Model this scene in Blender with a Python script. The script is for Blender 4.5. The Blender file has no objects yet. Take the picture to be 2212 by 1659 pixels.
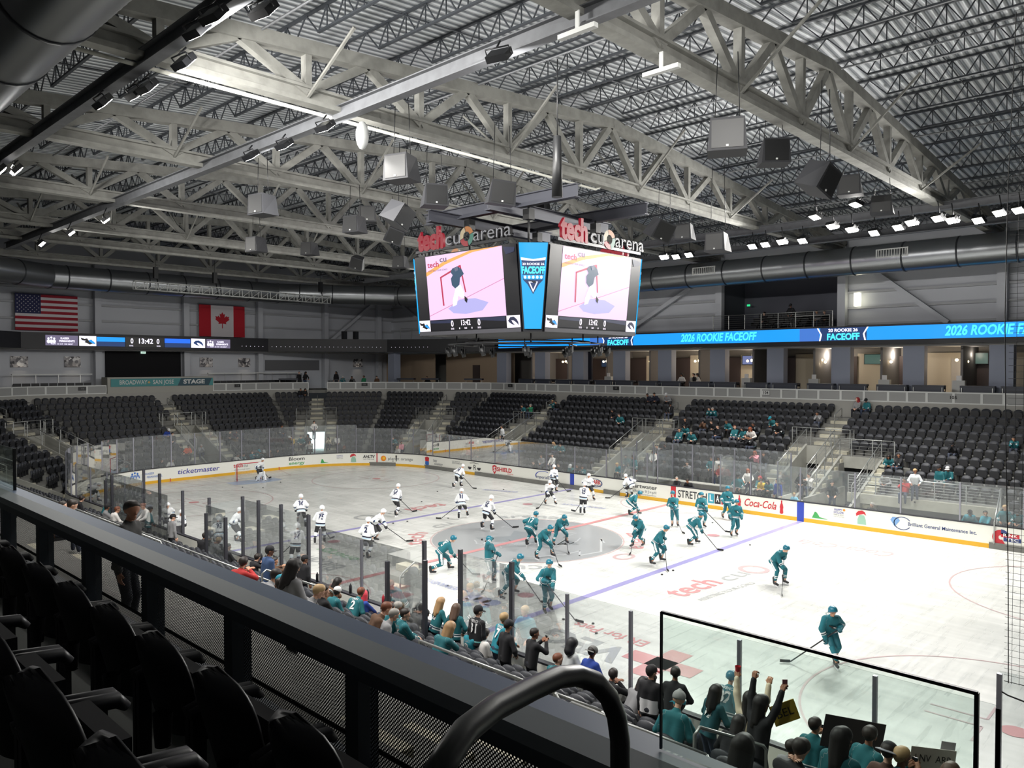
import bpy, math, random
import numpy as np
from mathutils import Vector, Matrix
random.seed(7)
SC = bpy.context.scene
COL = SC.collection
# ---------------------------------------------------------------- camera, world, exposure
cam_d = bpy.data.cameras.new('camera'); cam = bpy.data.objects.new('camera', cam_d); COL.objects.link(cam)
cam.location = (24.644, -26.874, 8.214); cam.rotation_euler = (1.54724, 0, 0.76173)
cam_d.sensor_width = 36.0; cam_d.lens = 36.0 * 1661.75 / 2212; cam_d.clip_start = .05; cam_d.clip_end = 300
SC.camera = cam
W = bpy.data.worlds.new('world'); SC.world = W; W.use_nodes = True
W.node_tree.nodes['Background'].inputs[0].default_value = (.5, .55, .6, 1)
W.node_tree.nodes['Background'].inputs[1].default_value = .02
SC.view_settings.view_transform = 'Standard'; SC.view_settings.look = 'None'
SC.view_settings.exposure = 0.4; SC.view_settings.gamma = 1.0; SC.view_settings.use_curve_mapping = False
cy = SC.cycles
cy.use_denoising = True; cy.max_bounces = 8; cy.diffuse_bounces = 4; cy.glossy_bounces = 3
cy.transparent_max_bounces = 24; cy.transmission_bounces = 4; cy.caustics_reflective = False; cy.caustics_refractive = False
cy.sample_clamp_indirect = 6; cy.use_light_tree = True
LAMP_W = 300.0      # watts of one floodlight
# ---------------------------------------------------------------- helpers
def srgb(r, g, b):
    f = lambda c: (c / 255 / 12.92) if c / 255 <= .04045 else ((c / 255 + .055) / 1.055) ** 2.4
    return (f(r), f(g), f(b), 1)
MATS = {}
def mat(name, rgb, rough=.6, metal=0., emit=0., spec=.5, noise=0., nscale=3., bump=0.):
    if name in MATS: return MATS[name]
    m = bpy.data.materials.new(name); m.use_nodes = True; nt = m.node_tree
    p = nt.nodes['Principled BSDF']; c = srgb(*rgb)
    p.inputs['Base Color'].default_value = c; p.inputs['Roughness'].default_value = rough
    p.inputs['Metallic'].default_value = metal; p.inputs['Specular IOR Level'].default_value = spec
    if emit:
        p.inputs['Emission Color'].default_value = c; p.inputs['Emission Strength'].default_value = emit
        p.inputs['Base Color'].default_value = (0, 0, 0, 1)
    if noise or bump:
        tc = nt.nodes.new('ShaderNodeTexCoord'); n = nt.nodes.new('ShaderNodeTexNoise')
        n.inputs['Scale'].default_value = nscale; n.inputs['Detail'].default_value = 5
        nt.links.new(tc.outputs['Object'], n.inputs['Vector'])
        if noise:
            mx = nt.nodes.new('ShaderNodeMixRGB'); mx.blend_type = 'MULTIPLY'; mx.inputs[0].default_value = noise
            mx.inputs[1].default_value = c
            r = nt.nodes.new('ShaderNodeValToRGB'); r.color_ramp.elements[0].position = .35; r.color_ramp.elements[1].position = .62
            r.color_ramp.elements[0].color = (.35, .35, .35, 1)
            nt.links.new(n.outputs['Fac'], r.inputs[0]); nt.links.new(r.outputs[0], mx.inputs[2])
            nt.links.new(mx.outputs[0], p.inputs['Base Color'])
        if bump:
            b = nt.nodes.new('ShaderNodeBump'); b.inputs['Strength'].default_value = bump; b.inputs['Distance'].default_value = .05
            nt.links.new(n.outputs['Fac'], b.inputs['Height']); nt.links.new(b.outputs[0], p.inputs['Normal'])
    MATS[name] = m; return m
def glassmat(name, tint, op=.06, refl=.08, rough=.02):
    m = bpy.data.materials.new(name); m.use_nodes = True; nt = m.node_tree; nt.nodes.clear()
    o = nt.nodes.new('ShaderNodeOutputMaterial'); t = nt.nodes.new('ShaderNodeBsdfTransparent'); g = nt.nodes.new('ShaderNodeBsdfGlossy')
    d = nt.nodes.new('ShaderNodeBsdfDiffuse'); m1 = nt.nodes.new('ShaderNodeMixShader'); m2 = nt.nodes.new('ShaderNodeMixShader')
    t.inputs[0].default_value = srgb(*tint); g.inputs[0].default_value = (1, 1, 1, 1); g.inputs['Roughness'].default_value = rough
    d.inputs[0].default_value = (.75, .78, .8, 1)
    fr = nt.nodes.new('ShaderNodeFresnel'); fr.inputs[0].default_value = 1.45
    ml = nt.nodes.new('ShaderNodeMath'); ml.operation = 'MULTIPLY'; ml.inputs[1].default_value = refl / .08; nt.links.new(fr.outputs[0], ml.inputs[0])
    m1.inputs[0].default_value = op; nt.links.new(t.outputs[0], m1.inputs[1]); nt.links.new(d.outputs[0], m1.inputs[2])
    nt.links.new(ml.outputs[0], m2.inputs[0]); nt.links.new(m1.outputs[0], m2.inputs[1]); nt.links.new(g.outputs[0], m2.inputs[2])
    nt.links.new(m2.outputs[0], o.inputs[0]); return m

def new_obj(name, data, parent=None):
    o = bpy.data.objects.new(name, data); COL.objects.link(o)
    if parent is not None: o.parent = parent
    return o
def tag(o, label=None, cat=None, group=None, kind=None):
    if label: o['label'] = label
    if cat: o['category'] = cat
    if group: o['group'] = group
    if kind: o['kind'] = kind
    return o
def empty(name, loc=(0, 0, 0), rz=0., label=None, cat=None, group=None):
    o = bpy.data.objects.new(name, None); COL.objects.link(o); o.empty_display_size = .2
    o.location = loc; o.rotation_euler = (0, 0, rz); return tag(o, label, cat, group)
def copy_tree(o, parent=None):
    c = o.copy(); COL.objects.link(c); c.parent = parent
    for ch in [x for x in o.children]: copy_tree(ch, c)
    return c
def frame(d):
    d = Vector(d).normalized(); a = Vector((0, 0, 1)) if abs(d.z) < .95 else Vector((1, 0, 0))
    s = d.cross(a).normalized(); u = s.cross(d).normalized(); return d, s, u
class MB:
    def __init__(s): s.v = []; s.f = []; s.m = []; s.sm = []
    def add(s, vs, fs, mi=0, smooth=False):
        b = len(s.v); s.v += [tuple(x) for x in vs]
        for f in fs: s.f.append(tuple(i + b for i in f)); s.m.append(mi); s.sm.append(smooth)
        return s
    def box(s, x0, x1, y0, y1, z0, z1, mi=0):
        return s.add([(x, y, z) for x in (x0, x1) for y in (y0, y1) for z in (z0, z1)],
                     [(0, 1, 3, 2), (4, 6, 7, 5), (0, 4, 5, 1), (2, 3, 7, 6), (0, 2, 6, 4), (1, 5, 7, 3)], mi)
    def beam(s, p, q, w, h, mi=0, up=None):
        p = Vector(p); q = Vector(q); d, sd, u = frame(q - p)
        if up is not None: sd = d.cross(Vector(up)).normalized(); u = sd.cross(d)
        vs = [e + sd * (a * w / 2) + u * (b * h / 2) for e in (p, q) for a in (-1, 1) for b in (-1, 1)]
        return s.add(vs, [(0, 1, 3, 2), (4, 6, 7, 5), (0, 4, 5, 1), (2, 3, 7, 6), (0, 2, 6, 4), (1, 5, 7, 3)], mi)
    def tube(s, pts, r, n=8, mi=0, caps=True):
        pts = [Vector(p) for p in pts]; R = r if isinstance(r, (list, tuple)) else [r] * len(pts)
        b = len(s.v); pu = None
        for i, p in enumerate(pts):
            d = (pts[min(i + 1, len(pts) - 1)] - pts[max(i - 1, 0)])
            if d.length < 1e-9: d = Vector((0, 0, 1))
            d.normalize()
            if pu is None: _, sd, u = frame(d)
            else:
                u = (pu - d * pu.dot(d)); u = u.normalized() if u.length > 1e-6 else frame(d)[2]; sd = d.cross(u)
            pu = u
            for k in range(n):
                a = 2 * math.pi * k / n; s.v.append(tuple(p + (sd * math.cos(a) + u * math.sin(a)) * R[i]))
        for i in range(len(pts) - 1):
            for k in range(n):
                k2 = (k + 1) % n; s.f.append((b + i * n + k, b + i * n + k2, b + (i + 1) * n + k2, b + (i + 1) * n + k)); s.m.append(mi); s.sm.append(True)
        if caps:
            s.f.append(tuple(b + k for k in range(n))[::-1]); s.m.append(mi); s.sm.append(False)
            e = b + (len(pts) - 1) * n; s.f.append(tuple(e + k for k in range(n))); s.m.append(mi); s.sm.append(False)
        return s
    def quad(s, a, b, c, d, mi=0): return s.add([a, b, c, d], [(0, 1, 2, 3)], mi)
    def disc(s, c, r, z=0., n=24, mi=0, r2=None):
        if r2 is None: return s.add([(c[0] + r * math.cos(2 * math.pi * k / n), c[1] + r * math.sin(2 * math.pi * k / n), z) for k in range(n)], [tuple(range(n))], mi)
        vs = []; 
        for k in range(n):
            a = 2 * math.pi * k / n
            for q in (r2, r): vs.append((c[0] + q * math.cos(a), c[1] + q * math.sin(a), z))
        return s.add(vs, [(2 * k, 2 * k + 1, (2 * k + 3) % (2 * n), (2 * k + 2) % (2 * n)) for k in range(n)], mi)
    def prism(s, pts, z0, z1, mi=0):     # polygon in xy extruded in z
        n = len(pts); vs = [(x, y, z0) for x, y in pts] + [(x, y, z1) for x, y in pts]
        return s.add(vs, [tuple(range(n))[::-1], tuple(range(n, 2 * n))] + [(i, (i + 1) % n, n + (i + 1) % n, n + i) for i in range(n)], mi)
    def ball(s, c, r, n=8, mi=0):
        rx, ry, rz = (r if isinstance(r, tuple) else (r, r, r)); m = max(4, n // 2 + 1); vs = []; fs = []
        for i in range(m + 1):
            t = math.pi * i / m
            for k in range(n):
                a = 2 * math.pi * k / n; vs.append((c[0] + rx * math.sin(t) * math.cos(a), c[1] + ry * math.sin(t) * math.sin(a), c[2] + rz * math.cos(t)))
        for i in range(m):
            for k in range(n): fs.append((i * n + k, (i + 1) * n + k, (i + 1) * n + (k + 1) % n, i * n + (k + 1) % n))
        return s.add(vs, fs, mi, True)
    def xf(s, M):                         # transform everything
        s.v = [tuple(M @ Vector(p)) for p in s.v]; return s
    def mesh(s, name, mats):
        me = bpy.data.meshes.new(name); me.from_pydata(s.v, [], s.f)
        for m in (mats if isinstance(mats, (list, tuple)) else [mats]): me.materials.append(m)
        me.polygons.foreach_set('material_index', s.m); me.polygons.foreach_set('use_smooth', s.sm); me.update(); return me
    def build(s, name, mats, parent=None, **kw):
        o = new_obj(name, s.mesh(name, mats), parent)
        return tag(o, **kw) if kw else o
def structure(o): o['kind'] = 'structure'; return o
# text as a flat mesh: list of verts in the (x right, y up) plane
def text_data(txt, size=1., bold=0., shear=0., align='CENTER', sx=1.):
    cu = bpy.data.curves.new('lettering', 'FONT'); cu.body = txt; cu.size = size; cu.offset = bold * size; cu.shear = shear
    cu.align_x = align; cu.align_y = 'CENTER'; cu.resolution_u = 3
    o = bpy.data.objects.new('lettering', cu); me = bpy.data.meshes.new_from_object(o)
    vs = [(v.co.x * sx, v.co.y) for v in me.vertices]; fs = [tuple(p.vertices) for p in me.polygons]
    bpy.data.objects.remove(o); bpy.data.meshes.remove(me); return vs, fs
def text_w(vs): return max(v[0] for v in vs) - min(v[0] for v in vs)
def lettering(name, txt, height, mapf, m, parent, width=None, bold=.0, shear=0., align='CENTER', label=None):
    vs, fs = text_data(txt, height / .72, bold, shear, align)
    sx = width / text_w(vs) if width else 1.
    me = bpy.data.meshes.new(name); me.from_pydata([tuple(mapf(x * sx, y)) for x, y in vs], [], fs); me.materials.append(m); me.update()
    o = new_obj(name, me, parent)
    if label: o['label'] = label
    return o
def plane_map(org, r, u, off=0.):
    org = Vector(org); r = Vector(r).normalized(); u = Vector(u).normalized(); n = r.cross(u)
    return lambda x, y: org + r * x + u * y + n * off
M_ = dict(
 concrete=mat('concrete_grey', (150, 150, 143), .8, noise=.25, nscale=1.5), tread=mat('tread_concrete', (120, 120, 116), .85, noise=.2),
 steelw=mat('brushed_rail_steel', (170, 172, 170), .35, .7), white=mat('white_paint', (205, 207, 205), .5), fire=mat('sprayed_grey_steel', (150, 150, 145), .9, noise=.35, nscale=2.5, bump=.3),
 joist=mat('dark_joist_paint', (62, 66, 72), .6), black=mat('black_plastic', (22, 23, 25), .5), blackm=mat('black_metal', (28, 29, 32), .4, .3),
 dark=mat('dark_fascia', (16, 17, 24), .5), seatb=mat('seat_back_plastic', (52, 54, 60), .55), seatp=mat('seat_pan_plastic', (26, 27, 31), .55),
 galv=mat('galvanised_duct_steel', (150, 153, 156), .32, .9), yellow=mat('yellow_kickplate', (222, 170, 40), .4), board=mat('white_board_plastic', (236, 236, 228), .35),
 cap=mat('dark_dasher_cap', (48, 48, 54), .5), post=mat('aluminium_post', (150, 150, 160), .35, .6), wallp=mat('pale_wall_panel', (186, 189, 196), .7, noise=.06, nscale=.4),
 cream=mat('cream_wall_paint', (178, 172, 158), .8), columnp=mat('pale_blue_column', (138, 144, 160), .7), grey=mat('mid_grey_wall', (98, 99, 102), .8))
M_['glass'] = glassmat('rink_glass', (248, 250, 250), .07, .05); M_['gglass'] = glassmat('green_glass', (244, 250, 247), .02, .04)
# ---------------------------------------------------------------- rink outline
HX, HY, CR = 30.48, 12.95, 8.53
def rim(s, off=0.):
    """point and outward normal of the boards; s runs from the far side's middle towards the far end, then round"""
    L1 = HX - CR; A = CR * math.pi / 2; L2 = 2 * (HY - CR)
    if s <= L1: p = (-s, HY); n = (0, 1)
    elif s <= L1 + A:
        a = math.pi / 2 + (s - L1) / CR; n = (math.cos(a), math.sin(a)); p = (-L1 + CR * n[0], HY - CR + CR * n[1])
    elif s <= L1 + A + L2: p = (-HX, HY - CR - (s - L1 - A)); n = (-1, 0)
    elif s <= L1 + 2 * A + L2:
        a = math.pi + (s - L1 - A - L2) / CR; n = (math.cos(a), math.sin(a)); p = (-L1 + CR * n[0], -HY + CR + CR * n[1])
    else: p = (-L1 + (s - L1 - 2 * A - L2), -HY); n = (0, -1)
    return (p[0] + n[0] * off, p[1] + n[1] * off), n
S_NEAR = 21.95 + 13.4 + 8.84 + 13.4 + 21.95      # s of the near side's middle (x = 0)
# the seating bowl: line of the top row's seat backs
BV = [(34, 24), (-26.8, 24), (-36, 18.85), (-42, 9.97), (-42, -9.97), (-36, -18.85), (-26.8, -24), (34, -24)]
TR, RI = .86, .385
def rowz(k): return 4.9 - RI * k
def offset_poly(V, d):
    """the open polygon V moved inward by d, mitred"""
    V = [Vector(p) for p in V]; out = []
    nm = []
    for a, b in zip(V, V[1:]):
        t = (b - a).normalized(); n = Vector((-t.y, t.x)); n = -n if n.dot((a + b) / 2) > 0 else n; nm.append(n)
    for i, p in enumerate(V):
        if i == 0: out.append(p + nm[0] * d)
        elif i == len(V) - 1: out.append(p + nm[-1] * d)
        else:
            n1, n2 = nm[i - 1], nm[i]; m = (n1 + n2); out.append(p + m * (d / (1 + n1.dot(n2))))
    return out

# ================================================================ ICE
def ice_material():
    m = bpy.data.materials.new('ice'); m.use_nodes = True; nt = m.node_tree; p = nt.nodes['Principled BSDF']
    tc = nt.nodes.new('ShaderNodeTexCoord'); L = nt.links.new
    def nz(scale, sx, sy, rot, det=6):
        mp = nt.nodes.new('ShaderNodeMapping'); mp.inputs['Scale'].default_value = (sx, sy, 1); mp.inputs['Rotation'].default_value = (0, 0, rot)
        n = nt.nodes.new('ShaderNodeTexNoise'); n.inputs['Scale'].default_value = scale; n.inputs['Detail'].default_value = det
        L(tc.outputs['Object'], mp.inputs['Vector']); L(mp.outputs[0], n.inputs['Vector']); return n
    a = nz(1.2, .25, 2.2, .35); b = nz(.35, 1, 1, 0, 3); c = nz(2.0, 3.0, .2, -.5)
    r = nt.nodes.new('ShaderNodeValToRGB'); r.color_ramp.elements[0].color = srgb(176, 178, 174); r.color_ramp.elements[1].color = srgb(212, 213, 209)
    r.color_ramp.elements[0].position = .3; r.color_ramp.elements[1].position = .62
    mx = nt.nodes.new('ShaderNodeMath'); mx.operation = 'ADD'; L(a.outputs['Fac'], mx.inputs[0]); L(b.outputs['Fac'], mx.inputs[1])
    ml = nt.nodes.new('ShaderNodeMath'); ml.operation = 'MULTIPLY'; ml.inputs[1].default_value = .5; L(mx.outputs[0], ml.inputs[0])
    L(ml.outputs[0], r.inputs[0]); L(r.outputs[0], p.inputs['Base Color'])
    r2 = nt.nodes.new('ShaderNodeMapRange'); r2.inputs['To Min'].default_value = .12; r2.inputs['To Max'].default_value = .5; L(c.outputs['Fac'], r2.inputs['Value'])
    L(r2.outputs[0], p.inputs['Roughness'])
    bp = nt.nodes.new('ShaderNodeBump'); bp.inputs['Strength'].default_value = .06; bp.inputs['Distance'].default_value = .02
    L(c.outputs['Fac'], bp.inputs['Height']); L(bp.outputs[0], p.inputs['Normal']); return m
M_['ice'] = ice_material()
outline = [rim(s)[0] for s in np.linspace(0, 2 * S_NEAR, 2)[:0]] or None
full = [rim(s)[0] for s in np.arange(0, S_NEAR + .01, .4)]
full = full + [(-x, y) for x, y in full[::-1]]
mb = MB(); mb.prism(full, -.06, 0); ice = structure(mb.build('floor', [M_['ice']]))
mb = MB(); mb.box(-52, 40, -34, 34, -.4, -.065); structure(mb.build('floor', [M_['concrete']]))
def im(name, rgb): return mat('ice_paint_' + name, tuple(int(c * .86) for c in rgb), .3)
ired, iblue, igrey, ipink, igreen, ipale = im('red', (222, 150, 152)), im('blue', (166, 160, 214)), im('grey', (186, 188, 188)), im('pink', (214, 184, 186)), im('green', (160, 204, 168)), im('pale', (176, 182, 218))
Z1, Z2, Z3 = .003, .006, .009
def strip(name, x0, x1, m, z=Z1, y=12.93):
    MB().quad((x0, -y, z), (x1, -y, z), (x1, y, z), (x0, y, z)).build(name, m, ice)
strip('blue_line', 7.62, 7.92, iblue); strip('blue_line', -7.92, -7.62, iblue)
for sx in (-1, 1): strip('goal_line', sx * 27.13 - .025, sx * 27.13 + .025, ired, y=11.2)
mb = MB()                                              # the centre logo: a grey disc with paler sweeps
mb.disc((0, 0), 4.5, Z1, 64); mb.build('centre_logo', im('disc', (170, 174, 176)), ice)
mb = MB(); ws = random.Random(3)
for i in range(9):
    a0 = ws.uniform(0, 6.28); r0 = ws.uniform(.8, 3.6); pts = []
    for k in range(9):
        a = a0 + k * ws.uniform(.1, .22); r = r0 + k * ws.uniform(-.08, .1); pts.append((r * math.cos(a), r * math.sin(a)))
    for (x0, y0), (x1, y1) in zip(pts, pts[1:]):
        if max(math.hypot(x0, y0), math.hypot(x1, y1)) < 4.3: mb.quad((x0, y0, Z2), (x1, y1, Z2), (x1 * 1.03, y1 * 1.03, Z2), (x0 * 1.03, y0 * 1.03, Z2))
mb.build('logo_sweep', im('sweep', (206, 210, 212)), ice)
mb = MB(); mb.add([(x, y, Z2) for x, y in ((-1.9, -1.6), (-.9, -1.9), (.2, -.7), (1.6, -.4), (2.6, .7), (1.4, 1.2), (.5, 2.2), (-.3, 1.1), (-1.6, .8), (-.9, -.2))], [tuple(range(10))]); mb.build('logo_figure', im('figure', (150, 156, 160)), ice)
mb = MB(); mb.add([(x, y, Z3) for x, y in ((-.6, 1.8), (.1, 2.0), (.0, 2.6), (.5, 3.1), (-.5, 2.7))], [tuple(range(5))]); mb.build('logo_accent', im('orange', (230, 150, 120)), ice)
strip('red_line', -.15, .15, ired, Z3)
mb = MB(); mb.disc((0, 0), 4.6, Z2, 72, r2=4.54)
for sx in (-1, 1):
    for sy in (-1, 1):
        c = (sx * 21.03, sy * 6.71); mb.disc(c, 4.57, Z2, 72, r2=4.51)
        for a in (-1, 1):
            for b in (-1, 1):
                x = c[0] + a * .6; y = c[1] + b * .25
                mb.quad((min(x, x + a * 1.2), y - .03, Z2), (max(x, x + a * 1.2), y - .03, Z2), (max(x, x + a * 1.2), y + .03, Z2), (min(x, x + a * 1.2), y + .03, Z2))
                mb.quad((x - .03, min(y, y + b * .9), Z2), (x + .03, min(y, y + b * .9), Z2), (x + .03, max(y, y + b * .9), Z2), (x - .03, max(y, y + b * .9), Z2))
mb.build('faceoff_circles', ipink, ice)
for sx in (-1, 1):
    for sy in (-1, 1):
        MB().disc((sx * 21.03, sy * 6.71), .3, Z3).build('faceoff_dot', ired, ice)
        MB().disc((sx * 6.1, sy * 6.71), .3, Z2).build('faceoff_dot', im('dot', (214, 160, 166)), ice)
    mb = MB(); g = [(sx * 27.1, -1.83), (sx * 25.8, -1.83)] + [(sx * (27.1 - 1.83 * math.sin(a)) if 0 else sx * (25.8 - .55 * math.sin(a)), -1.83 * math.cos(a)) for a in np.linspace(.05, 3.09, 16)] + [(sx * 25.8, 1.83), (sx * 27.1, 1.83)]
    mb.add([(x, y, Z1) for x, y in g], [tuple(range(len(g)))]); mb.build('goal_crease', im('crease', (178, 200, 232)), ice)
    mb = MB()
    for sy in (-1, 1): mb.quad((sx * 27.13, sy * 3.35, Z2), (sx * 27.13, sy * 3.41, Z2), (sx * 30.4, sy * 4.33, Z2), (sx * 30.4, sy * 4.27, Z2))
    mb.build('trapezoid_lines', ipink, ice)
mb = MB(); mb.disc((0, -12.8), 3.05, Z2, 48, r2=3.0)
mb.v = [(x, max(y, -12.9), z) for x, y, z in mb.v]; mb.build('referee_crease', ipink, ice)
mb = MB(); mb.disc((0, 12.8), 3.05, Z2, 48, r2=3.0); mb.v = [(x, min(y, 12.9), z) for x, y, z in mb.v]; mb.build('referee_crease', ipink, ice)
def itext(t, c, r, h, m, w=None, z=Z2, **k):
    r = Vector((r[0], r[1], 0)); u = Vector((-r.y, r.x, 0)); return lettering('ice_lettering', t, h, plane_map((c[0], c[1], z), r, u), m, ice, w, **k)
itext('tech', (9.95, -1.7), (.06, 1), 1.05, ired, 2.7, bold=.02); itext('cu', (10.25, .75), (.06, 1), .85, igrey, 1.5)
mb = MB(); mb.disc((10.4, 2.2), .62, Z2, 32, r2=.42); mb.build('ice_emblem', ipink, ice)
itext('ASSISTING YOUR GOALS', (11.1, -1.3), (.1, 1), .26, igrey, 3.4)
itext('tech', (-9.7, 1.9), (-.04, -1), 1.05, ired, 2.7, bold=.02); itext('cu', (-9.75, -.6), (-.04, -1), .85, igrey, 1.5)
MB().disc((-9.8, -2.3), .62, Z2, 32, r2=.42).build('ice_emblem', igrey, ice)
itext('Coca-Cola', (11.7, 8.55), (-1, -.05), 1.0, ipink, 4.1, shear=.3)
itext('ER for Pets', (10.65, -7.85), (-1, 0), .5, ired, 2.7, bold=.015); itext('VEG', (10.55, -9.1), (-1, 0), 1.15, igrey, 3.0, bold=.03)
mb = MB()
for a, b, c2, d in ((-.35, .35, -1.1, 1.1), (-1.1, 1.1, -.35, .35)): mb.quad((13.1 + a, -8.8 + c2, Z2), (13.1 + b, -8.8 + c2, Z2), (13.1 + b, -8.8 + d, Z2), (13.1 + a, -8.8 + d, Z2))
mb.build('ice_cross', ired, ice)
itext('Bloom', (-3.3, -9.25), (-1, 0), .95, igrey, 2.9, bold=.01); itext('energy', (-3.9, -8.0), (-1, 0), .6, igreen, 2.9, bold=.01)
itext('KAISER PERMANENTE', (3.4, -7.9), (-1, 0), .36, ipale, 3.0, bold=.015)
mb = MB()
for k in range(3): mb.disc((5.4 + (k - 1) * .5, -8.9 + abs(k - 1) * .25), .22, Z2); mb.disc((5.4 + (k - 1) * .45, -8.2), .33, Z2)
mb.build('ice_emblem', ipale, ice)
itext('ticketmaster', (-10.7, 9.0), (-1, -.35), .55, ipale, 2.6, bold=.02); itext('PERMANENTE', (-3.3, 8.5), (-1, -.2), .35, ipale, 2.8, bold=.02)
for a0, t, m in ((math.radians(238), 'tech', ired), (math.radians(196), 'cu', igrey), (math.radians(150), 'arena', igrey), (math.radians(57), 'arena', ired), (math.radians(10), 'O', ipink), (math.radians(-40), 'cu', igrey), (math.radians(-62), 'ea', igrey)):
    vs, fs = text_data(t, 1.25, .01, align='LEFT')
    me = bpy.data.meshes.new('ring_lettering'); me.from_pydata([((5.35 + y) * math.cos(a0 - x * 1.25 / 5.35), (5.35 + y) * math.sin(a0 - x * 1.25 / 5.35), Z2) for x, y in vs], [], fs); me.materials.append(m); new_obj('ring_lettering', me, ice)
# ================================================================ BOARDS
BPAN = [(-21.95, 21.95 + 13.4 + 8.84 + 13.4, 'far')]
def ribbon(mb, s0, s1, o0, o1, z0, z1, mi=0, step=.5, fn=rim):
    """a bent bar following the rim between s0 and s1, from offset o0 to o1"""
    n = max(1, int(abs(s1 - s0) / step)); ss = [s0 + (s1 - s0) * i / n for i in range(n + 1)]; vs = []
    for s in ss:
        a = fn(s, o0)[0]; b = fn(s, o1)[0]; vs += [(a[0], a[1], z0), (b[0], b[1], z0), (b[0], b[1], z1), (a[0], a[1], z1)]
    fs = []
    for i in range(n):
        for k in range(4): fs.append((4 * i + k, 4 * i + (k + 1) % 4, 4 * i + 4 + (k + 1) % 4, 4 * i + 4 + k))
    fs += [(0, 1, 2, 3), (4 * n + 3, 4 * n + 2, 4 * n + 1, 4 * n)]; mb.add(vs, fs, mi)
def rimR(s, off=0.):      # mirrored rim for the near right end
    (x, y), n = rim(s, off); return (-x, y), (-n[0], n[1])
boards = empty('dasher_boards', (0, HY, 0), 0, 'white dasher boards with dark cap and yellow kick strip running round the ice', 'rink boards')
mb = MB(); S0, S1 = -21.95, S_NEAR + 21.95
ribbon(mb, S0, S1, 0, .06, .2, 1.02); mb.build('board_facing', [M_['board']]).parent = boards
bo = boards.children[0]; bo.location = (0, -HY, 0)
def bpart(mb, name, m, label=None):
    o = mb.build(name, m, boards); o.location = (0, -HY, 0)
    if label: o['label'] = label
    return o
mb = MB(); ribbon(mb, S0, S1, -.012, .06, 0, .2); bpart(mb, 'kick_strip', M_['yellow'], 'yellow kick strip')
mb = MB(); ribbon(mb, S0, S1, -.03, .13, 1.02, 1.07); bpart(mb, 'cap_rail', M_['cap'], 'dark cap rail')
mb = MB(); ribbon(mb, S0, S1, .07, .13, 0, 1.02); bpart(mb, 'board_back', M_['board'])
mb = MB(); ribbon(mb, -HX + CR, S0, 0, .1, 0, 1.05)
mb = MB(); ribbon(mb, 21.95, 21.95 + 13.4 + 4.42, 0, .06, .2, 1.02, fn=rimR); ribbon(mb, 21.95 + 13.4 + 4.4, 21.95 + 26.8 + 8.84, 0, .06, .2, 1.02, fn=rimR); bpart(mb, 'board_facing', M_['board'])
mb = MB(); ribbon(mb, 21.95, 57.6, -.012, .06, 0, .2, fn=rimR); bpart(mb, 'kick_strip', M_['yellow'])
mb = MB(); ribbon(mb, 21.95, 57.6, -.03, .13, 1.02, 1.07, fn=rimR); bpart(mb, 'cap_rail', M_['cap'])
def bmap(s0, z0, off=-.014):
    def f(x, y):
        (px, py), n = rim(s0 - x, off); return (px, py + 0, z0 + y)
    return f
def bstripe(name, s0, s1, m, z0=.0, z1=1.02): mb = MB(); ribbon(mb, s0, s1, -.016, -.002, z0, z1); bpart(mb, name, m)
adred, adblue, adnavy, adblk, adgrn = mat('ad_red', (196, 40, 52), .4), mat('ad_blue', (40, 104, 190), .4), mat('ad_navy', (44, 62, 120), .4), mat('ad_black', (44, 44, 50), .4), mat('ad_green', (70, 165, 90), .4)
adpur, adgry, adteal, adorg = mat('ad_indigo', (78, 76, 160), .4), mat('ad_grey', (110, 112, 118), .4), mat('ad_teal', (60, 160, 185), .4), mat('ad_orange', (236, 140, 40), .4)
adstr, adkick = mat('ad_stripe_blue', (48, 72, 178), .4), mat('ad_white', (240, 240, 240), .4)
bstripe('blue_stripe', -7.92, -7.55, adstr); bstripe('blue_stripe', 7.62, 7.96, adstr); bstripe('red_stripe', -.17, .17, adred); bstripe('red_stripe', 27.42, 27.5, adred)
bstripe('red_stripe', 43.97, 44.03, adred, 0, .24); bstripe('red_stripe', 35.47, 35.53, adred, 0, .24)
def ad(t, s, z, h, m, w=None, off=-.014, **k):
    o = lettering('advert_lettering', t, h, bmap(s, z, off), m, boards, w, **k); o.location = (0, -HY, 0); return o
def adpoly(name, pts, s, z, m, off=-.014):
    f = bmap(s, z, off); mb = MB(); mb.add([f(x, y) for x, y in pts], [tuple(range(len(pts)))]); return bpart(mb, name, m)
def circ_pts(r, n=20, cx=0, cy=0, ry=None): return [(cx + r * math.cos(2 * math.pi * k / n), cy + (ry or r) * math.sin(2 * math.pi * k / n)) for k in range(n)]
def arc_pts(r0, r1, a0, a1, cx=0, cy=0, n=14, ky=1.):
    A = [math.radians(a0 + (a1 - a0) * i / n) for i in range(n + 1)]
    return [(cx + r1 * math.cos(a), cy + ky * r1 * math.sin(a)) for a in A] + [(cx + r0 * math.cos(a), cy + ky * r0 * math.sin(a)) for a in A[::-1]]
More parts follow.
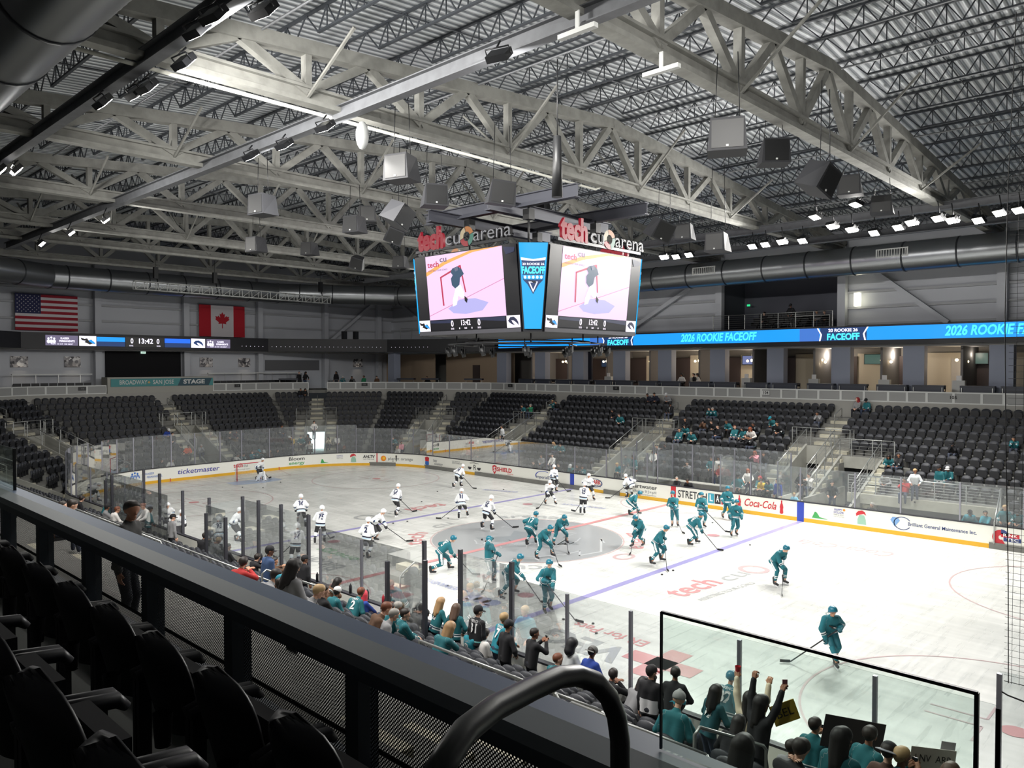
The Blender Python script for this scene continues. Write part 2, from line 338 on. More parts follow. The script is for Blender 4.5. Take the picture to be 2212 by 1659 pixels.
# right of the blue stripe
ad('Coca-Cola', -5.45, .62, .42, adred, 1.85, shear=.35, bold=.012)
bottle = [(-.05, -.36), (.05, -.36), (.1, -.3), (.08, -.1), (.1, 0), (.07, .14), (.035, .22), (.035, .36), (-.035, .36), (-.035, .22), (-.07, .14), (-.1, 0), (-.08, -.1), (-.1, -.3)]
adpoly('advert_bottle', bottle, -6.7, .62, adred); adpoly('advert_bottle', bottle, -4.25, .62, adred)
adpoly('advert_hill', [(-.35, -.2), (.5, -.2), (.05, -.12), (-.1, .1), (-.2, .14)], -8.7, .48, adgrn)
ad('HAPPY', -9.7, .86, .12, adpur, .42, bold=.01); ad('HOLLOW', -9.72, .72, .12, adpur, .5, bold=.01); ad('PARK & ZOO', -9.72, .6, .08, adgry, .5); ad('FUN FOR ALL AGES', -9.74, .5, .05, adgry, .52)
adpoly('advert_sun', circ_pts(.06), -9.99, .88, adorg)
for s in (-10.85, 29.4):
    adpoly('advert_figure', [(-.2, -.34), (.22, -.34), (.2, -.1), (.12, .12), (-.12, .12), (-.2, -.1)], s, .62, mat('ad_pale_green', (150, 190, 170), .4))
    adpoly('advert_figure_hair', [(-.26, .05), (-.1, .14), (.1, .2), (.22, .12), (.16, .28), (.02, .36), (-.16, .32), (-.28, .18)], s, .62, adred)
adpoly('advert_diamond', [(-.2, .1), (-.1, .24), (.14, .24), (.24, .1), (0, -.22)], -12.4, .62, mat('ad_light_blue', (120, 160, 210), .4))
adpoly('advert_swoosh', arc_pts(.36, .4, 30, 330, n=18, ky=.8), -12.75, .6, adnavy)
ad('Brilliant General Maintenance Inc.', -14.45, .6, .17, adnavy, 2.9, bold=.012)
adpoly('advert_disc', arc_pts(.1, .34, 90, 300, n=14), -16.85, .55, adred); adpoly('advert_disc', arc_pts(.14, .34, 20, 90, n=8), -16.85, .58, adnavy)
adpoly('advert_bar', [(-.3, -.02), (.4, -.02), (.4, .16), (-.3, .16)], -17.15, .6, adred); adpoly('advert_bar', [(-.25, -.2), (.42, -.2), (.42, -.02), (-.25, -.02)], -17.2, .6, adnavy)
ad('RINK', -17.2, .67, .13, adkick, .55, off=-.018, bold=.02); ad('TEC', -17.3, .49, .13, adkick, .45, off=-.018, bold=.02)
# between the blue stripes
ad('STRETCH', -1.28, .6, .44, adblk, 1.9, bold=.012)
for i, (c, m) in enumerate((('L', adteal), ('A', adblk), ('B', adred))):
    s = -2.5 - i * .42; adpoly('advert_tile', [(-.19, -.28), (.19, -.28), (.19, .28), (-.19, .28)], s, .6, m); ad(c, s, .6, .38, adkick, .2, off=-.019, bold=.02)
ad('smartwater', 2.25, .76, .25, adblk, 2.2, bold=.01); ad('alkaline 9.5+pH', 2.05, .46, .17, adgry, 1.7); ad('with added antioxidants', 2.0, .28, .07, adgry, 1.6)
adpoly('advert_frame', arc_pts(.6, .68, 0, 360, n=32, ky=.42), 5.95, .6, adnavy); ad('CLARK', 5.9, .65, .27, adred, 1.0, bold=.03); ad('PEST CONTROL', 5.9, .42, .11, adnavy, 1.0, bold=.02)
adpoly('advert_swoosh', arc_pts(.7, .78, 60, 200, n=16, ky=.45), 10.3, .6, adstr); ad('ImperialD', 10.35, .52, .22, adnavy, 1.35, bold=.005)
# left of the far blue stripe, round the corner
adpoly('advert_shield', [(-.22, .28), (0, .36), (.22, .28), (.2, -.06), (0, -.34), (-.2, -.06)], 15.1, .6, adred); ad('S', 15.1, .63, .34, adkick, .22, off=-.019, bold=.03)
ad('SHIELD', 14.1, .66, .3, adred, 1.5, bold=.03); ad('SERVICES', 13.5, .42, .08, adred, .6); ad('A SECURITY COMPANY', 14.2, .3, .07, adgry, 1.5)
ad('R', 17.2, .55, .4, adblk, .3); adpoly('advert_beam', [(-.5, .28), (0, .34), (.5, .28), (.5, .25), (0, .3), (-.5, .25)], 17.25, .6, adblk)
adpoly('advert_pan', arc_pts(0, .2, 180, 360, -.5, -.02), 17.25, .6, adblk); adpoly('advert_pan', arc_pts(0, .2, 180, 360, .5, -.02), 17.25, .6, adblk)
ad('LAW OFFICES OF', 19.3, .84, .08, adgry, .9); ad('ANTONIO R', 19.2, .7, .12, adgry, 1.1)
adpoly('advert_sign', [(-.2, 0), (.2, 0), (.24, .3), (0, .36), (-.24, .3)], 22.7, .58, adred); adpoly('advert_sign', [(-.2, 0), (.2, 0), (.22, -.26), (0, -.34), (-.22, -.26)], 22.7, .58, adblue)
ad('bay', 21.75, .7, .22, adgry, .42, bold=.01); ad('country', 21.35, .46, .2, adgry, 1.0, bold=.01)
adpoly('advert_orange', circ_pts(.23), 26.9, .6, adorg); adpoly('advert_orange_shade', circ_pts(.12, cx=.03, cy=.02), 26.9, .6, mat('ad_gold', (246, 196, 60), .4), off=-.018); ad('planet orange', 25.35, .6, .24, adgry, 2.3)
ad('AHLTV', 28.15, .72, .24, adblk, 1.0, bold=.03, shear=.15); ad('ON THE AIR', 28.15, .5, .07, adgry, .9)
ad('HAPPY', 30.5, .84, .08, adpur, .5); ad('HOLLOW', 30.5, .72, .08, adpur, .5); ad('PARK & ZOO', 30.5, .6, .07, adgry, .5); adpoly('advert_hill', [(-.25, -.2), (.4, -.2), (.05, -.12), (-.05, .1), (-.15, .14)], 31.8, .48, adgrn)
ad('Bloom', 34.0, .76, .28, adblk, 1.3, bold=.01); ad('energy', 34.0, .42, .26, adgrn, 1.3, bold=.01)
ad('tech', 38.9, .66, .3, adred, .75, bold=.02); ad('cu', 38.3, .62, .26, adgry, .35); ad('ASSISTING YOUR GOALS', 38.6, .34, .07, adgry, 1.3)
ad('ticketmaster', 41.95, .62, .36, adpur, 3.1, bold=.01, shear=.15)
for k in range(3): adpoly('advert_people', circ_pts(.07, cx=(k - 1) * .2, cy=.22 + (.06 if k == 1 else 0)), 46.55, .6, adblue); adpoly('advert_people', arc_pts(.08, .16, 0, 180, (k - 1) * .22, -.1, ky=1.6), 46.55, .6, adblue)
ad('KAISER', 45.45, .72, .15, adblue, .62); ad('PERMANENTE.', 45.1, .48, .15, adblue, 1.1)
for i, s in enumerate((47.7, 48.1, 48.5)):
    for j in range(5): ad(['2026', 'ICE', 'TECH', 'RINK', 'JOSE'][j], s, .84 - j * .14, .09, adblk, .3)
ad('SJ', 50.6, .6, .3, adblk, .3); ad('ICE', 51.8, .6, .3, adgry, .4)
# ================================================================ GLASS ROUND THE RINK
def pane(s0, s1, z1, name='rink_glass_pane', z0=1.07, off=.05, fn=rim):
    mb = MB(); ribbon(mb, s0, s1, off - .006, off + .006, z0, z1, step=.6, fn=fn); o = mb.build(name, M_['glass']); return o
def post(x, y, z0, z1, w=.07): return MB().box(x - w / 2, x + w / 2, y - w / 2, y + w / 2, z0, z1).build('glass_post', M_['post'])
GP = empty('glass_screen', (0, 0, 1.07), 0, 'clear glass screen with slim aluminium posts standing on the far side and far end boards', 'glass screen')
def add_screen(root, splits, ztop, fn=rim, off=.05, posts=True):
    for a, b in zip(splits, splits[1:]):
        o = pane(a, b, ztop((a + b) / 2), 'glass_pane', fn=fn, off=off); o.parent = root; o.location = (-root.location.x, -root.location.y, -root.location.z)
    if posts:
        for s in splits:
            (x, y), n = fn(s, off); o = post(x, y, 1.07, ztop(s) - .04); o.parent = root; o.location = (-root.location.x, -root.location.y, -root.location.z)
ztop = lambda s: 3.35 if 28.5 < s < 49.8 or s > 50 and s < 57 else (2.87 if s < 22 or s > 57 else 3.1)
sp = [-20.2, -17.7, -15.2, -12.65, -10.5, -7.7, -4.9]
add_screen(GP, sp, ztop)
add_screen(GP, [5.0, 7.6, 10.1, 12.7, 15.1, 17.65, 20.1, 22.1, 24.2, 26.2, 27.7, 29.2, 30.7, 32.5, 34.3, 36.3, 38.6, 40.3, 42.2, 43.9, 45.2, 46.6, 47.9, 49.2, 50.6, 52, 53.6, 55.2, 57.2], ztop)
GN = empty('glass_screen', (0, -HY, 1.07), 0, 'clear glass screen with aluminium posts on the near boards in front of the close spectators', 'glass screen')
nx = lambda x: S_NEAR + x
add_screen(GN, [nx(-21.5), nx(-19.2), nx(-16.8), nx(-14.4), nx(-12.2)], lambda s: 2.9)
add_screen(GN, [nx(2.7), nx(5.0), nx(7.3)], lambda s: 2.9)
add_screen(GN, [nx(11.43), nx(13.2), nx(15.0), nx(17.56), nx(20.09), nx(21.93)], lambda s: 2.9)
GR = empty('glass_screen', (25, -12, 1.07), 0, 'tall clear glass of the near right corner with a thick aluminium post', 'glass screen')
add_screen(GR, [57.6, 55, 52.5, 50, 47.5], lambda s: 3.45, fn=rimR)

# ================================================================ SEATING BOWL
SEG = []
for a, b in zip(BV, BV[1:]):
    a = Vector(a); b = Vector(b); d = (b - a).normalized(); n = Vector((-d.y, d.x)); n = -n if n.dot((a + b) / 2) > 0 else n
    SEG.append((a, b, d, n, (b - a).length))
def seg_range(i, k, back=0.):
    """usable run of row k on segment i (mitred ends), as distances from the segment's start"""
    o = offset_poly(BV, TR * k + back); a, b, d, n, L = SEG[i]
    return (o[i] - a).dot(d), (o[i + 1] - a).dot(d)
def P3(i, s, dd, z): a, b, d, n, L = SEG[i]; p = a + d * s + n * dd; return Vector((p.x, p.y, z))
# aisles: (segment, distance, has a portal, goes up to the concourse)
AIS = [(0, 28., 1, 0), (0, 40., 1, 0), (0, 52., 1, 0), (0, 16., 0, 0), (1, 4.0, 1, 0), (2, 6.4, 1, 1), (3, 9.97, 1, 0), (4, 4.3, 1, 0), (5, 6.5, 1, 0), (6, 8.8, 0, 0), (6, 20.8, 0, 0), (6, 32.8, 0, 0), (6, 44.8, 0, 0)]
def cuts(i, k):
    """blocked stretches of row k on segment i"""
    out = []
    for (j, s, portal, up) in AIS:
        if j == i:
            out.append((s - (1.75 if portal and k >= 4 else .55), s + (1.75 if portal and k >= 4 else .55)))
    if i == 0 and k >= 6: out.append((23.5, 26.4))          # team tunnel beside section 105
    if i == 0 and k >= 10: out.append((17.6, 27.4))         # the floor before the ledge of section 105
    if i == 0 and k >= 11: out.append((27.6, 37.9))         # penalty boxes and timekeeper

    return out
def runs(lo, hi, cs):
    xs = [(lo, hi)]
    for a, b in cs:
        nx_ = []
        for x0, x1 in xs:
            if b <= x0 or a >= x1: nx_.append((x0, x1))
            else:
                if a > x0: nx_.append((x0, a))
                if b < x1: nx_.append((b, x1))
        xs = nx_
    return [x for x in xs if x[1] - x[0] > .3]
# stepped concrete treads, one mesh for the stand of each side
mb_all = MB()
for i in range(7):
    for k in range(13):
        lo, hi = seg_range(i, k); lo2, hi2 = seg_range(i, k, TR)
        C2 = [(c0, c1) for c0, c1 in cuts(i, k)]
        portals = [(s - .85, s + .85) for (j, s, p, u) in AIS if j == i and p and k >= 5]
        if i == 0 and k >= 6: portals.append((24.0, 26.2))
        if i == 0 and k >= 10: portals.append((17.6, 27.4))
        if i == 0 and k >= 11: portals.append((27.6, 37.9))

        z = rowz(k)
        for s0, s1 in runs(lo, hi, portals):
            e0 = lo2 if abs(s0 - lo) < 1e-6 else s0; e1 = hi2 if abs(s1 - hi) < 1e-6 else s1
            zz = z - .55 if k < 12 else -.02
            vs = [P3(i, s0, TR * k - .06, zz), P3(i, s1, TR * k - .06, zz), P3(i, e1, TR * (k + 1) - .06, zz), P3(i, e0, TR * (k + 1) - .06, zz)]
            vs += [Vector((v.x, v.y, z)) for v in vs]
            mb_all.add(vs, [(0, 1, 2, 3), (4, 7, 6, 5), (0, 4, 5, 1), (1, 5, 6, 2), (2, 6, 7, 3), (3, 7, 4, 0)])
st = mb_all.build('stepped_stand_floor', [M_['tread']]); st['kind'] = 'structure'
# ---- aisle steps
def aisle(i, s, k0, k1, w=1.1, name='aisle_steps', off=0.):
    mb = MB()
    for k in range(k0, k1 + 1):
        z = rowz(k)
        a = P3(i, s - w / 2 + off, TR * k + .40, z); b = P3(i, s + w / 2 + off, TR * k + .40, z)
        c = P3(i, s + w / 2 + off, TR * k + .80, z); d = P3(i, s - w / 2 + off, TR * k + .80, z)
        # half step up to this row: sits on the row below
        a2 = P3(i, s - w / 2 + off, TR * (k + 1) - .06, rowz(k + 1)); b2 = P3(i, s + w / 2 + off, TR * (k + 1) - .06, rowz(k + 1))
        c2 = P3(i, s + w / 2 + off, TR * (k + 1) + .34, rowz(k + 1)); d2 = P3(i, s - w / 2 + off, TR * (k + 1) + .34, rowz(k + 1))
        vs = [a2, b2, c2, d2] + [v + Vector((0, 0, RI / 2)) for v in (a2, b2, c2, d2)]
        mb.add(vs, [(0, 3, 2, 1), (4, 5, 6, 7), (0, 1, 5, 4), (1, 2, 6, 5), (2, 3, 7, 6), (3, 0, 4, 7)])
    o = mb.build(name, [mat('pale_step_concrete', (186, 182, 164), .85, noise=.15)]); o['kind'] = 'structure'; return o
def rail_run(root, pts, h=1.0, posts=True, infill=0, r=.024, name='rail'):
    """a handrail following pts (floor points); children: top rail, posts, infill rods"""
    pts = [Vector(p) for p in pts]; top = [p + Vector((0, 0, h)) for p in pts]
    MB().tube(top, r, 8).build('top_rail', [M_['steelw']], root)
    L = sum((b - a).length for a, b in zip(pts, pts[1:])); n = max(1, round(L / 1.3)); P_ = []
    acc = 0
    for a, b in zip(pts, pts[1:]):
        m = max(1, round((b - a).length / 1.3))
        P_ += [a.lerp(b, j / m) for j in range(m)]
    P_.append(pts[-1])
    if posts:
        for p in P_: MB().beam(p, p + Vector((0, 0, h)), .045, .045).build('post', [M_['steelw']], root)
    if infill:
        mb = MB()
        for j in range(infill):
            f = (j + 1) / (infill + 1) * h; mb.tube([p + Vector((0, 0, f)) for p in pts], .008, 5)
        mb.build('infill_rods', [M_['steelw']], root)
RN = {0: 'far side', 1: 'far corner', 2: 'far corner', 3: 'far end', 4: 'left corner', 5: 'near corner', 6: 'near side'}
def portal(i, s, nm, up=0):
    """stair portal: guarded landing, two flanking stairs and a tunnel mouth"""
    wall = MB(); k0 = 4
    zt = rowz(4)
    d0 = TR * 5 - .1; d1 = TR * 12.3
    for sg in (-1, 1):      # sloping stringer walls
        o = s + sg * .85; vs = []
        for q in (o - .07, o + .07):
            vs += [P3(i, q, d0, 0), P3(i, q, d1, 0), P3(i, q, d1, rowz(12) + .35), P3(i, q, d0, rowz(5) + .45)]
        wall.add(vs, [(0, 1, 2, 3), (7, 6, 5, 4), (0, 4, 5, 1), (1, 5, 6, 2), (2, 6, 7, 3), (3, 7, 4, 0)])
    a = P3(i, s - 1.75, d0 - .1, zt - .45); wall.add([P3(i, s - .9, d0 - .1, 2.25), P3(i, s + .9, d0 - .1, 2.25), P3(i, s + .9, d0 - .1, zt), P3(i, s - .9, d0 - .1, zt),
        P3(i, s - .9, d0 + .12, 2.25), P3(i, s + .9, d0 + .12, 2.25), P3(i, s + .9, d0 + .12, zt), P3(i, s - .9, d0 + .12, zt)], [(0, 1, 2, 3), (7, 6, 5, 4), (0, 4, 5, 1), (1, 5, 6, 2), (2, 6, 7, 3), (3, 7, 4, 0)])
    wo = wall.build('wall_portal', [M_['concrete']]); wo['kind'] = 'structure'
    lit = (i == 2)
    t = MB(); t.quad(P3(i, s - .8, d0 - 1.6, 0), P3(i, s + .8, d0 - 1.6, 0), P3(i, s + .8, d0 - 1.6, 2.4), P3(i, s - .8, d0 - 1.6, 2.4))
    for sg in (-1, 1): t.quad(P3(i, s + sg * .8, d0 - 1.6, 0), P3(i, s + sg * .8, d0 + .1, 0), P3(i, s + sg * .8, d0 + .1, 2.4), P3(i, s + sg * .8, d0 - 1.6, 2.4))
    t.quad(P3(i, s - .8, d0 - 1.6, 2.4), P3(i, s + .8, d0 - 1.6, 2.4), P3(i, s + .8, d0 + .1, 2.4), P3(i, s - .8, d0 + .1, 2.4))
    to = t.build('wall_tunnel', [mat('glowing_tunnel_wall', (215, 240, 245), .5, emit=2.2) if lit else M_['grey']]); to['kind'] = 'structure'  # the bright tunnel's walls and ceiling glow themselves, standing in for its lighting
    fl = MB(); fz = .55; vs = [P3(i, s - .8, d0 - 1.6, fz), P3(i, s + .8, d0 - 1.6, fz), P3(i, s + .8, d1 - 1.2, fz), P3(i, s - .8, d1 - 1.2, fz)]
    fl.add(vs + [v - Vector((0, 0, .5)) for v in vs], [(0, 1, 2, 3), (7, 6, 5, 4), (0, 4, 5, 1), (1, 5, 6, 2), (2, 6, 7, 3), (3, 7, 4, 0)]); f_ = fl.build('floor_tunnel', [M_['concrete']]); f_['kind'] = 'structure'
    aisle(i, s, -1 if up else 0, 3)
    for sg in (-1, 1): aisle(i, s, 4, 11, .9, off=sg * 1.3)
    c = P3(i, s, d0, zt)
    R = empty('guard_rail', (0, 0, 0), 0, 'pale steel guard rail over the stair portal ' + nm, 'railing', 'stair portal guard rails')
    g = [P3(i, s - 1.75, TR * 4.1, zt), P3(i, s - 1.75, d0 - .05, zt), P3(i, s + 1.75, d0 - .05, zt), P3(i, s + 1.75, TR * 4.1, zt)]
    rail_run(R, g, 1.05, infill=4)
    for sg, wd in ((-1, 'left'), (1, 'right')):
        R = empty('stair_rail', (0, 0, 0), 0, 'sloping steel stair rail on the %s wall of the portal %s' % (wd, nm), 'railing', 'stair portal side rails')
        rail_run(R, [P3(i, s + sg * .85, d0, rowz(5) + .42), P3(i, s + sg * .85, TR * 9.5, rowz(9.5) + .42)], .95, infill=2)
    R = empty('aisle_rail', (0, 0, 0), 0, 'short looped handrail at the top of the stairs ' + nm, 'railing', 'short aisle handrails')
    p0, p1 = P3(i, s, TR * .9, rowz(1)), P3(i, s, TR * 2.3, rowz(2))
    MB().tube([p0, p0 + Vector((0, 0, .95)), p0.lerp(p1, .08) + Vector((0, 0, 1.02)), p1 + Vector((0, 0, 1.02)), p1 + Vector((0, 0, .9)), p1], .022, 8).build('rail_loop', [M_['steelw']], R)
    MB().tube([p0 + Vector((0, 0, .55)), p1 + Vector((0, 0, .55))], .018, 6).build('mid_rail', [M_['steelw']], R)
PN = {(0, 28.): 'by the blue stripe on the far side', (0, 40.): 'behind the penalty boxes', (0, 52.): 'at the left end of the far side', (1, 4.0): 'in the far corner nearer the scoreboard', (2, 6.4): 'with the bright lit tunnel', (3, 9.97): 'behind the far goal', (4, 4.3): 'in the left corner', (5, 6.5): 'in the near left corner'}
for (i, s, p, up) in AIS:
    if p: portal(i, s, PN[(i, s)], up)
    elif i == 0: aisle(i, s, 0, 11)
    else:
        aisle(i, s, 0, 11)
# lower aisle loops by the boards
for n_, (i, s, off) in enumerate(((0, 40., -1.9), (0, 52., 1.0), (1, 4.0, -1.6), (3, 9.97, -1.9), (4, 4.3, -1.9), (0, 28., 2.0))):
    R = empty('aisle_rail', (0, 0, 0), 0, 'low looped handrail beside the lowest steps ' + PN[(i, s)], 'railing', 'short aisle handrails')
    p0, p1 = P3(i, s + off, TR * 9.6, rowz(10)), P3(i, s + off, TR * 11.8, rowz(12))
    MB().tube([p0, p0 + Vector((0, 0, .95)), p0.lerp(p1, .08) + Vector((0, 0, 1.02)), p1 + Vector((0, 0, 1.02)), p1 + Vector((0, 0, .9)), p1], .024, 8).build('rail_loop', [M_['steelw']], R)
    MB().tube([p0 + Vector((0, 0, .5)), p1 + Vector((0, 0, .5))], .02, 6).build('mid_rail', [M_['steelw']], R)
# ---- section 105: the ledge in front, its railing, the team tunnel
mb = MB(); y1 = 24 - TR * 10 + .06
mb.box(9.3, 16.4, y1 - .25, y1, .95, rowz(9) + .02); o = mb.build('wall_ledge', [mat('ledge_concrete', (172, 170, 158), .8, noise=.2)]); o['kind'] = 'structure'
mb = MB(); mb.box(9.3, 16.4, y1 + .5, y1 + .6, 0, 1.2); mb.box(9.3, 9.42, y1 - .2, y1 + .6, 0, 1.0); o = mb.build('wall_recess', [M_['grey']]); o['kind'] = 'structure'
R = empty('ledge_railing', (9.4, y1 - .1, rowz(9)), 0, 'white topped railing with thin rods along the concrete ledge on the right', 'railing')
R.location = (0, 0, 0)
rail_run(R, [(9.3, y1 - .1, rowz(9)), (16.3, y1 - .1, rowz(9))], .95, infill=6, r=.035)
R.children[0].data.materials[0] = M_['white']
R = empty('ramp_rail', (0, 0, 0), 0, 'sloping white handrail at the right end of the concrete ledge', 'railing')
rail_run(R, [(16.35, y1 - .1, rowz(9) + .05), (16.6, y1 - 2.6, .25)], .92, infill=3, r=.035); R.children[0].data.materials[0] = M_['white']
mb = MB(); mb.box(7.7, 7.84, 13.3, 18.9, 0, 1.2); 
for x in (7.6, 9.9):
    vs = []
    for q in (x - .07, x + .07): vs += [(q, 18.95, 0), (q, 13.9, 0), (q, 13.9, .9), (q, 18.95, 3.05)]
    mb.add(vs, [(0, 1, 2, 3), (7, 6, 5, 4), (0, 4, 5, 1), (1, 5, 6, 2), (2, 6, 7, 3), (3, 7, 4, 0)])
mb.box(7.6, 9.9, 18.8, 19.0, 2.3, rowz(5)); o = mb.build('wall_team_tunnel', [M_['concrete']]); o['kind'] = 'structure'
mb = MB(); mb.box(7.6, 9.9, 21, 21.1, 0, 2.4); mb.box(7.5, 7.6, 18.9, 21, 0, 2.4); mb.box(9.9, 10, 18.9, 21, 0, 2.4); o = mb.build('wall_team_tunnel_back', [M_['grey']]); o['kind'] = 'structure'
R = empty('guard_rail', (0, 0, 0), 0, 'steel guard rail above the team tunnel beside section 105', 'railing'); rail_run(R, [(7.0, 18.95, rowz(5)), (10.5, 18.95, rowz(5))], 1.0, infill=4)
for x, wd in ((7.6, 'left'), (9.9, 'right')):
    R = empty('stair_rail', (0, 0, 0), 0, 'sloping steel rail on the %s wall of the team tunnel' % wd, 'railing'); rail_run(R, [(x, 18.7, 3.0), (x, 14.2, 1.05)], .95, infill=3)
mb = MB()
for k in range(8): mb.box(10.0, 10.6, 18.9 - k * .43 - .43, 18.9 - k * .43, 0, 2.9 - k * .19)
o = mb.build('tunnel_side_steps', [mat('pale_step_concrete', (1, 1, 1))]); o['kind'] = 'structure'
# ---- seats
def seat_mesh(open_=False):
    b = MB(); n = 7; W2 = .225
    prof = []      # rounded-top outline (x, z)
    for t in range(n + 1):
        a = math.pi * t / n; prof.append((W2 * math.cos(a) * (1 if abs(math.cos(a)) < .99 else 1), .70 + .15 * math.sin(a)))
    out = [(W2 * .96, .40)] + prof + [(-W2 * .96, .40)]; m = len(out)
    rec = lambda z: -.02 - (z - .4) * .16
    fr = [(x, rec(z) + .05 + .28 * (x * x), z) for x, z in out]; bk = [(x * .97, rec(z) - .01 + .28 * (x * x), z) for x, z in out]
    c = (0, rec(.62) + .03, .62); b.add(fr + bk + [c, (0, rec(.62) - .02, .62)], [(i, (i + 1) % m, m + (i + 1) % m, m + i) for i in range(m)] + [((i + 1) % m, i, 2 * m) for i in range(m)] + [(m + i, m + (i + 1) % m, 2 * m + 1) for i in range(m)], 0, True)
    p = MB()
    if open_: p.box(-.22, .22, .02, .42, .38, .44, 1)
    else:
        o2 = [(.2, .34), (.21, .62), (.14, .7), (-.14, .7), (-.21, .62), (-.2, .34)]; f2 = [(x, .15, z) for x, z in o2]; b2 = [(x, .07, z) for x, z in o2]
        p.add(f2 + b2, [tuple(range(6))[::-1], tuple(range(6, 12))] + [(i, (i + 1) % 6, 6 + (i + 1) % 6, 6 + i) for i in range(6)], 1)
    q = MB(); q.box(-.03, .03, -.02, .1, 0, .42, 1); q.box(-.26, -.235, -.02, .3, .52, .56, 1)
    return b, p, q
sb, spn, sq = seat_mesh(); whole = MB()
for x in (sb, spn, sq): whole.add(x.v, x.f, 0); 
whole.m = sb.m + spn.m + sq.m; whole.sm = sb.sm + spn.sm + sq.sm
SEATM = whole.mesh('arena_seat', [M_['seatb'], M_['seatp']]); SB = sb.mesh('seat_back', [M_['seatb']]); spn.m = [0] * len(spn.m); SPM = spn.mesh('seat_pan', [M_['seatp']]); sq.m = [0] * len(sq.m); SQM = sq.mesh('seat_bracket', [M_['blackm']])
ob, opn, oq = seat_mesh(True); w2 = MB()
for x in (ob, opn, oq): w2.add(x.v, x.f, 0)
w2.m = ob.m + opn.m + oq.m; w2.sm = ob.sm + opn.sm + oq.sm; SEATO = w2.mesh('arena_seat_open', [M_['seatb'], M_['seatp']])
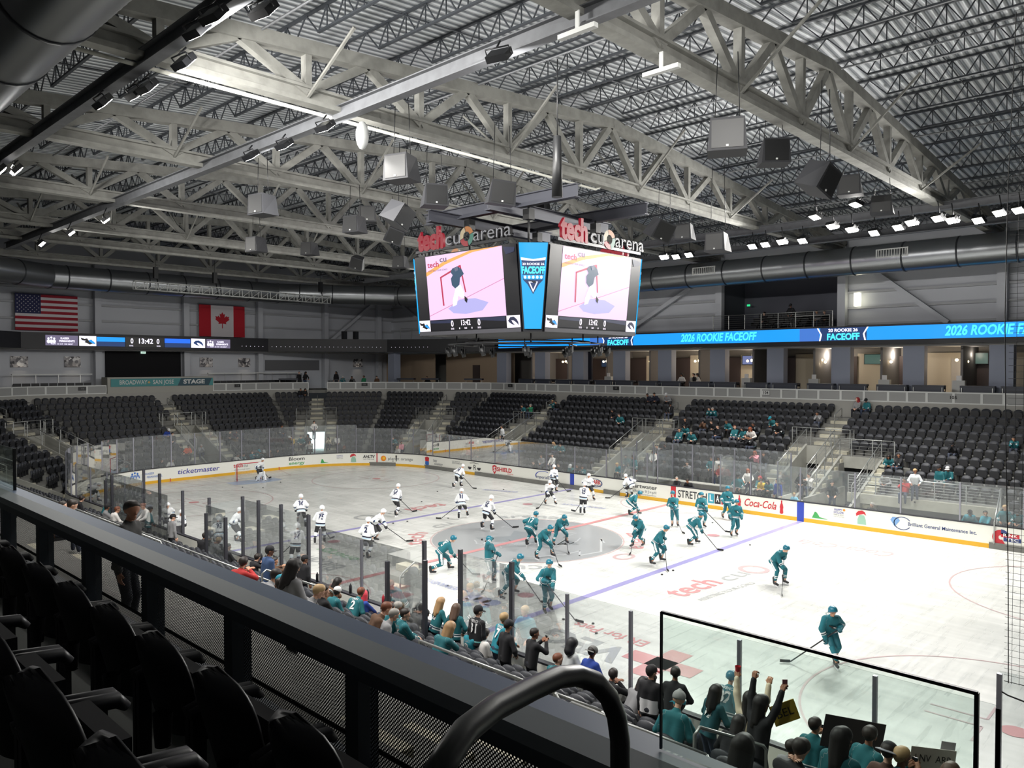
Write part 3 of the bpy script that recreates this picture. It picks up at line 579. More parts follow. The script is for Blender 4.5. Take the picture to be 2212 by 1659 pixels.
PEOPLE = [[-8.83,23.88,4.72,0,0,"s","nv","b"],[-8.32,23.88,4.7,0,0,"s","nv","b"],[-7.24,23.88,4.69,0,0,"s","gy","wc"],[-6.0,22.16,4.3,0,2,"s","bk","bc"],[-10.3,21.3,3.62,0,3,"s","bk","lb"],[-9.17,20.44,3.56,0,4,"s","tl","b"],[-2.71,22.16,3.94,0,2,"s","tl","b"],[-2.35,22.16,3.96,0,2,"s","tl","g"],[-2.2,20.44,3.2,0,4,"s","br","bc"],[-1.43,20.44,3.21,0,4,"s","bk","b"],[-0.61,19.58,3.02,0,5,"s","bk","b"],[-0.33,20.44,3.14,0,4,"s","tl","b"],[0.49,19.58,3.02,0,5,"s","tl","r"],[1.14,19.58,3.2,0,5,"s","tl","lb"],[1.68,19.58,3.17,0,5,"s","wh","lr"],[1.58,20.44,3.24,0,4,"s","bj","b"],[1.79,18.72,2.81,0,6,"s","bk","b"],[2.17,18.72,2.8,0,6,"s","bj","b"],[-3.65,20.44,3.13,0,4,"s","bk","b"],[-3.09,19.58,2.76,0,5,"s","tl","lb"],[-2.12,18.72,2.77,0,6,"s","tl","b"],[-3.15,18.72,2.77,0,6,"s","tl","b"],[2.4,21.3,3.6,0,3,"s","tl","tc"],[3.2,20.44,3.5,0,4,"s","bj","b"],[4.99,22.16,3.97,0,2,"s","gy","b"],[3.27,17.0,1.77,0,8,"s","pk","lr"],[3.77,17.0,1.83,0,8,"s","bk","b"],[6.72,23.88,4.86,0,0,"s","gy","rd"],[7.34,23.88,4.85,0,0,"s","tl","bc"],[10.57,17.86,2.03,0,7,"s","tl","lb"],[11.05,17.86,2.12,0,7,"s","bj","b"],[12.62,15.28,1.29,0,10,"t","wj","bl"],[10.98,16.14,1.3,0,9,"s","gy","bc"],[12.15,15.28,1.19,0,10,"s","rd","b"],[13.34,19.58,2.83,0,5,"s","bk","bc"],[15.96,20.44,3.24,0,4,"s","tl","b"],[13.54,16.14,1.64,0,9,"t","tl","bc"],[13.75,17.0,1.76,0,8,"s","tl","wc"],[15.47,13.56,0.33,0,12,"s","t2","bc"],[16.11,13.56,0.26,0,12,"s","t2","b"],[16.87,13.56,0.21,0,12,"t","tl","bl"],[17.32,14.42,0.45,0,11,"s","tl","bc"],[11.14,13.56,0.01,0,12,"s","bk","g"],[4.05,14.42,0.58,0,11,"t","wh","lr"],[4.45,15.28,1.03,0,10,"s","bk","b"],[4.73,14.42,0.61,0,11,"s","tl","rd"],[5.34,14.42,0.49,0,11,"s","tl","lb"],[4.93,14.42,0.58,0,11,"s","yl","b"],[6.24,13.56,0.3,0,12,"t","bu","b"],[7.18,13.56,-0.05,0,12,"t","lbu","bl"],[6.8,15.28,1.04,0,10,"s","bk","lb"],[7.22,15.28,0.95,0,10,"s","wh","b"],[9.15,13.56,0.5,0,12,"t","bk","b"],[3.84,13.56,0.35,0,12,"t","tl","bc"],[-3.84,14.42,0.72,0,11,"t","tl","lb"],[-4.98,15.28,1.05,0,10,"s","tl","b"],[-4.89,14.42,0.65,0,11,"s","t2","bl"],[-4.27,14.42,0.61,0,11,"s","wh","lb"],[-3.49,16.14,1.32,0,9,"s","wh","b"],[-3.55,17.0,1.71,0,8,"s","gy","b"],[-3.15,17.0,1.73,0,8,"s","bk","b"],[-0.35,15.28,0.96,0,10,"s","gy","b"],[1.21,15.28,0.94,0,10,"t","tl","b"],[1.71,15.28,1.03,0,10,"t","wh","lb"],[1.83,15.28,1.01,0,10,"s","rd","b"],[2.26,15.28,1.05,0,10,"s","rd","b"],[-0.15,13.56,0.18,0,12,"s","bk","g"],[0.74,13.56,-0.06,0,12,"s","bk","b"],[-19.72,21.3,3.57,0,3,"s","tl","b"],[-19.13,21.3,3.63,0,3,"s","gn","g"],[-17.3,22.16,4.05,0,2,"s","tl","bl"],[-16.79,22.16,3.99,0,2,"s","bk","b"],[-18.22,17.0,1.72,0,8,"t","wj","b"],[-19.79,14.42,0.64,0,11,"s","wh","b"],[-19.25,14.42,0.64,0,11,"s","pk","b"],[-19.63,15.28,0.92,0,10,"s","rd","b"],[-19.1,15.28,1.03,0,10,"s","tl","wc"],[-18.0,14.42,0.45,0,11,"s","bk","b"],[-15.56,14.42,0.67,0,11,"s","bu","b"],[-14.31,14.42,0.73,0,11,"s","gy","b"],[-11.74,16.14,1.4,0,9,"s","tl","lbl"],[-11.3,16.14,1.29,0,9,"s","tl","b"],[-11.76,14.42,0.55,0,11,"s","gy","b"],[-11.44,13.56,0.32,0,12,"s","bk","b"],[-10.8,14.42,0.66,0,11,"s","wh","b"],[-9.39,13.56,0.24,0,12,"s","bk","b"],[-8.24,13.56,0.37,0,12,"s","tl","wc"],[-7.84,13.56,0.28,0,12,"s","bk","b"],[-7.29,13.56,0.27,0,12,"s","tl","b"],[-40.43,12.08,4.71,2,0,"s","bk","b"],[-40.19,12.44,4.71,2,0,"s","bk","lb"],[-35.0,6.99,1.97,3,8,"s","bj","b"],[-33.85,9.53,1.7,2,8,"t","wh","b"],[-33.28,6.82,0.98,3,10,"s","bk","wc"],[-33.41,7.11,1.27,2,10,"s","yl","b"],[-32.94,7.8,1.25,2,10,"s","tl","b"],[-32.67,8.2,1.2,2,10,"s","bk","lb"],[-31.83,7.91,0.85,2,11,"s","wh","lb"],[-31.67,9.69,0.93,2,10,"s","cr","lb"],[-31.32,10.2,1.0,2,10,"s","wh","lb"],[-29.58,9.71,0.29,2,12,"s","bk","lr"],[-27.66,13.53,0.93,1,10,"s","tl","b"],[-26.41,13.24,0.56,1,11,"s","pk","b"],[-25.89,12.54,0.34,1,12,"s","wh","bl"],[-24.01,13.6,0.4,1,12,"s","bk","b"],[-31.56,2.59,0.25,3,12,"s","t2","b"],[-31.56,3.06,0.47,3,12,"s","tl","tc"],[-31.56,3.45,0.44,3,12,"s","bk","wc"],[-31.56,4.0,0.02,3,12,"s","br","bl"],[-31.56,4.69,0.23,3,12,"s","bj","b"],[-35.0,2.2,1.63,3,8,"s","bk","b"],[-35.0,2.75,1.67,3,8,"s","nv","bc"],[-33.28,-2.35,1.04,3,10,"s","bk","bc"],[-33.28,-1.83,1.0,3,10,"s","or","b"],[-33.28,-0.8,0.92,3,10,"s","gy","g"],[-31.56,1.1,0.15,3,12,"s","wh","b"],[-31.56,1.66,0.11,3,12,"s","tl","b"],[-35.86,-2.32,2.04,3,7,"s","bu","wc"],[-35.0,-2.18,2.05,3,8,"s","bk","b"],[-31.34,-7.11,0.18,4,12,"s","tl","b"],[-30.15,-8.86,0.17,4,12,"s","gy","b"],[-31.56,-4.45,0.22,3,12,"s","bk","b"],[-31.56,-3.89,0.03,3,12,"s","wh","b"],[6.52,-17.0,1.82,6,8,"t","dn","bc"],[0.86,-14.42,0.66,6,11,"s","bk","b"],[13.57,-20.44,3.35,6,4,"t","gy","lb"],[2.54,-13.56,0.5,6,12,"t","bk","bc"],[11.47,-19.58,2.95,6,5,"s","tl","tc"],[10.89,-19.58,2.96,6,5,"s","gy","b"],[11.76,-19.58,2.97,6,5,"s","bk","b"],[12.07,-19.58,3.01,6,5,"s","br","b"],[12.32,-19.58,2.97,6,5,"s","gy","bl"],[0.73,-13.56,0.4,6,12,"s","br","b"],[8.39,-18.72,2.62,6,6,"s","rd","b"],[5.13,-14.42,0.69,6,11,"s","br","lb"],[10.5,-17.86,2.23,6,7,"s","bk","b"],[8.2,-16.14,1.33,6,9,"s","tl","wc"],[7.74,-15.28,1.05,6,10,"s","tl","r"],[5.9,-13.56,0.26,6,12,"s","bu","lrd"],[6.89,-13.56,0.35,6,12,"s","bj","lb"],[10.29,-16.14,1.42,6,9,"s","gy","g"],[10.55,-16.14,1.45,6,9,"s","tl","b"],[8.59,-14.42,0.65,6,11,"s","gy","bl"],[8.0,-13.56,0.33,6,12,"s","gy","b"],[11.09,-16.14,1.46,6,9,"s","tl","b"],[12.35,-17.86,2.03,6,7,"s","gy","g"],[12.06,-17.86,1.92,6,7,"s","br","r"],[8.71,-13.56,0.31,6,12,"s","nv","bc"],[9.12,-13.56,0.49,6,12,"t","tl","lbl"],[9.89,-13.56,0.52,6,12,"t","tl","lbr"],[10.69,-13.56,0.4,6,12,"t","bj","bc"],[11.46,-13.56,0.45,6,12,"t","t2","bl"],[13.14,-17.0,1.81,6,8,"s","tl","lbl"],[10.55,-13.56,0.34,6,12,"s","t2","bc"],[10.87,-13.56,0.29,6,12,"s","wh","b"],[12.56,-14.42,0.67,6,11,"t","bk","bc"],[12.58,-13.56,0.66,6,12,"tp","bk","b"],[13.65,-13.56,0.5,6,12,"t","gj","bh"],[14.31,-13.56,0.58,6,12,"t","bu","gc"],[13.39,-13.56,0.35,6,12,"s","tl","r"],[14.82,-13.56,0.41,6,12,"s","bk","b"],[15.33,-13.56,0.35,6,12,"s","gy","lb"],[16.43,-14.42,1.07,6,11,"t","bw","rc"],[16.41,-13.56,0.36,6,12,"t","bk","b"],[17.95,-16.14,1.58,6,9,"s","tl","kn"],[17.6,-15.28,1.17,6,10,"s","t2","tc"],[17.7,-14.42,0.89,6,11,"t","tj","lb"],[18.52,-15.28,1.31,6,10,"s","bk","lb"],[19.05,-15.28,1.24,6,10,"ta","bk","lb"],[18.48,-14.42,0.77,6,11,"ta","cr","lb"],[20.58,-17.86,2.39,6,7,"s","bk","b"],[19.24,-14.42,0.62,6,11,"s","gy","b"],[20.86,-19.58,3.13,6,5,"s","bk","lb"],[19.61,-14.42,0.45,6,11,"tp","tl","b"],[21.29,-17.86,2.24,6,7,"t","tl","lb"],[20.66,-15.28,1.18,6,10,"t","tl","b"],[21.27,-16.14,1.67,6,9,"t","lj","gbc"],[21.43,-16.14,1.64,6,9,"tp","tl","bl"],[22.05,-16.14,1.77,6,9,"tp","bk","lbr"],[4.41,-21.3,3.79,6,3,"s","br","b"],[2.11,-20.44,3.32,6,4,"s","br","b"],[-10.86,-16.14,1.43,6,9,"s","bk","b"],[-15.73,-13.56,0.27,6,12,"s","tl","b"],[-10.02,-15.28,1.07,6,10,"s","gy","bc"],[-9.28,-15.28,1.07,6,10,"s","wh","r"],[-10.12,-13.56,0.49,6,12,"t","tl","b"],[-5.65,-14.42,0.66,6,11,"t","gy","bc"],[-4.88,-13.56,0.45,6,12,"s","bk","b"],[-4.32,-13.56,0.5,6,12,"s","gy","bl"],[-2.67,-13.56,0.58,6,12,"s","bk","b"]]
sat = [(p[0], p[1]) for p in PEOPLE if p[5] == 's']
camv = Vector(cam.location); seats = []
for i in range(7):
    a, b, d, n, L = SEG[i]; rz = math.atan2(n.y, n.x) - math.pi / 2
    for k in range(13):
        if i in (5,) and k < 4: continue
        if i == 6 and k < 7: continue
        lo, hi = seg_range(i, k)
        lo += .12; hi -= .12
        for s0, s1 in runs(lo, hi, cuts(i, k)):
            m = int((s1 - s0) / .53)
            if m < 1: continue
            g = (s1 - s0 - m * .53) / 2
            for j in range(m):
                s = s0 + g + (j + .5) * .53; p = P3(i, s, TR * k + .04, rowz(k))
                if p.x > 26 or (i == 6 and p.x > 23): continue
                if any(abs(p.x - q[0]) < .45 and abs(p.y - q[1]) < .45 and math.hypot(p.x - q[0], p.y - q[1]) < .36 for q in sat): continue
                seats.append(((p - camv).length, i, k, p, rz))
seats.sort(key=lambda t: t[0])
SL = {0: 'empty charcoal folding seat in the rows on the far side of the rink', 1: 'empty charcoal folding seat in the far right corner block', 2: 'empty charcoal folding seat in the far corner block', 3: 'empty charcoal folding seat behind the far goal',
      4: 'empty charcoal folding seat in the left corner block', 5: 'empty dark folding seat low in the near left corner', 6: 'empty dark folding seat among the near spectators'}
for q, (D, i, k, p, rz) in enumerate(seats[:148]):
    if q < 50:
        e = empty('arena_seat', p, rz); 
        for me, nm in ((SB, 'seat_back'), (SPM, 'seat_pan'), (SQM, 'seat_bracket')): new_obj(nm, me, e)
    else:
        e = new_obj('arena_seat', SEATM); e.location = p; e.rotation_euler = (0, 0, rz)
    tag(e, SL[i], 'seat', 'arena seats, ' + RN[i])
rest = seats[148:]; base = np.array([v.co[:] for v in SEATM.vertices]); bf = [tuple(f.vertices) for f in SEATM.polygons]; bm_ = [f.material_index for f in SEATM.polygons]; nv = len(base)
V_ = []; F_ = []; MI = []
for D, i, k, p, rz in rest:
    c, s_ = math.cos(rz), math.sin(rz); o = len(V_) * nv
    V_.append(np.c_[base[:, 0] * c - base[:, 1] * s_ + p.x, base[:, 0] * s_ + base[:, 1] * c + p.y, base[:, 2] + p.z])
    F_ += [tuple(v + o for v in f) for f in bf]; MI += bm_
me = bpy.data.meshes.new('arena_seating'); me.from_pydata(np.concatenate(V_).tolist(), [], F_); me.materials.append(M_['seatb']); me.materials.append(M_['seatp'])
me.polygons.foreach_set('material_index', MI); me.polygons.foreach_set('use_smooth', [m == 0 for m in MI]); me.update()
tag(new_obj('arena_seating', me), 'rows upon rows of empty charcoal seats in the far stands', 'seats', kind='stuff')
# ================================================================ PARAPET, CONCOURSE, SUITES, RIBBON BOARD
OUT = lambda d: offset_poly(BV, -d)
def wallrun(mb, poly, th, z0, z1, idx=range(7), mi=0):
    """upright slab along the open polygon (outward thickness th)"""
    A = offset_poly(poly, 0); B = offset_poly(poly, -th)
    for i in idx:
        vs = [(A[i].x, A[i].y, z0), (A[i + 1].x, A[i + 1].y, z0), (B[i + 1].x, B[i + 1].y, z0), (B[i].x, B[i].y, z0)]; vs += [(x, y, z1) for x, y, z in vs]
        mb.add(vs, [(0, 1, 2, 3), (4, 7, 6, 5), (0, 4, 5, 1), (1, 5, 6, 2), (2, 6, 7, 3), (3, 7, 4, 0)], mi)
def wallrun_gap(mb, d0, d1, z0, z1, gaps, idx=range(6), mi=0, off=0.):
    A = OUT(d0); B = OUT(d1)
    for i in idx:
        a, b, d, n, L = SEG[i]; lo = (A[i] - a).dot(d); hi = (A[i + 1] - a).dot(d)
        for s0, s1 in runs(lo, hi, [g[1:] for g in gaps if g[0] == i]):
            p = [P3(i, s0, -d0, z0), P3(i, s1, -d0, z0), P3(i, s1 if s1 < hi else (B[i + 1] - a).dot(d), -d1, z0), P3(i, s0 if s0 > lo else (B[i] - a).dot(d), -d1, z0)]
            p += [Vector((v.x, v.y, z1)) for v in p]
            mb.add(p, [(0, 1, 2, 3), (4, 7, 6, 5), (0, 4, 5, 1), (1, 5, 6, 2), (2, 6, 7, 3), (3, 7, 4, 0)], mi)
GAP = [(2, 5.55, 7.25)]
mb = MB(); wallrun_gap(mb, .2, .5, 3.8, 5.95, GAP, idx=range(6)); o = mb.build('wall_parapet', [mat('parapet_concrete', (156, 155, 150), .8)]); o['kind'] = 'structure'
# concourse slab behind
mb = MB(); A = OUT(.5)
ring = [(p.x, p.y) for p in A]; 
for i in range(6):
    a, b, d, n, L = SEG[i]; p = [P3(i, (A[i] - a).dot(d), -.5, 5.6), P3(i, (A[i + 1] - a).dot(d), -.5, 5.6), P3(i, (A[i + 1] - a).dot(d) + (8 if i < 5 else 0), -9, 5.6), P3(i, (A[i] - a).dot(d) - (8 if i else 0), -9, 5.6)]
    z0 = 5.6 + .002 * i; p = [Vector((v.x, v.y, z0)) for v in p]; mb.add(p + [v + Vector((0, 0, .3)) for v in p], [(0, 3, 2, 1), (4, 5, 6, 7), (0, 1, 5, 4), (1, 2, 6, 5), (2, 3, 7, 6), (3, 0, 4, 7)])
mb.v = [(max(x, -45.3), min(y, 31), z) for x, y, z in mb.v]
o = mb.build('floor_concourse', [M_['tread']]); o['kind'] = 'structure'
# framed perforated panels of the parapet
perf = mat('perforated_panel_grey', (150, 151, 150), .6)
npan = 0
for i in range(5):
    a, b, d, n, L = SEG[i]; A = OUT(.3); lo = (A[i] - a).dot(d); hi = (A[i + 1] - a).dot(d)
    stage = [(3, 5.5, 14.4)]
    short = [] 
    for s0, s1 in runs(max(lo, 8) if i == 0 else lo, hi, [g[1:] for g in GAP + stage if g[0] == i]):
        e = empty('parapet_panel', (0, 0, 0), 0, {0: 'long run of white framed grey mesh parapet panels along the far side', 1: 'white framed mesh parapet panels in the far corner right of the bend', 2: 'white framed mesh parapet panels beside the stairs to the concourse', 3: 'white framed mesh parapet panels at the far end beside the stage banner', 4: 'white framed mesh parapet panels in the left corner'}[i], 'parapet', 'parapet panels')
        fb = MB()
        q = s0; ar = [g for g in AIS if g[0] == i]
        cuts_ = [s0]; q = s0
        while q < s1 - .9:
            w = 1.46
            if any(abs(q + .6 - g[1] - 3.4) < .8 or abs(q + .6 - g[1] + 3.4) < .8 for g in ar) and i == 0: w = 1.1
            q = min(s1, q + w); q = s1 if s1 - q < .7 else q; cuts_.append(q)
        for u0, u1 in zip(cuts_, cuts_[1:]):
            for (p0, p1, z0, z1) in ((u0, u1, 6.57, 6.65), (u0, u1, 5.95, 6.02), (u0, u0 + .07, 6.02, 6.57), (u1 - .07, u1, 6.02, 6.57)):
                v = [P3(i, p0, -.22, z0), P3(i, p1, -.22, z0), P3(i, p1, -.32, z0), P3(i, p0, -.32, z0)]; v += [Vector((t.x, t.y, z1)) for t in v]
                fb.add(v, [(0, 1, 2, 3), (4, 7, 6, 5), (0, 4, 5, 1), (1, 5, 6, 2), (2, 6, 7, 3), (3, 7, 4, 0)])
            v = [P3(i, u0 + .07, -.26, 6.02), P3(i, u1 - .07, -.26, 6.02), P3(i, u1 - .07, -.28, 6.02), P3(i, u0 + .07, -.28, 6.02)]; v += [Vector((t.x, t.y, 6.57)) for t in v]
            MB().add(v, [(0, 1, 2, 3), (4, 7, 6, 5), (0, 4, 5, 1), (1, 5, 6, 2), (2, 6, 7, 3), (3, 7, 4, 0)]).build('mesh_infill', [perf], e)
        fb.build('panel_frame', [M_['white']], e)
        # green glass over the ends of the aisles
        if i == 0:
            for g in ar:
                for sg in (-3.0, 3.0):
                    v = [P3(i, g[1] + sg - .55, -.2, 6.45), P3(i, g[1] + sg + .55, -.2, 6.45), P3(i, g[1] + sg + .55, -.19, 6.45), P3(i, g[1] + sg - .55, -.19, 6.45)]; v += [Vector((t.x, t.y, 6.72)) for t in v]
def face_map(i, s, off, z):
    a, b, d, n, L = SEG[i]; org = P3(i, s, off, z); return plane_map(org, -Vector((d.x, d.y, 0)), (0, 0, 1))
# the face seen from the ice reads along -d
def plaque(i, s, txt, m_txt, m_bg=None, h=.16, z=6.35, w=None):
    if m_bg:
        v = [P3(i, s - .28, -.205, z - .14), P3(i, s + .28, -.205, z - .14), P3(i, s + .28, -.215, z - .14), P3(i, s - .28, -.215, z - .14)]; v += [Vector((t.x, t.y, z + .14)) for t in v]
        o = MB().add(v, [(0, 1, 2, 3), (4, 7, 6, 5), (0, 4, 5, 1), (1, 5, 6, 2), (2, 6, 7, 3), (3, 7, 4, 0)]).build('section_sign', [m_bg])
    else: o = empty('section_sign', (0, 0, 0))
    a, b, d, n, L = SEG[i]; f = plane_map(P3(i, s, -.198, z), Vector((-d.x, -d.y, 0)) * (1 if (Vector((-d.x, -d.y, 0)).cross(Vector((0, 0, 1)))).dot(Vector((n.x, n.y, 0))) > 0 else -1), (0, 0, 1))
    lettering('sign_number', txt, h, f, m_txt, o, w, bold=.02); tag(o, 'section number %s on the parapet mesh panel' % txt, 'sign', 'section numbers'); return o
plaque(0, 21.9, '105', M_['black'], None, .2, 6.33); plaque(0, 33.6, '104', M_['black'], M_['white'], .2, 6.33); plaque(0, 46.4, '103', mat('sign_grey', (120, 120, 120)), M_['black'], .12, 6.4); plaque(0, 58.3, '102', mat('sign_grey', (1, 1, 1)), M_['black'], .12, 6.4)
plaque(2, 2.0, '101', mat('sign_grey', (1, 1, 1)), M_['black'], .12, 6.4); plaque(3, 3.2, '118', mat('sign_grey', (1, 1, 1)), M_['black'], .12, 6.4); plaque(3, 16.2, '116', mat('sign_grey', (1, 1, 1)), M_['black'], .12, 6.4)
# stage block with banner at the far end
mb = MB(); mb.box(-43.6, -42.25, -4.35, 4.55, 4.2, 7.28); o = mb.build('wall_stage_front', [mat('stage_front_grey', (158, 157, 150), .7)]); o['kind'] = 'structure'
bn = MB().box(-42.24, -42.2, -4.1, 4.45, 6.5, 7.15).build('stage_banner', [mat('banner_teal', (74, 140, 142), .7)]); tag(bn, 'teal banner reading BROADWAY SAN JOSE STAGE on the end parapet', 'banner')
f = plane_map((-42.19, 0, 6.83), (0, 1, 0), (0, 0, 1))
for t, y, w, m, bd in (('BROADWAY', -2.35, 2.2, M_['white'], .01), ('SAN JOSE', .1, 1.75, M_['white'], .01), ('STAGE', 2.75, 1.9, M_['white'], .04)): lettering('banner_lettering', t, .36, plane_map((-42.185, y, 6.83), (0, 1, 0), (0, 0, 1)), m, bn, w, bold=bd)
MB().add([(-42.19, 1.3, 6.5), (-42.19, 4.05, 6.5), (-42.19, 4.35, 7.15), (-42.19, 1.6, 7.15)], [(0, 1, 2, 3)]).build('banner_dark_patch', [mat('banner_slate', (52, 78, 90), .7)], bn)
MB().add([(-42.185, -1.1 + .13 * (1 if k % 2 else .45) * math.sin(k * math.pi / 5), 6.83 + .13 * (.45 if k % 2 == 1 else 1) * math.cos(k * math.pi / 5)) for k in range(10)], [tuple(range(10))]).build('banner_star', [mat('star_gold', (190, 160, 100))], bn)

# ---- ribbon board (LED fascia) all round, walls, roof
lblue = mat('led_blue', (20, 140, 235), .5, emit=1.1); lcyan = mat('led_cyan', (70, 215, 250), .5, emit=1.3); lwhite = mat('led_white', (240, 235, 255), .5, emit=1.3); lnavy = mat('led_navy', (30, 60, 110), .5, emit=.8); ldim = mat('led_slate', (60, 110, 190), .5, emit=1.)
lpur = mat('led_grey_purple', (120, 112, 140), .5, emit=.7); lblk = mat('led_black', (20, 20, 28), .4, emit=.05)
mb = MB(); wallrun_gap(mb, .9, 1.5, 9.58, 10.82, [], idx=range(5)); R = mb.build('ribbon_board', [M_['dark']]); tag(R, 'black fascia band with LED ribbon display running round the hall', 'ribbon display')
def rib(i, s0, s1, z0, z1, m, name='led_panel', off=-.885):
    v = [P3(i, s0, off, z0), P3(i, s1, off, z0), P3(i, s1, off - .012, z0), P3(i, s0, off - .012, z0)]; v += [Vector((t.x, t.y, z1)) for t in v]
    return MB().add(v, [(0, 1, 2, 3), (4, 7, 6, 5), (0, 4, 5, 1), (1, 5, 6, 2), (2, 6, 7, 3), (3, 7, 4, 0)]).build(name, [m], R)
rib(0, 8, 60.5, 9.88, 10.74, lblue); 
a, b, d, n, L = SEG[0]
def rtext(i, s, z, t, h, m, w=None, off=-.87, **k):
    a, b, d, n, L = SEG[i]; r = Vector((-d.x, -d.y, 0)); 
    if r.cross(Vector((0, 0, 1))).dot(Vector((n.x, n.y, 0))) < 0: r = -r
    return lettering('led_lettering', t, h, plane_map(P3(i, s, off, z), r, (0, 0, 1)), m, R, w, **k)
from_px = {}
for s in (20.9 - 2.2, 41.9, 62.5):
    pass
rtext(0, 22.2, 10.31, '2026 ROOKIE FACEOFF', .62, lcyan, 6.6, shear=.2, bold=.02) if 0 else None
for xc in (14.5, -3.75): rtext(0, 34 - xc, 10.31, '2026 ROOKIE FACEOFF', .58, lcyan, 6.2, shear=.2, bold=.03)
for xc in (5.4, -12.7):
    s = 34 - xc; rib(0, s + 1.55, s + 2.9, 9.88, 10.74, ldim, off=-.88); rib(0, s - 1.5, s + 1.5, 9.88, 10.74, lnavy, off=-.88)
    rtext(0, s, 10.56, '20 ROOKIE 26', .2, lwhite, 1.9, bold=.03); rtext(0, s, 10.12, 'FACEOFF', .42, lcyan, 2.1, bold=.04)
    for q in (-1.62, 1.62):
        mb = MB(); a_, b_, d_, n_, L_ = SEG[0]; sg = 1 if q > 0 else -1
        mb.add([P3(0, s + q, -.868, 10.74), P3(0, s + q + .1, -.868, 10.74), P3(0, s + q - sg * .25 + .1, -.868, 10.3), P3(0, s + q - sg * .15 + .1, -.868, 9.88), P3(0, s + q - sg * .15, -.868, 9.88), P3(0, s + q - sg * .25, -.868, 10.3)], [(0, 1, 2, 3, 4, 5)]); mb.build('led_chevron', [lwhite], R)
def endpan(y0, y1, z0, z1, m, name='led_panel', dx=0.): return MB().box(-42.885, -42.86 + dx, y0, y1, z0, z1).build(name, [m], R)
ZA, ZB = 9.82, 10.62
endpan(-8.6, -6.3, ZA, ZB, lpur); endpan(-6.2, -4.95, ZA, ZB, lwhite); endpan(-4.9, -2.74, 10.2, ZB - .05, lblue); endpan(-4.9, -2.74, ZA, 10.2, lnavy, dx=.005)
endpan(-2.7, .48, ZA, ZB, lblk); endpan(.52, 2.73, 10.2, ZB - .05, mat('led_royal', (30, 100, 240), .5, emit=1.1)); endpan(.52, 2.73, ZA, 10.2, lnavy, dx=.005); endpan(2.82, 4.07, ZA, ZB, lwhite); endpan(4.2, 6.42, ZA, ZB, lpur)
def etext(y, z, t, h, m, w=None, **k): return lettering('led_lettering', t, h, plane_map((-42.84, y, z), (0, 1, 0), (0, 0, 1)), m, R, w, **k)
etext(-2.19, 10.28, '0', .42, lwhite, .22, bold=.02); etext(-.06, 10.28, '0', .42, lwhite, .22, bold=.02); etext(-1.1, 10.28, '13:42', .42, lwhite, 1.15, bold=.02); etext(-2.25, 9.9, 'SOG', .12, lwhite, .3); etext(-.02, 9.9, 'SOG', .12, lwhite, .3)
for y0 in (-7.45, 5.3):
    etext(y0 + .2, 10.38, 'KAISER', .15, lwhite, .62, bold=.02); etext(y0 + .35, 10.16, 'PERMANENTE', .15, lwhite, 1.1, bold=.02); etext(y0, 9.93, 'VISIT 10 OF 100 BEST', .1, lwhite, 1.6)
    mb = MB()
    for k in range(3): mb.add([(-42.835, y0 - .75 + (k - 1) * .2 + yy, 10.36 + zz + (.06 if k == 1 else 0)) for yy, zz in circ_pts(.075)], [tuple(range(20))]); mb.add([(-42.835, y0 - .75 + (k - 1) * .2 + yy, 10.13 + zz) for yy, zz in circ_pts(.11, ry=.15)], [tuple(range(20))])
    mb.build('led_people_emblem', [lwhite], R)
SHARK = [(-1, .5), (-.45, .35), (-.1, .42), (.1, .1), (.45, .25), (.75, -.05), (1, -.4), (.6, -.35), (.25, -.5), (-.1, -.3), (-.5, -.15), (-.3, .05), (-.8, .1)]
FINW = [(-.05, .1), (.3, .15), (.6, -.05), (.85, -.35), (.5, -.28), (.1, -.1)]
WING = [(-.9, .1), (-.5, .5), (.1, .55), (.6, .25), (.85, -.1), (.9, -.5), (.6, -.2), (.1, .1), (-.3, .15), (-.1, -.15), (.3, -.45), (-.3, -.3), (-.75, -.05)]
def emb(name, pts, f, sc, m, par, off=.0):
    mb = MB(); mb.add([f(x * sc, y * sc) for x, y in pts], [tuple(range(len(pts)))]); return mb.build(name, [m], par)
emb('led_shark_emblem', SHARK, plane_map((-42.83, -5.58, 10.2), (0, 1, 0), (0, 0, 1)), .55, lblk, R); emb('led_shark_fin', FINW, plane_map((-42.82, -5.5, 10.2), (0, 1, 0), (0, 0, 1)), .6, lblue, R)
emb('led_wing_emblem', WING, plane_map((-42.83, 3.44, 10.2), (0, 1, 0), (0, 0, 1)), .5, lnavy, R)
# small lights under the dark ribbon
bl = MB()
for k in range(26): y = 14.2 - 2; p = P3(2, .4 + k * .41, -.86, 10.05); bl.ball(p, .022, 5)
for k in range(16): p = P3(3, 4.5 * 0 + .3 + k * .38 * 0 + k * .42, -.86, 10.05) if k < 6 else P3(1, 6.5 + (k - 6) * .42, -.86, 10.05); bl.ball(p, .022, 5)
bl.build('indicator_lights', [lwhite], R)
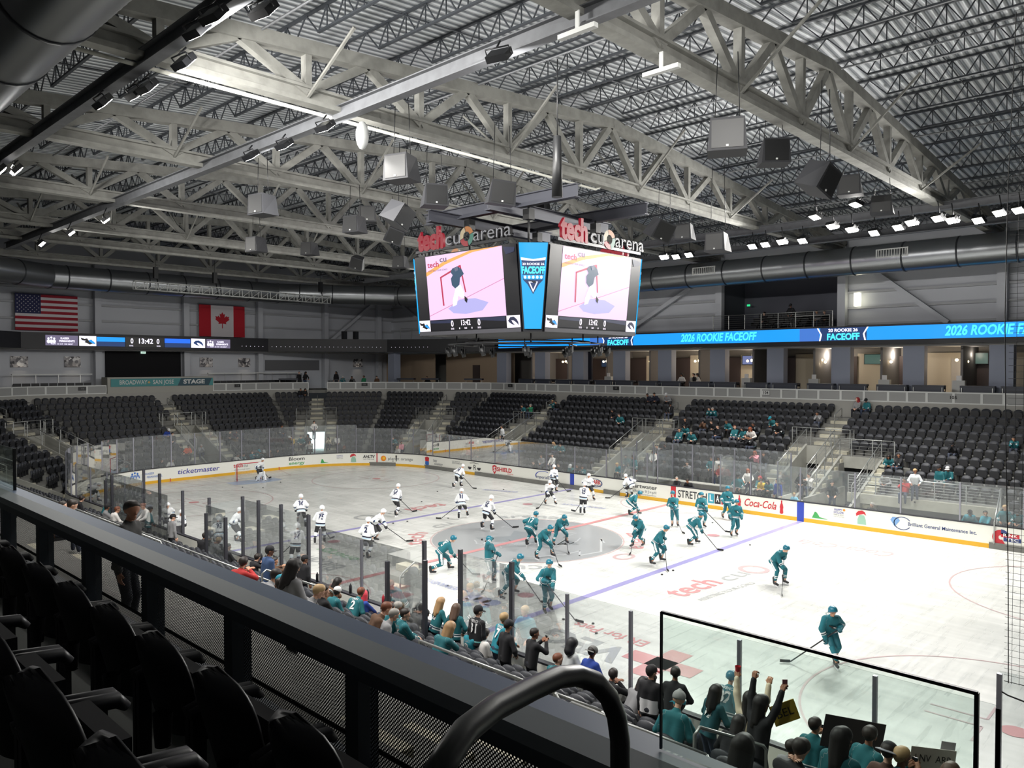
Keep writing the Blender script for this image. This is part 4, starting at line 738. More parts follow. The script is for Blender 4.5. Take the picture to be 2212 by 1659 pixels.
# outer walls
wp = M_['wallp']
def S_(mb, name, m): o = mb.build(name, m if isinstance(m, list) else [m]); o['kind'] = 'structure'; return o
mb = MB(); mb.box(-46, -4.6, 26.9, 27.1, 9.7, 17.6); mb.box(4.5, 36, 26.9, 27.1, 9.7, 17.6); mb.box(-4.6, 4.5, 26.9, 27.1, 15, 17.6); S_(mb, 'wall_far_side', wp)
mb = MB(); mb.box(-45.5, -45.3, -30, 27, 5.6, 18.8); S_(mb, 'wall_far_end', wp)
mb = MB(); mb.box(-46, 36, -32, -31.8, 0, 17); S_(mb, 'wall_near_side', M_['grey']); mb = MB(); mb.box(36, 36.2, -32, 31, 0, 19.5); S_(mb, 'wall_right_end', M_['grey'])
mb = MB(); mb.box(-4.7, 4.6, 30.9, 31, 9.7, 16); mb.box(-4.7, -4.6, 27, 31, 9.7, 16); mb.box(4.5, 4.6, 27, 31, 9.7, 16); mb.box(-4.6, 4.5, 27, 31, 15.9, 16); S_(mb, 'wall_balcony', mat('balcony_dark_wall', (92, 94, 104), .8))
mb = MB(); mb.box(-46, 36, 25.6, 31, 9.45, 9.6); S_(mb, 'ceiling_suites', mat('suite_ceiling', (150, 150, 150), .8))
mb = MB(); mb.box(-46, 36, 31, 31.2, 5.6, 9.6); S_(mb, 'wall_suites_back', mat('suite_back_wall', (150, 146, 140), .8))
mb = MB(); mb.box(-45.4, -43.4, -30, 27, 9.5, 9.62); S_(mb, 'ceiling_end_concourse', mat('suite_ceiling', (1, 1, 1)))
# girts and columns on the walls
g = MB()
for z in (10.95, 12.05, 13.1, 14.6, 15.6):
    g.box(-45.3, -4.7, 26.68, 26.9, z, z + .14); g.box(4.6, 36, 26.68, 26.9, z, z + .14)
S_(g, 'trim_1', mat('girt_grey', (160, 162, 166), .6))
g = MB()
for z in (11.9, 13.2, 14.4, 15.6): g.box(-45.3, -45.08, -30, 26.8, z, z + .16)
S_(g, 'trim_2', mat('girt_grey', (1, 1, 1)))
for n_, x in enumerate((14.1, 4.75, -4.4, -13.6, -22.8, -31.9, 23.2)):
    MB().box(x - .26, x + .26, 26.25, 26.72, 9.6, 16.4).build('wall_column', [wp], label='pale steel column on the far side wall, ' + ['fourth bay from the scoreboard', 'right of the balcony', 'left of the balcony', 'first behind the scoreboard', 'second behind the scoreboard', 'third behind the scoreboard', 'off to the right'][n_], cat='column', group='far side wall columns')
for n_, y in enumerate((-11.6, -4.2, 3.2, 10.4, 17.8, 24.6)):
    MB().box(-45.05, -44.6, y - .25, y + .25, 5.9, 17).build('wall_column', [wp], label='pale steel column on the far end wall, ' + ['left of the striped flag', 'just right of the striped flag', 'left of the maple leaf flag', 'just right of the maple leaf flag', 'before the cross braces', 'between the cross braces'][n_], cat='column', group='far end wall columns')
for n_, (p, q) in enumerate((((5.2, 26.5, 15.7), (11.2, 26.5, 10.9)), ((-4.9, 26.5, 15.4), (-13.2, 26.5, 10.9)), ((-44.7, 24.3, 15.4), (-44.7, 18.2, 10.8)), ((-43.9, 26.5, 15.4), (-36, 26.5, 10.8)))):
    MB().beam(p, q, .3, .3).build('diagonal_brace', [wp], label=['long diagonal wall brace right of the balcony', 'diagonal wall brace left of the balcony', 'diagonal brace on the far end wall', 'diagonal brace in the far corner'][n_], cat='brace')
# roof deck with corrugation
def deckz(y): return 19.55 - abs(y) / 12.7
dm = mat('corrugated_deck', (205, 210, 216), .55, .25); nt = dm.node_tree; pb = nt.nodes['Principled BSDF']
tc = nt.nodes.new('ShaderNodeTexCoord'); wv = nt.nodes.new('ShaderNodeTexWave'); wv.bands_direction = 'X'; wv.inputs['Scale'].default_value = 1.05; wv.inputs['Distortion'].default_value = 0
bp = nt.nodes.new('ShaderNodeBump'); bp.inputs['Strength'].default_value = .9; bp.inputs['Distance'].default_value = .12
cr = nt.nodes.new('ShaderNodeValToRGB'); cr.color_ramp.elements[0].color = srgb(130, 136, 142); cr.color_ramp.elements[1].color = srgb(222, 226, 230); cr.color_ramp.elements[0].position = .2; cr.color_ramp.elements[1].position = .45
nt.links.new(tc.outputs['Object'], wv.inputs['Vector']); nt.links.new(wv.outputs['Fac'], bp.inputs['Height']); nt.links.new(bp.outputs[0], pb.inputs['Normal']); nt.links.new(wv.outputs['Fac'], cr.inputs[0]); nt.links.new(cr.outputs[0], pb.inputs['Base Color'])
mb = MB()
for sg in (-1, 1):
    mb.add([(-46, 0, deckz(0)), (36.2, 0, deckz(0)), (36.2, sg * 32, deckz(32)), (-46, sg * 32, deckz(32)), (-46, 0, deckz(0) + .2), (36.2, 0, deckz(0) + .2), (36.2, sg * 32, deckz(32) + .2), (-46, sg * 32, deckz(32) + .2)], [(0, 1, 2, 3), (4, 7, 6, 5), (2, 6, 7, 3)])
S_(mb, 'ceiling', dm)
# trusses along y
TX = [23.2, 14.0, 4.8, -4.4, -13.5, -22.7, -28.6, -37.5]; BZ = 15.85
def topz(y): return 18.55 - abs(y) / 12.7
tn = ['over the right end of the picture', 'first from the right', 'second from the right, over the scoreboard beams', 'third from the right', 'fourth from the right', 'fifth from the right', 'sixth from the right', 'the furthest']
hp = mat('conduit_white', (214, 214, 205), .4)
for n_, x in enumerate(TX):
    e = empty('roof_truss', (0, 0, 0), 0, 'big fireproofed roof truss spanning the rink, ' + tn[n_], 'truss', 'roof trusses')
    mb = MB(); mb.box(x - .2, x + .2, -26.5, 26.5, BZ - .07, BZ + .07); mb.box(x - .05, x + .05, -26.5, 26.5, BZ + .07, BZ + .36); mb.box(x - .2, x + .2, -26.5, 26.5, BZ + .36, BZ + .44); mb.build('bottom_chord', [M_['fire']], e)
    mb = MB()
    for sg in (-1, 1): mb.beam((x, 0, topz(0)), (x, sg * 26.5, topz(26.5)), .42, .4, up=(0, 0, 1))
    mb.build('top_chord', [M_['fire']], e)
    ys = [s * (2.1 + 4.2 * k) for k in range(6) for s in (-1, 1)]
    for y in ys:
        MB().beam((x, y, BZ + .3), (x, y, topz(y) - .1), .2, .26).build('vertical_member', [M_['fire']], e)
        for q in (-2.1, 2.1):
            if abs(y + q) < 26: MB().beam((x, y, BZ + .3), (x, y + q, topz(y + q) - .1), .24, .26).build('diagonal_member', [M_['fire']], e)
    if n_ in (1, 2, 3, 4):
        pass
for x, y0, y1 in ((4.8, -22, -.6),):
    o = MB().tube([(x - .32, y0, BZ - .12), (x - .32, y1, BZ - .12), (x - .1, y1 + .15, BZ)], .055, 8).build('white_pipe', [hp]); tag(o, 'thin white pipe running under the second roof truss from the right', 'pipe')
# kickers between bottom chords and joists
n_k = 0
for x in TX[:6]:
    for y in (-14.7, -6.3, 2.1, 10.5):
        for sg in (-1, 1):
            o = MB().beam((x, y, BZ + .1), (x + sg * 2.4, y, topz(y) - .1), .07, .07).build('kicker_brace', [M_['fire']]); tag(o, 'slim angled brace from a roof truss bottom chord up to a joist', 'brace', 'truss kicker braces')
# open web joists along x
def joist_mesh(Lx, nm):
    b = MB(); h = .72
    b.box(0, Lx, -.05, .05, h - .06, h); b.box(Lx * .07, Lx * .93, -.045, .045, 0, .06)
    n = 9
    for j in range(n):
        x0 = Lx * (.07 + .86 * j / n); x1 = Lx * (.07 + .86 * (j + 1) / n); xm = (x0 + x1) / 2
        b.beam((x0, 0, .04), (xm, 0, h - .04), .035, .035); b.beam((xm, 0, h - .04), (x1, 0, .04), .035, .035); b.beam((xm, 0, .04), (xm, 0, h - .04), .03, .03)
    b.beam((0.02, 0, h - .05), (Lx * .07, 0, .03), .035, .035); b.beam((Lx - .02, 0, h - .05), (Lx * .93, 0, .03), .035, .035)
    return b.mesh(nm, [M_['joist']])
bays = list(zip(TX[1:], TX[:-1])) + [(TX[0], 32.4)] + [(-45.3, TX[-1])]
jm = {}
bn_ = ['in the bay at the right edge of the roof', 'in the second roof bay from the right', 'in the third roof bay over the scoreboard', 'in the fourth roof bay from the right', 'in the fifth roof bay from the right', 'in the sixth roof bay', 'in the seventh roof bay', 'in the bay over the camera', 'in the furthest roof bay']
for q, (x0, x1) in enumerate(bays):
    L_ = round(x1 - x0, 2)
    if L_ not in jm: jm[L_] = joist_mesh(L_, 'roof_joist')
    for k in range(-12, 13):
        y = k * 2.1
        if x0 > 20 and y < -22: continue
        o = new_obj('roof_joist', jm[L_]); o.location = (x0, y, deckz(y) - .74)
        tag(o, 'dark open-web roof joist ' + bn_[q], 'joist', 'roof joists ' + bn_[q])
# bridging lines along y between joists
mb = MB()
for x0, x1 in bays:
    for f in (.33, .66):
        x = x0 + (x1 - x0) * f
        for sg in (-1, 1): mb.tube([(x, 0, deckz(0) - .68), (x, sg * 26, deckz(26) - .68)], .025, 5)
tag(mb.build('joist_bridging', [M_['joist']]), 'thin bridging rods tying the roof joists together', 'bridging rods')
mb = MB()
for y in (-16.2, -8, 0.8, 9, 17):
    mb.tube([(-44, y, deckz(y) - .85), (33, y, deckz(y) - .85)], .035, 6)
tag(mb.build('sprinkler_pipes', [mat('sprinkler_pipe', (140, 142, 146), .4, .4)]), 'thin sprinkler pipes running lengthwise under the joists', 'pipes')
# long I-beams (catwalk rails) along x carrying the lamps
def ibeam(y, z, x0, x1, lab):
    mb = MB(); mb.box(x0, x1, y - .15, y + .15, z - .2, z - .17); mb.box(x0, x1, y - .15, y + .15, z + .17, z + .2); mb.box(x0, x1, y - .02, y + .02, z - .17, z + .17)
    return tag(mb.build('lamp_beam', [mat('lamp_beam_grey', (104, 106, 110), .6, noise=.3)]), lab, 'beam')
for y, nm in ((-19.3, 'nearest the big duct'), (-13.65, 'on the near side of the scoreboard'), (13.6, 'on the far side beyond the scoreboard'), (19.3, 'close to the far duct')):
    ibeam(y, 15.75, -32, 23, 'long grey steel beam carrying lamps ' + nm)
# ---- ducts
def duct(pts, r, lab, rings=2.9):
    e = empty('air_duct', (0, 0, 0), 0, lab, 'duct')
    pts = [Vector(p) for p in pts]; mb = MB(); P_ = []; R_ = []
    tot = 0
    for a, b in zip(pts, pts[1:]):
        L_ = (b - a).length; n = max(2, int(L_ / .115))
        for j in range(n):
            P_.append(a.lerp(b, j / n)); R_.append(r * (1 + .006 * (1 if (len(P_) % 2) else -1)))
    P_.append(pts[-1]); R_.append(r)
    mb.tube(P_, R_, 28); mb.build('spiral_pipe', [M_['galv']], e)
    for a, b in zip(pts, pts[1:]):
        L_ = (b - a).length; d = (b - a).normalized(); n = int(L_ / rings)
        for j in range(n + 1):
            p = a + d * min(L_ - .05, j * rings); MB().tube([p - d * .045, p + d * .045], r * 1.03, 28).build('duct_collar', [mat('duct_collar_dark', (70, 72, 76), .4, .7)], e)
    return e
DE = duct([(33, 22.8, 14.75), (-25.5, 22.8, 14.75), (-33.5, 18.2, 14.8), (-39.5, 9.3, 14.85), (-39.5, -9.3, 14.85), (-34, -18, 14.8), (-25.5, -22.6, 14.8), (33, -22.6, 14.8)], .88, 'big shiny spiral air duct running round under the roof')
def vent(p, r, nm):      # louvre box on the duct, r = along direction
    p = Vector(p); r = Vector(r).normalized(); u = Vector((0, 0, 1)); n = r.cross(u)
    e = empty('duct_vent', (0, 0, 0), 0, nm, 'vent', 'duct vents')
    f = plane_map(p, r, u); mb = MB(); q = MB(); back = MB()
    for x0, x1, y0, y1 in ((-.9, .9, .2, .26), (-.9, .9, -.26, -.2), (-.9, -.82, -.2, .2), (.82, .9, -.2, .2)):
        vs = [f(x, y) for x, y in ((x0, y0), (x1, y0), (x1, y1), (x0, y1))]; vs2 = [v - n * .45 for v in vs]; mb.add(vs + vs2, [(0, 1, 2, 3), (0, 4, 5, 1), (2, 6, 7, 3), (1, 5, 6, 2), (3, 7, 4, 0)])
    for k in range(11):
        x = -.75 + k * .15; vs = [f(xx, yy) for xx, yy in ((x - .02, -.2), (x + .02, -.2), (x + .02, .2), (x - .02, .2))]; q.add(vs + [v - n * .05 for v in vs], [(0, 1, 2, 3), (0, 4, 5, 1), (1, 5, 6, 2), (3, 7, 4, 0)])
    back.add([f(x, y) - n * .12 for x, y in ((-.82, -.2), (.82, -.2), (.82, .2), (-.82, .2))], [(0, 1, 2, 3)])
    mb.build('vent_frame', [M_['white']], e); q.build('louvre_blades', [M_['white']], e); back.build('vent_opening', [M_['black']], e)
vent((-3.2, 21.9, 14.95), (1, 0, 0), 'white louvred vent on the duct above the balcony'); vent((9.3, 21.9, 14.95), (1, 0, 0), 'white louvred vent on the duct below the brightest lamps')
vent((-29.6, 19.35, 14.95), (.866, .5, 0), 'white louvred vent on the duct left of the scoreboard')

# ================================================================ SUITES AND CONCOURSE FURNITURE
col_x = (14.25, 9.5, 5.0, .42, -4.1, -8.7, -13.1, -17.5, -21.9, -26.8)
cl = ['fourth right of the balcony', 'third right of the balcony', 'under the right end of the balcony', 'under the middle of the balcony', 'under the left end of the balcony', 'first left of the balcony', 'second left of the balcony', 'under the scoreboard', 'left of the dark curtain', 'where the far side bends']
for x, l in zip(col_x, cl): tag(MB().box(x - .62, x + .62, 25.62, 26.3, 5.92, 9.45).build('suite_column', [M_['columnp']]), 'pale blue grey square column at the suites, ' + l, 'column', 'suite columns')
tag(MB().box(-37.9, -36.9, 20.6, 21.4, 5.92, 9.5).build('suite_column', [M_['columnp']]), 'pale blue column on the far corner concourse', 'column', 'suite columns')
dw, lw, cw_ = mat('suite_dark_wood', (74, 62, 60), .6), mat('suite_cream_wall', (206, 196, 176), .8), mat('suite_white_door', (190, 184, 176), .6)
sw = MB(); sd = MB(); sc = MB()
for k, x in enumerate(col_x[:-1]):
    sw.box(x - 2.5, x - 2.35, 27.2, 31, 5.9, 9.45); sd.box(x - 2.35, x - .7, 30.6, 30.7, 5.9, 8.9)
    sc.box(x - .7, x + 2.0, 30.7, 30.8, 5.9, 9.1)
S_(sw, 'wall_suite_partition', mat('suite_partition', (120, 118, 118), .8)); S_(sd, 'wall_suite_wood', dw); S_(sc, 'wall_suite_cream', lw)
for k, x in enumerate(col_x[:-1]):
    d = MB().box(x + .9, x + 1.85, 30.6, 30.68, 5.9, 8.7).build('door_%d' % (k + 1), [cw_]); d['kind'] = 'structure'
warm = mat('pendant_glow', (255, 224, 170), .5, emit=7)
tvm = mat('tv_picture', (130, 140, 190), .4, emit=.55); tvg = mat('tv_field_picture', (90, 120, 110), .4, emit=.45)
wn = ['in the suite right of the third column', 'in the suite above section number 104', 'in the suite under the balcony', 'in the suite at the balcony\'s right end', 'in the suite left of the balcony', 'in the second suite left of the balcony', 'in the suite by the dark curtain', 'in the suite under the scoreboard', 'in the suite at the bend']
for k, x in enumerate((11.55, 7.0, 2.58, -2.77, -7.3, -11.6, -16.5, -21.2)):
    e = empty('pendant_lamp', (x, 28.4, 9.45), 0, 'branching pendant lamp with warm glass globes ' + wn[k], 'lamp', 'suite pendant lamps')
    MB().tube([(0, 0, 0), (0, 0, -.75)], .015, 6).tube([(-.3, 0, -.8), (0, 0, -.75), (.3, 0, -.9)], .012, 6).build('pendant_arm', [M_['blackm']], e)
    for q, z in ((-.3, -.86), (.3, -.96), (.05, -.82)): MB().ball((q, 0, z), .1, 8).build('glass_globe', [warm], e)
    l = bpy.data.lights.new('pendant_light', 'POINT'); l.energy = 45; l.color = (1, .78, .55); l.shadow_soft_size = .15; lo = new_obj('pendant_light', l, e); lo.location = (0, -.3, -1.1)
    l = bpy.data.lights.new('suite_downlight', 'POINT'); l.energy = 70; l.color = (1, .88, .74); l.shadow_soft_size = .2; lo = new_obj('suite_downlight', l, e); lo.location = (.3, .9, -.5)
for k, (x0, x1, z0, z1, m) in enumerate(((-4.43, -3.12, 8.3, 9.04, tvm), (4.92, 6.25, 8.32, 9.06, tvg), (11.41, 12.64, 8.32, 9.08, tvg), (2.04, 2.52, 8.33, 9.02, mat('tv_blue', (60, 80, 110), .4, emit=.3)), (-12.4, -11.4, 8.2, 8.9, mat('tv_blue', (1, 1, 1))), (-20.6, -19.8, 8.2, 8.9, mat('tv_blue', (1, 1, 1))), (-18.4, -17.7, 8.1, 8.8, mat('tv_blue', (1, 1, 1))))):
    e = MB().box(x0, x1, 30.2, 30.26, z0, z1).build('television', [M_['black']]); tag(e, 'wall television ' + ['with a pale rink picture under the balcony', 'with a football field picture in the suite right of the balcony', 'with a football field picture in the rightmost suite', 'small and dark under the balcony end', 'dark, in the suite left of the balcony', 'dark, beside the pendant left of the curtain', 'dark, next to the curtain'][k], 'television', 'suite televisions')
    MB().box(x0 + .04, x1 - .04, 30.19, 30.2, z0 + .04, z1 - .04).build('screen', [m], e)
tag(MB().box(-18.8, -16.6, 26.4, 26.6, 5.95, 9.45).build('dark_curtain', [mat('navy_curtain', (22, 24, 38), .9)]), 'floor length navy curtain hanging between two suites', 'curtain')
# drink counters with bar stools along the suite front
ctop = mat('counter_dark_blue', (40, 44, 56), .5)
def stool(e0=None):
    e = empty('bar_stool', (0, 0, 0)); b = MB(); b.box(-.2, .2, -.18, .18, .70, .75); b.build('stool_seat', [M_['black']], e)
    b = MB(); b.box(-.2, .2, .16, .2, .88, 1.1); b.box(-.2, -.17, .16, .19, .75, .9); b.box(.17, .2, .16, .19, .75, .9); b.build('stool_back', [M_['black']], e)
    for x in (-.17, .17):
        for y in (-.15, .15): MB().tube([(x, y, .7), (x * 1.2, y * 1.2, 0)], .014, 5).build('leg', [M_['steelw']], e)
    return e
S0_ = stool(); first = True; nsx = 0
for k, x in enumerate(col_x[:9] + (18.8,)):
    for q, (x0, x1) in enumerate(((x - 1.95, x - .15), (x + .15, x + 1.95))):
        e = empty('drink_counter', ((x0 + x1) / 2, 25.05, 5.9), 0, 'dark drink counter on steel posts, %s of the column %s' % (('right', 'left')[0 if q else 1], (cl + ['off the right edge'])[min(k, 9)]), 'counter', 'suite drink counters')
        w = (x1 - x0) / 2; MB().box(-w, w, -.25, .2, 1.0, 1.13).build('counter_top', [ctop], e); MB().box(-w, w, -.22, -.2, .35, 1.0).build('counter_front', [mat('counter_front_smoke', (52, 56, 68), .5)], e)
        for s in (-w + .1, w - .1): MB().box(s - .02, s + .02, -.28, -.24, 0, 1.0).build('counter_post', [M_['steelw']], e)
        for j in range(3):
            st_ = S0_ if first else copy_tree(S0_); first = False
            st_.location = (x0 + .35 + j * .55, 25.5, 5.9); st_.rotation_euler = (0, 0, random.uniform(-.3, .3))
            tag(st_, 'black low-backed bar stool behind the suite drink counters', 'stool', 'suite bar stools')
for k, x in enumerate((11.7, 7.3, -2.5, -6.9, -15.3, 2.6)):
    e = MB().box(x - .35, x + .35, 27.0, 27.35, 5.9, 7.3).build('host_stand', [M_['white']]); tag(e, 'white standing desk with a paper sign ' + wn[(0, 1, 3, 4, 6, 2)[k]], 'desk', 'white standing desks')
    MB().box(x - .15, x + .15, 27.1, 27.15, 7.3, 7.6).build('paper_sign', [mat('paper_white', (240, 240, 240))], e)
# corner concourse tables
for k, (i, s) in enumerate(((1, 9.0), (1, 6.4), (1, 2.0), (2, 9.2))):
    p = P3(i, s, -1.5, 5.9); a, b, d, n, L = SEG[i]
    e = empty('drink_counter', p, math.atan2(d.y, d.x), 'dark counter on the corner concourse ' + ['left of the bend', 'left of the far column', 'right of the far column', 'by the row of folding chairs'][k], 'counter', 'corner counters')
    MB().box(-.9, .9, -.3, .3, .95, 1.1).build('counter_top', [ctop], e)
    for s_ in (-.8, .8): MB().box(s_ - .02, s_ + .02, -.02, .02, 0, .95).build('counter_post', [M_['steelw']], e)
R = empty('concourse_rail', (0, 0, 0), 0, 'dark thin rail on the concourse left of the corner counters', 'railing'); rail_run(R, [P3(2, 3.0, -.9, 5.9), P3(2, 5.0, -.9, 5.9)], .95, r=.02)
bm = MB().tube([P3(2, 5.2, -1.2, 5.9), P3(2, 5.2, -1.2, 6.8)], .25, 12).build('rubbish_bin', [M_['grey']]); tag(bm, 'round grey rubbish bin at the top of the stairs', 'bin')
# far end upper row: club seats, drink ledge rail, photographs, curtain
cs = MB()
for x, f in ((0, 1),):
    cs.box(-.27, .27, -.02, .08, .35, .95); cs.box(-.27, .27, .08, .5, .35, .48); cs.box(-.31, -.27, .0, .42, .5, .6); cs.box(.27, .31, .0, .42, .5, .6); cs.box(-.05, .05, 0, .2, 0, .35)
CSM = cs.mesh('club_seat', [M_['seatp']])
for k in range(26):
    y = -10.4 + k * .62 if k < 9 else 4.9 + (k - 9) * .6
    if k > 24: continue
    o = new_obj('club_seat', CSM); o.location = (-43.55, y, 5.9); o.rotation_euler = (0, 0, -math.pi / 2)
    tag(o, 'wide black club seat behind the parapet, ' + ('left' if k < 9 else 'right') + ' of the stage banner', 'seat', 'club seats ' + ('left' if k < 9 else 'right') + ' of the banner')
for y0, y1, l in ((-10.6, -4.9, 'left of the stage banner'), (4.9, 14.6, 'right of the stage banner')):
    e = empty('drink_rail', (0, 0, 0), 0, 'white topped drink rail behind the club seats ' + l, 'railing', 'end drink rails'); MB().box(-44.35, -44.05, y0, y1, 7.5, 7.57).build('rail_top', [M_['white']], e)
    for y in np.arange(y0 + .05, y1, 1.6): MB().box(-44.22, -44.18, y - .02, y + .02, 5.9, 7.5).build('post', [M_['steelw']], e)
ph = mat('photo_print', (70, 72, 84), .6); nt = ph.node_tree; v = nt.nodes.new('ShaderNodeTexVoronoi'); v.inputs['Scale'].default_value = 5; tc = nt.nodes.new('ShaderNodeTexCoord'); r = nt.nodes.new('ShaderNodeValToRGB')
for p_, c in ((0, (24, 24, 30)), (.35, (110, 108, 112)), (.7, (190, 186, 186))): el = r.color_ramp.elements.new(p_); el.color = srgb(*c)
nt.links.new(tc.outputs['Object'], v.inputs['Vector']); nt.links.new(v.outputs['Color'], r.inputs[0]); nt.links.new(r.outputs[0], nt.nodes['Principled BSDF'].inputs['Base Color'])
for y0, y1, l in ((-10.4, -9.2, 'leftmost'), (-6.6, -5.4, 'between the column and the left edge'), (4.65, 5.87, 'just right of the black curtain'), (8.4, 9.6, 'second right of the curtain'), (21.5, 22.7, 'on the tan corner wall')):
    tag(MB().box(-45.29, -45.22, y0, y1, 8.1, 8.98).build('wall_photograph', [ph]), 'framed sports photograph on the end concourse wall, ' + l, 'picture', 'concourse photographs')
    sl = bpy.data.lights.new('picture_light', 'SPOT'); sl.energy = 60; sl.color = (1, .85, .65); sl.spot_size = 1.2; sl.spot_blend = .8; lo = new_obj('picture_light', sl); lo.location = (-44.8, (y0 + y1) / 2, 9.45); lo.rotation_euler = (0, -.15, 0)
e = MB().box(-45.28, -45.15, -3.5, 2.85, 7.0, 9.45).build('black_curtain', [mat('black_drape', (10, 10, 14), .95)]); tag(e, 'wide black curtain closing the opening behind the stage banner', 'curtain')
e = MB().box(-45.1, -45.02, -.65, -.25, 9.28, 9.46).build('exit_sign', [mat('exit_sign_pale', (190, 220, 205), .4, emit=.9)]); tag(e, 'small lit green EXIT sign above the black curtain', 'sign'); lettering('exit_lettering', 'EXIT', .1, plane_map((-45.01, -.45, 9.37), (0, 1, 0), (0, 0, 1)), mat('exit_green', (20, 120, 60), .5, emit=.5), e, .3)
e = MB().box(-45.28, -45.24, 11.2, 17.3, 7.75, 8.8).build('roller_shutter', [M_['grey']]); tag(e, 'long grey roller shutter on the end concourse wall', 'shutter')
tanw = MB().box(-45.28, -37, 26.0, 26.1, 5.9, 9.5); S_(tanw, 'wall_corner_concourse', mat('tan_wall', (170, 150, 128), .8))
tw = MB(); tw.box(-37, -27, 27.6, 27.7, 5.9, 9.5); S_(tw, 'wall_corner_tan', mat('tan_wall', (1, 1, 1))); tag(MB().box(-32.8, -31.8, 27.5, 27.6, 5.9, 8.3).build('brown_door', [dw]), 'dark brown door in the tan corner wall', 'door')
# ---- flags
fl = empty('striped_flag', (-44.9, -7.9, 12.47), 0, 'red and white striped flag with a starry blue canton on the end wall', 'flag')
fr, fw, fb = mat('flag_red', (150, 24, 44), .8), mat('flag_white', (205, 200, 204), .8), mat('flag_blue', (34, 38, 78), .8)
Wd, Hd = 4.45, 2.86
mbr = MB(); mbw = MB()
for k in range(13): (mbr if k % 2 == 0 else mbw).box(0, .012, -Wd / 2, Wd / 2, Hd / 2 - (k + 1) * Hd / 13, Hd / 2 - k * Hd / 13)
mbr.build('red_stripes', [fr], fl); mbw.build('white_stripes', [fw], fl); MB().box(.0, .02, -Wd / 2, -Wd / 2 + Wd * .4, Hd / 2 - Hd * 7 / 13, Hd / 2).build('canton', [fb], fl)
ms = MB()
for r_ in range(9):
    for c_ in range(6 if r_ % 2 == 0 else 5):
        y = -Wd / 2 + Wd * .4 * ((c_ * 2 + 1 + (r_ % 2)) / 12); z = Hd / 2 - Hd * 7 / 13 * ((r_ + 1) / 10)
        ms.add([(.024, y + (.055 if j % 2 == 0 else .022) * math.sin(j * math.pi / 5), z + (.055 if j % 2 == 0 else .022) * math.cos(j * math.pi / 5)) for j in range(10)], [tuple(range(10))])
ms.build('stars', [fw], fl)
cf = empty('maple_leaf_flag', (-44.9, 6.67, 12.4), 0, 'red and white flag with a red maple leaf on the end wall', 'flag')
MB().box(0, .01, -2.22, 2.22, -1.46, 1.46).build('white_field', [fw], cf); MB().box(0, .02, -2.22, -1.1, -1.46, 1.46).box(0, .02, 1.1, 2.22, -1.46, 1.46).build('red_bars', [mat('flag_red2', (176, 22, 40), .8)], cf)
leaf = [(0, 1), (.15, .72), (.33, .8), (.26, .35), (.5, .58), (.56, .45), (.86, .5), (.76, .25), (.88, .15), (.42, -.22), (.5, -.4), (.05, -.35), (.05, -.9), (-.05, -.9)]
leaf = leaf + [(-x, y) for x, y in leaf[:-2][::-1] if x > 0]
MB().add([(.024, x * .8, y * .8 + .05) for x, y in leaf], [tuple(range(len(leaf)))]).build('maple_leaf', [mat('flag_red2', (1, 1, 1))], cf)
# ---- balcony over the ribbon
bf = MB().box(-4.6, 4.5, 25.6, 31, 10.78, 10.9); S_(bf, 'floor_balcony', M_['grey'])
R = empty('balcony_railing', (0, 0, 0), 0, 'thin steel balcony railing with wire infill above the blue ribbon display', 'railing'); rail_run(R, [(-4.5, 25.7, 10.9), (4.4, 25.7, 10.9)], 1.05, infill=6, r=.02)
for k in range(14):
    o = new_obj('club_seat', CSM); o.location = (-2.4 + (k % 7) * .62, 28.6 + (k // 7) * .9, 10.9 + (k // 7) * .35); o.rotation_euler = (0, 0, math.pi); tag(o, 'dark balcony seat in the shadowed rows behind the standing man', 'seat', 'balcony seats')
tb = MB().box(.8, 3.6, 27.3, 28.0, 11.75, 11.8).box(.8, .85, 27.3, 28, 10.9, 11.75).box(3.55, 3.6, 27.3, 28, 10.9, 11.75).build('balcony_table', [M_['white']]); tag(tb, 'long pale table on the balcony', 'table')
sp_ = MB().box(5.6, 5.95, 26.2, 26.55, 12.2, 13.1).build('wall_lamp', [mat('lamp_lit_panel', (255, 250, 220), .4, emit=3)]); tag(sp_, 'lit rectangular wall lamp right of the balcony', 'lamp')
ex = MB().box(-3.9, -3.65, 29.9, 29.95, 12.9, 13.05).build('exit_sign', [mat('exit_green_lit', (40, 190, 120), .4, emit=1.2)]); tag(ex, 'tiny green exit sign in the dark balcony corner', 'sign')
# left press platform
R = empty('platform_rail', (0, 0, 0), 0, 'pale steel platform railing over the dark ribbon left of the scoreboard', 'railing'); rail_run(R, [P3(1, 9.4, -1.1, 10.84), P3(1, 3.5, -1.1, 10.84)], 1.0, infill=2)
for k, s in enumerate((2.3, 1.2)):
    p = P3(2, s + 1.6, -1.4, 10.84); tag(MB().box(p.x - .2, p.x + .2, p.y - .2, p.y + .2, 10.84, 11.6).build('black_case', [M_['black']]), 'small upright black case on the dark ribbon ledge, ' + ['right one', 'left one'][k], 'case')
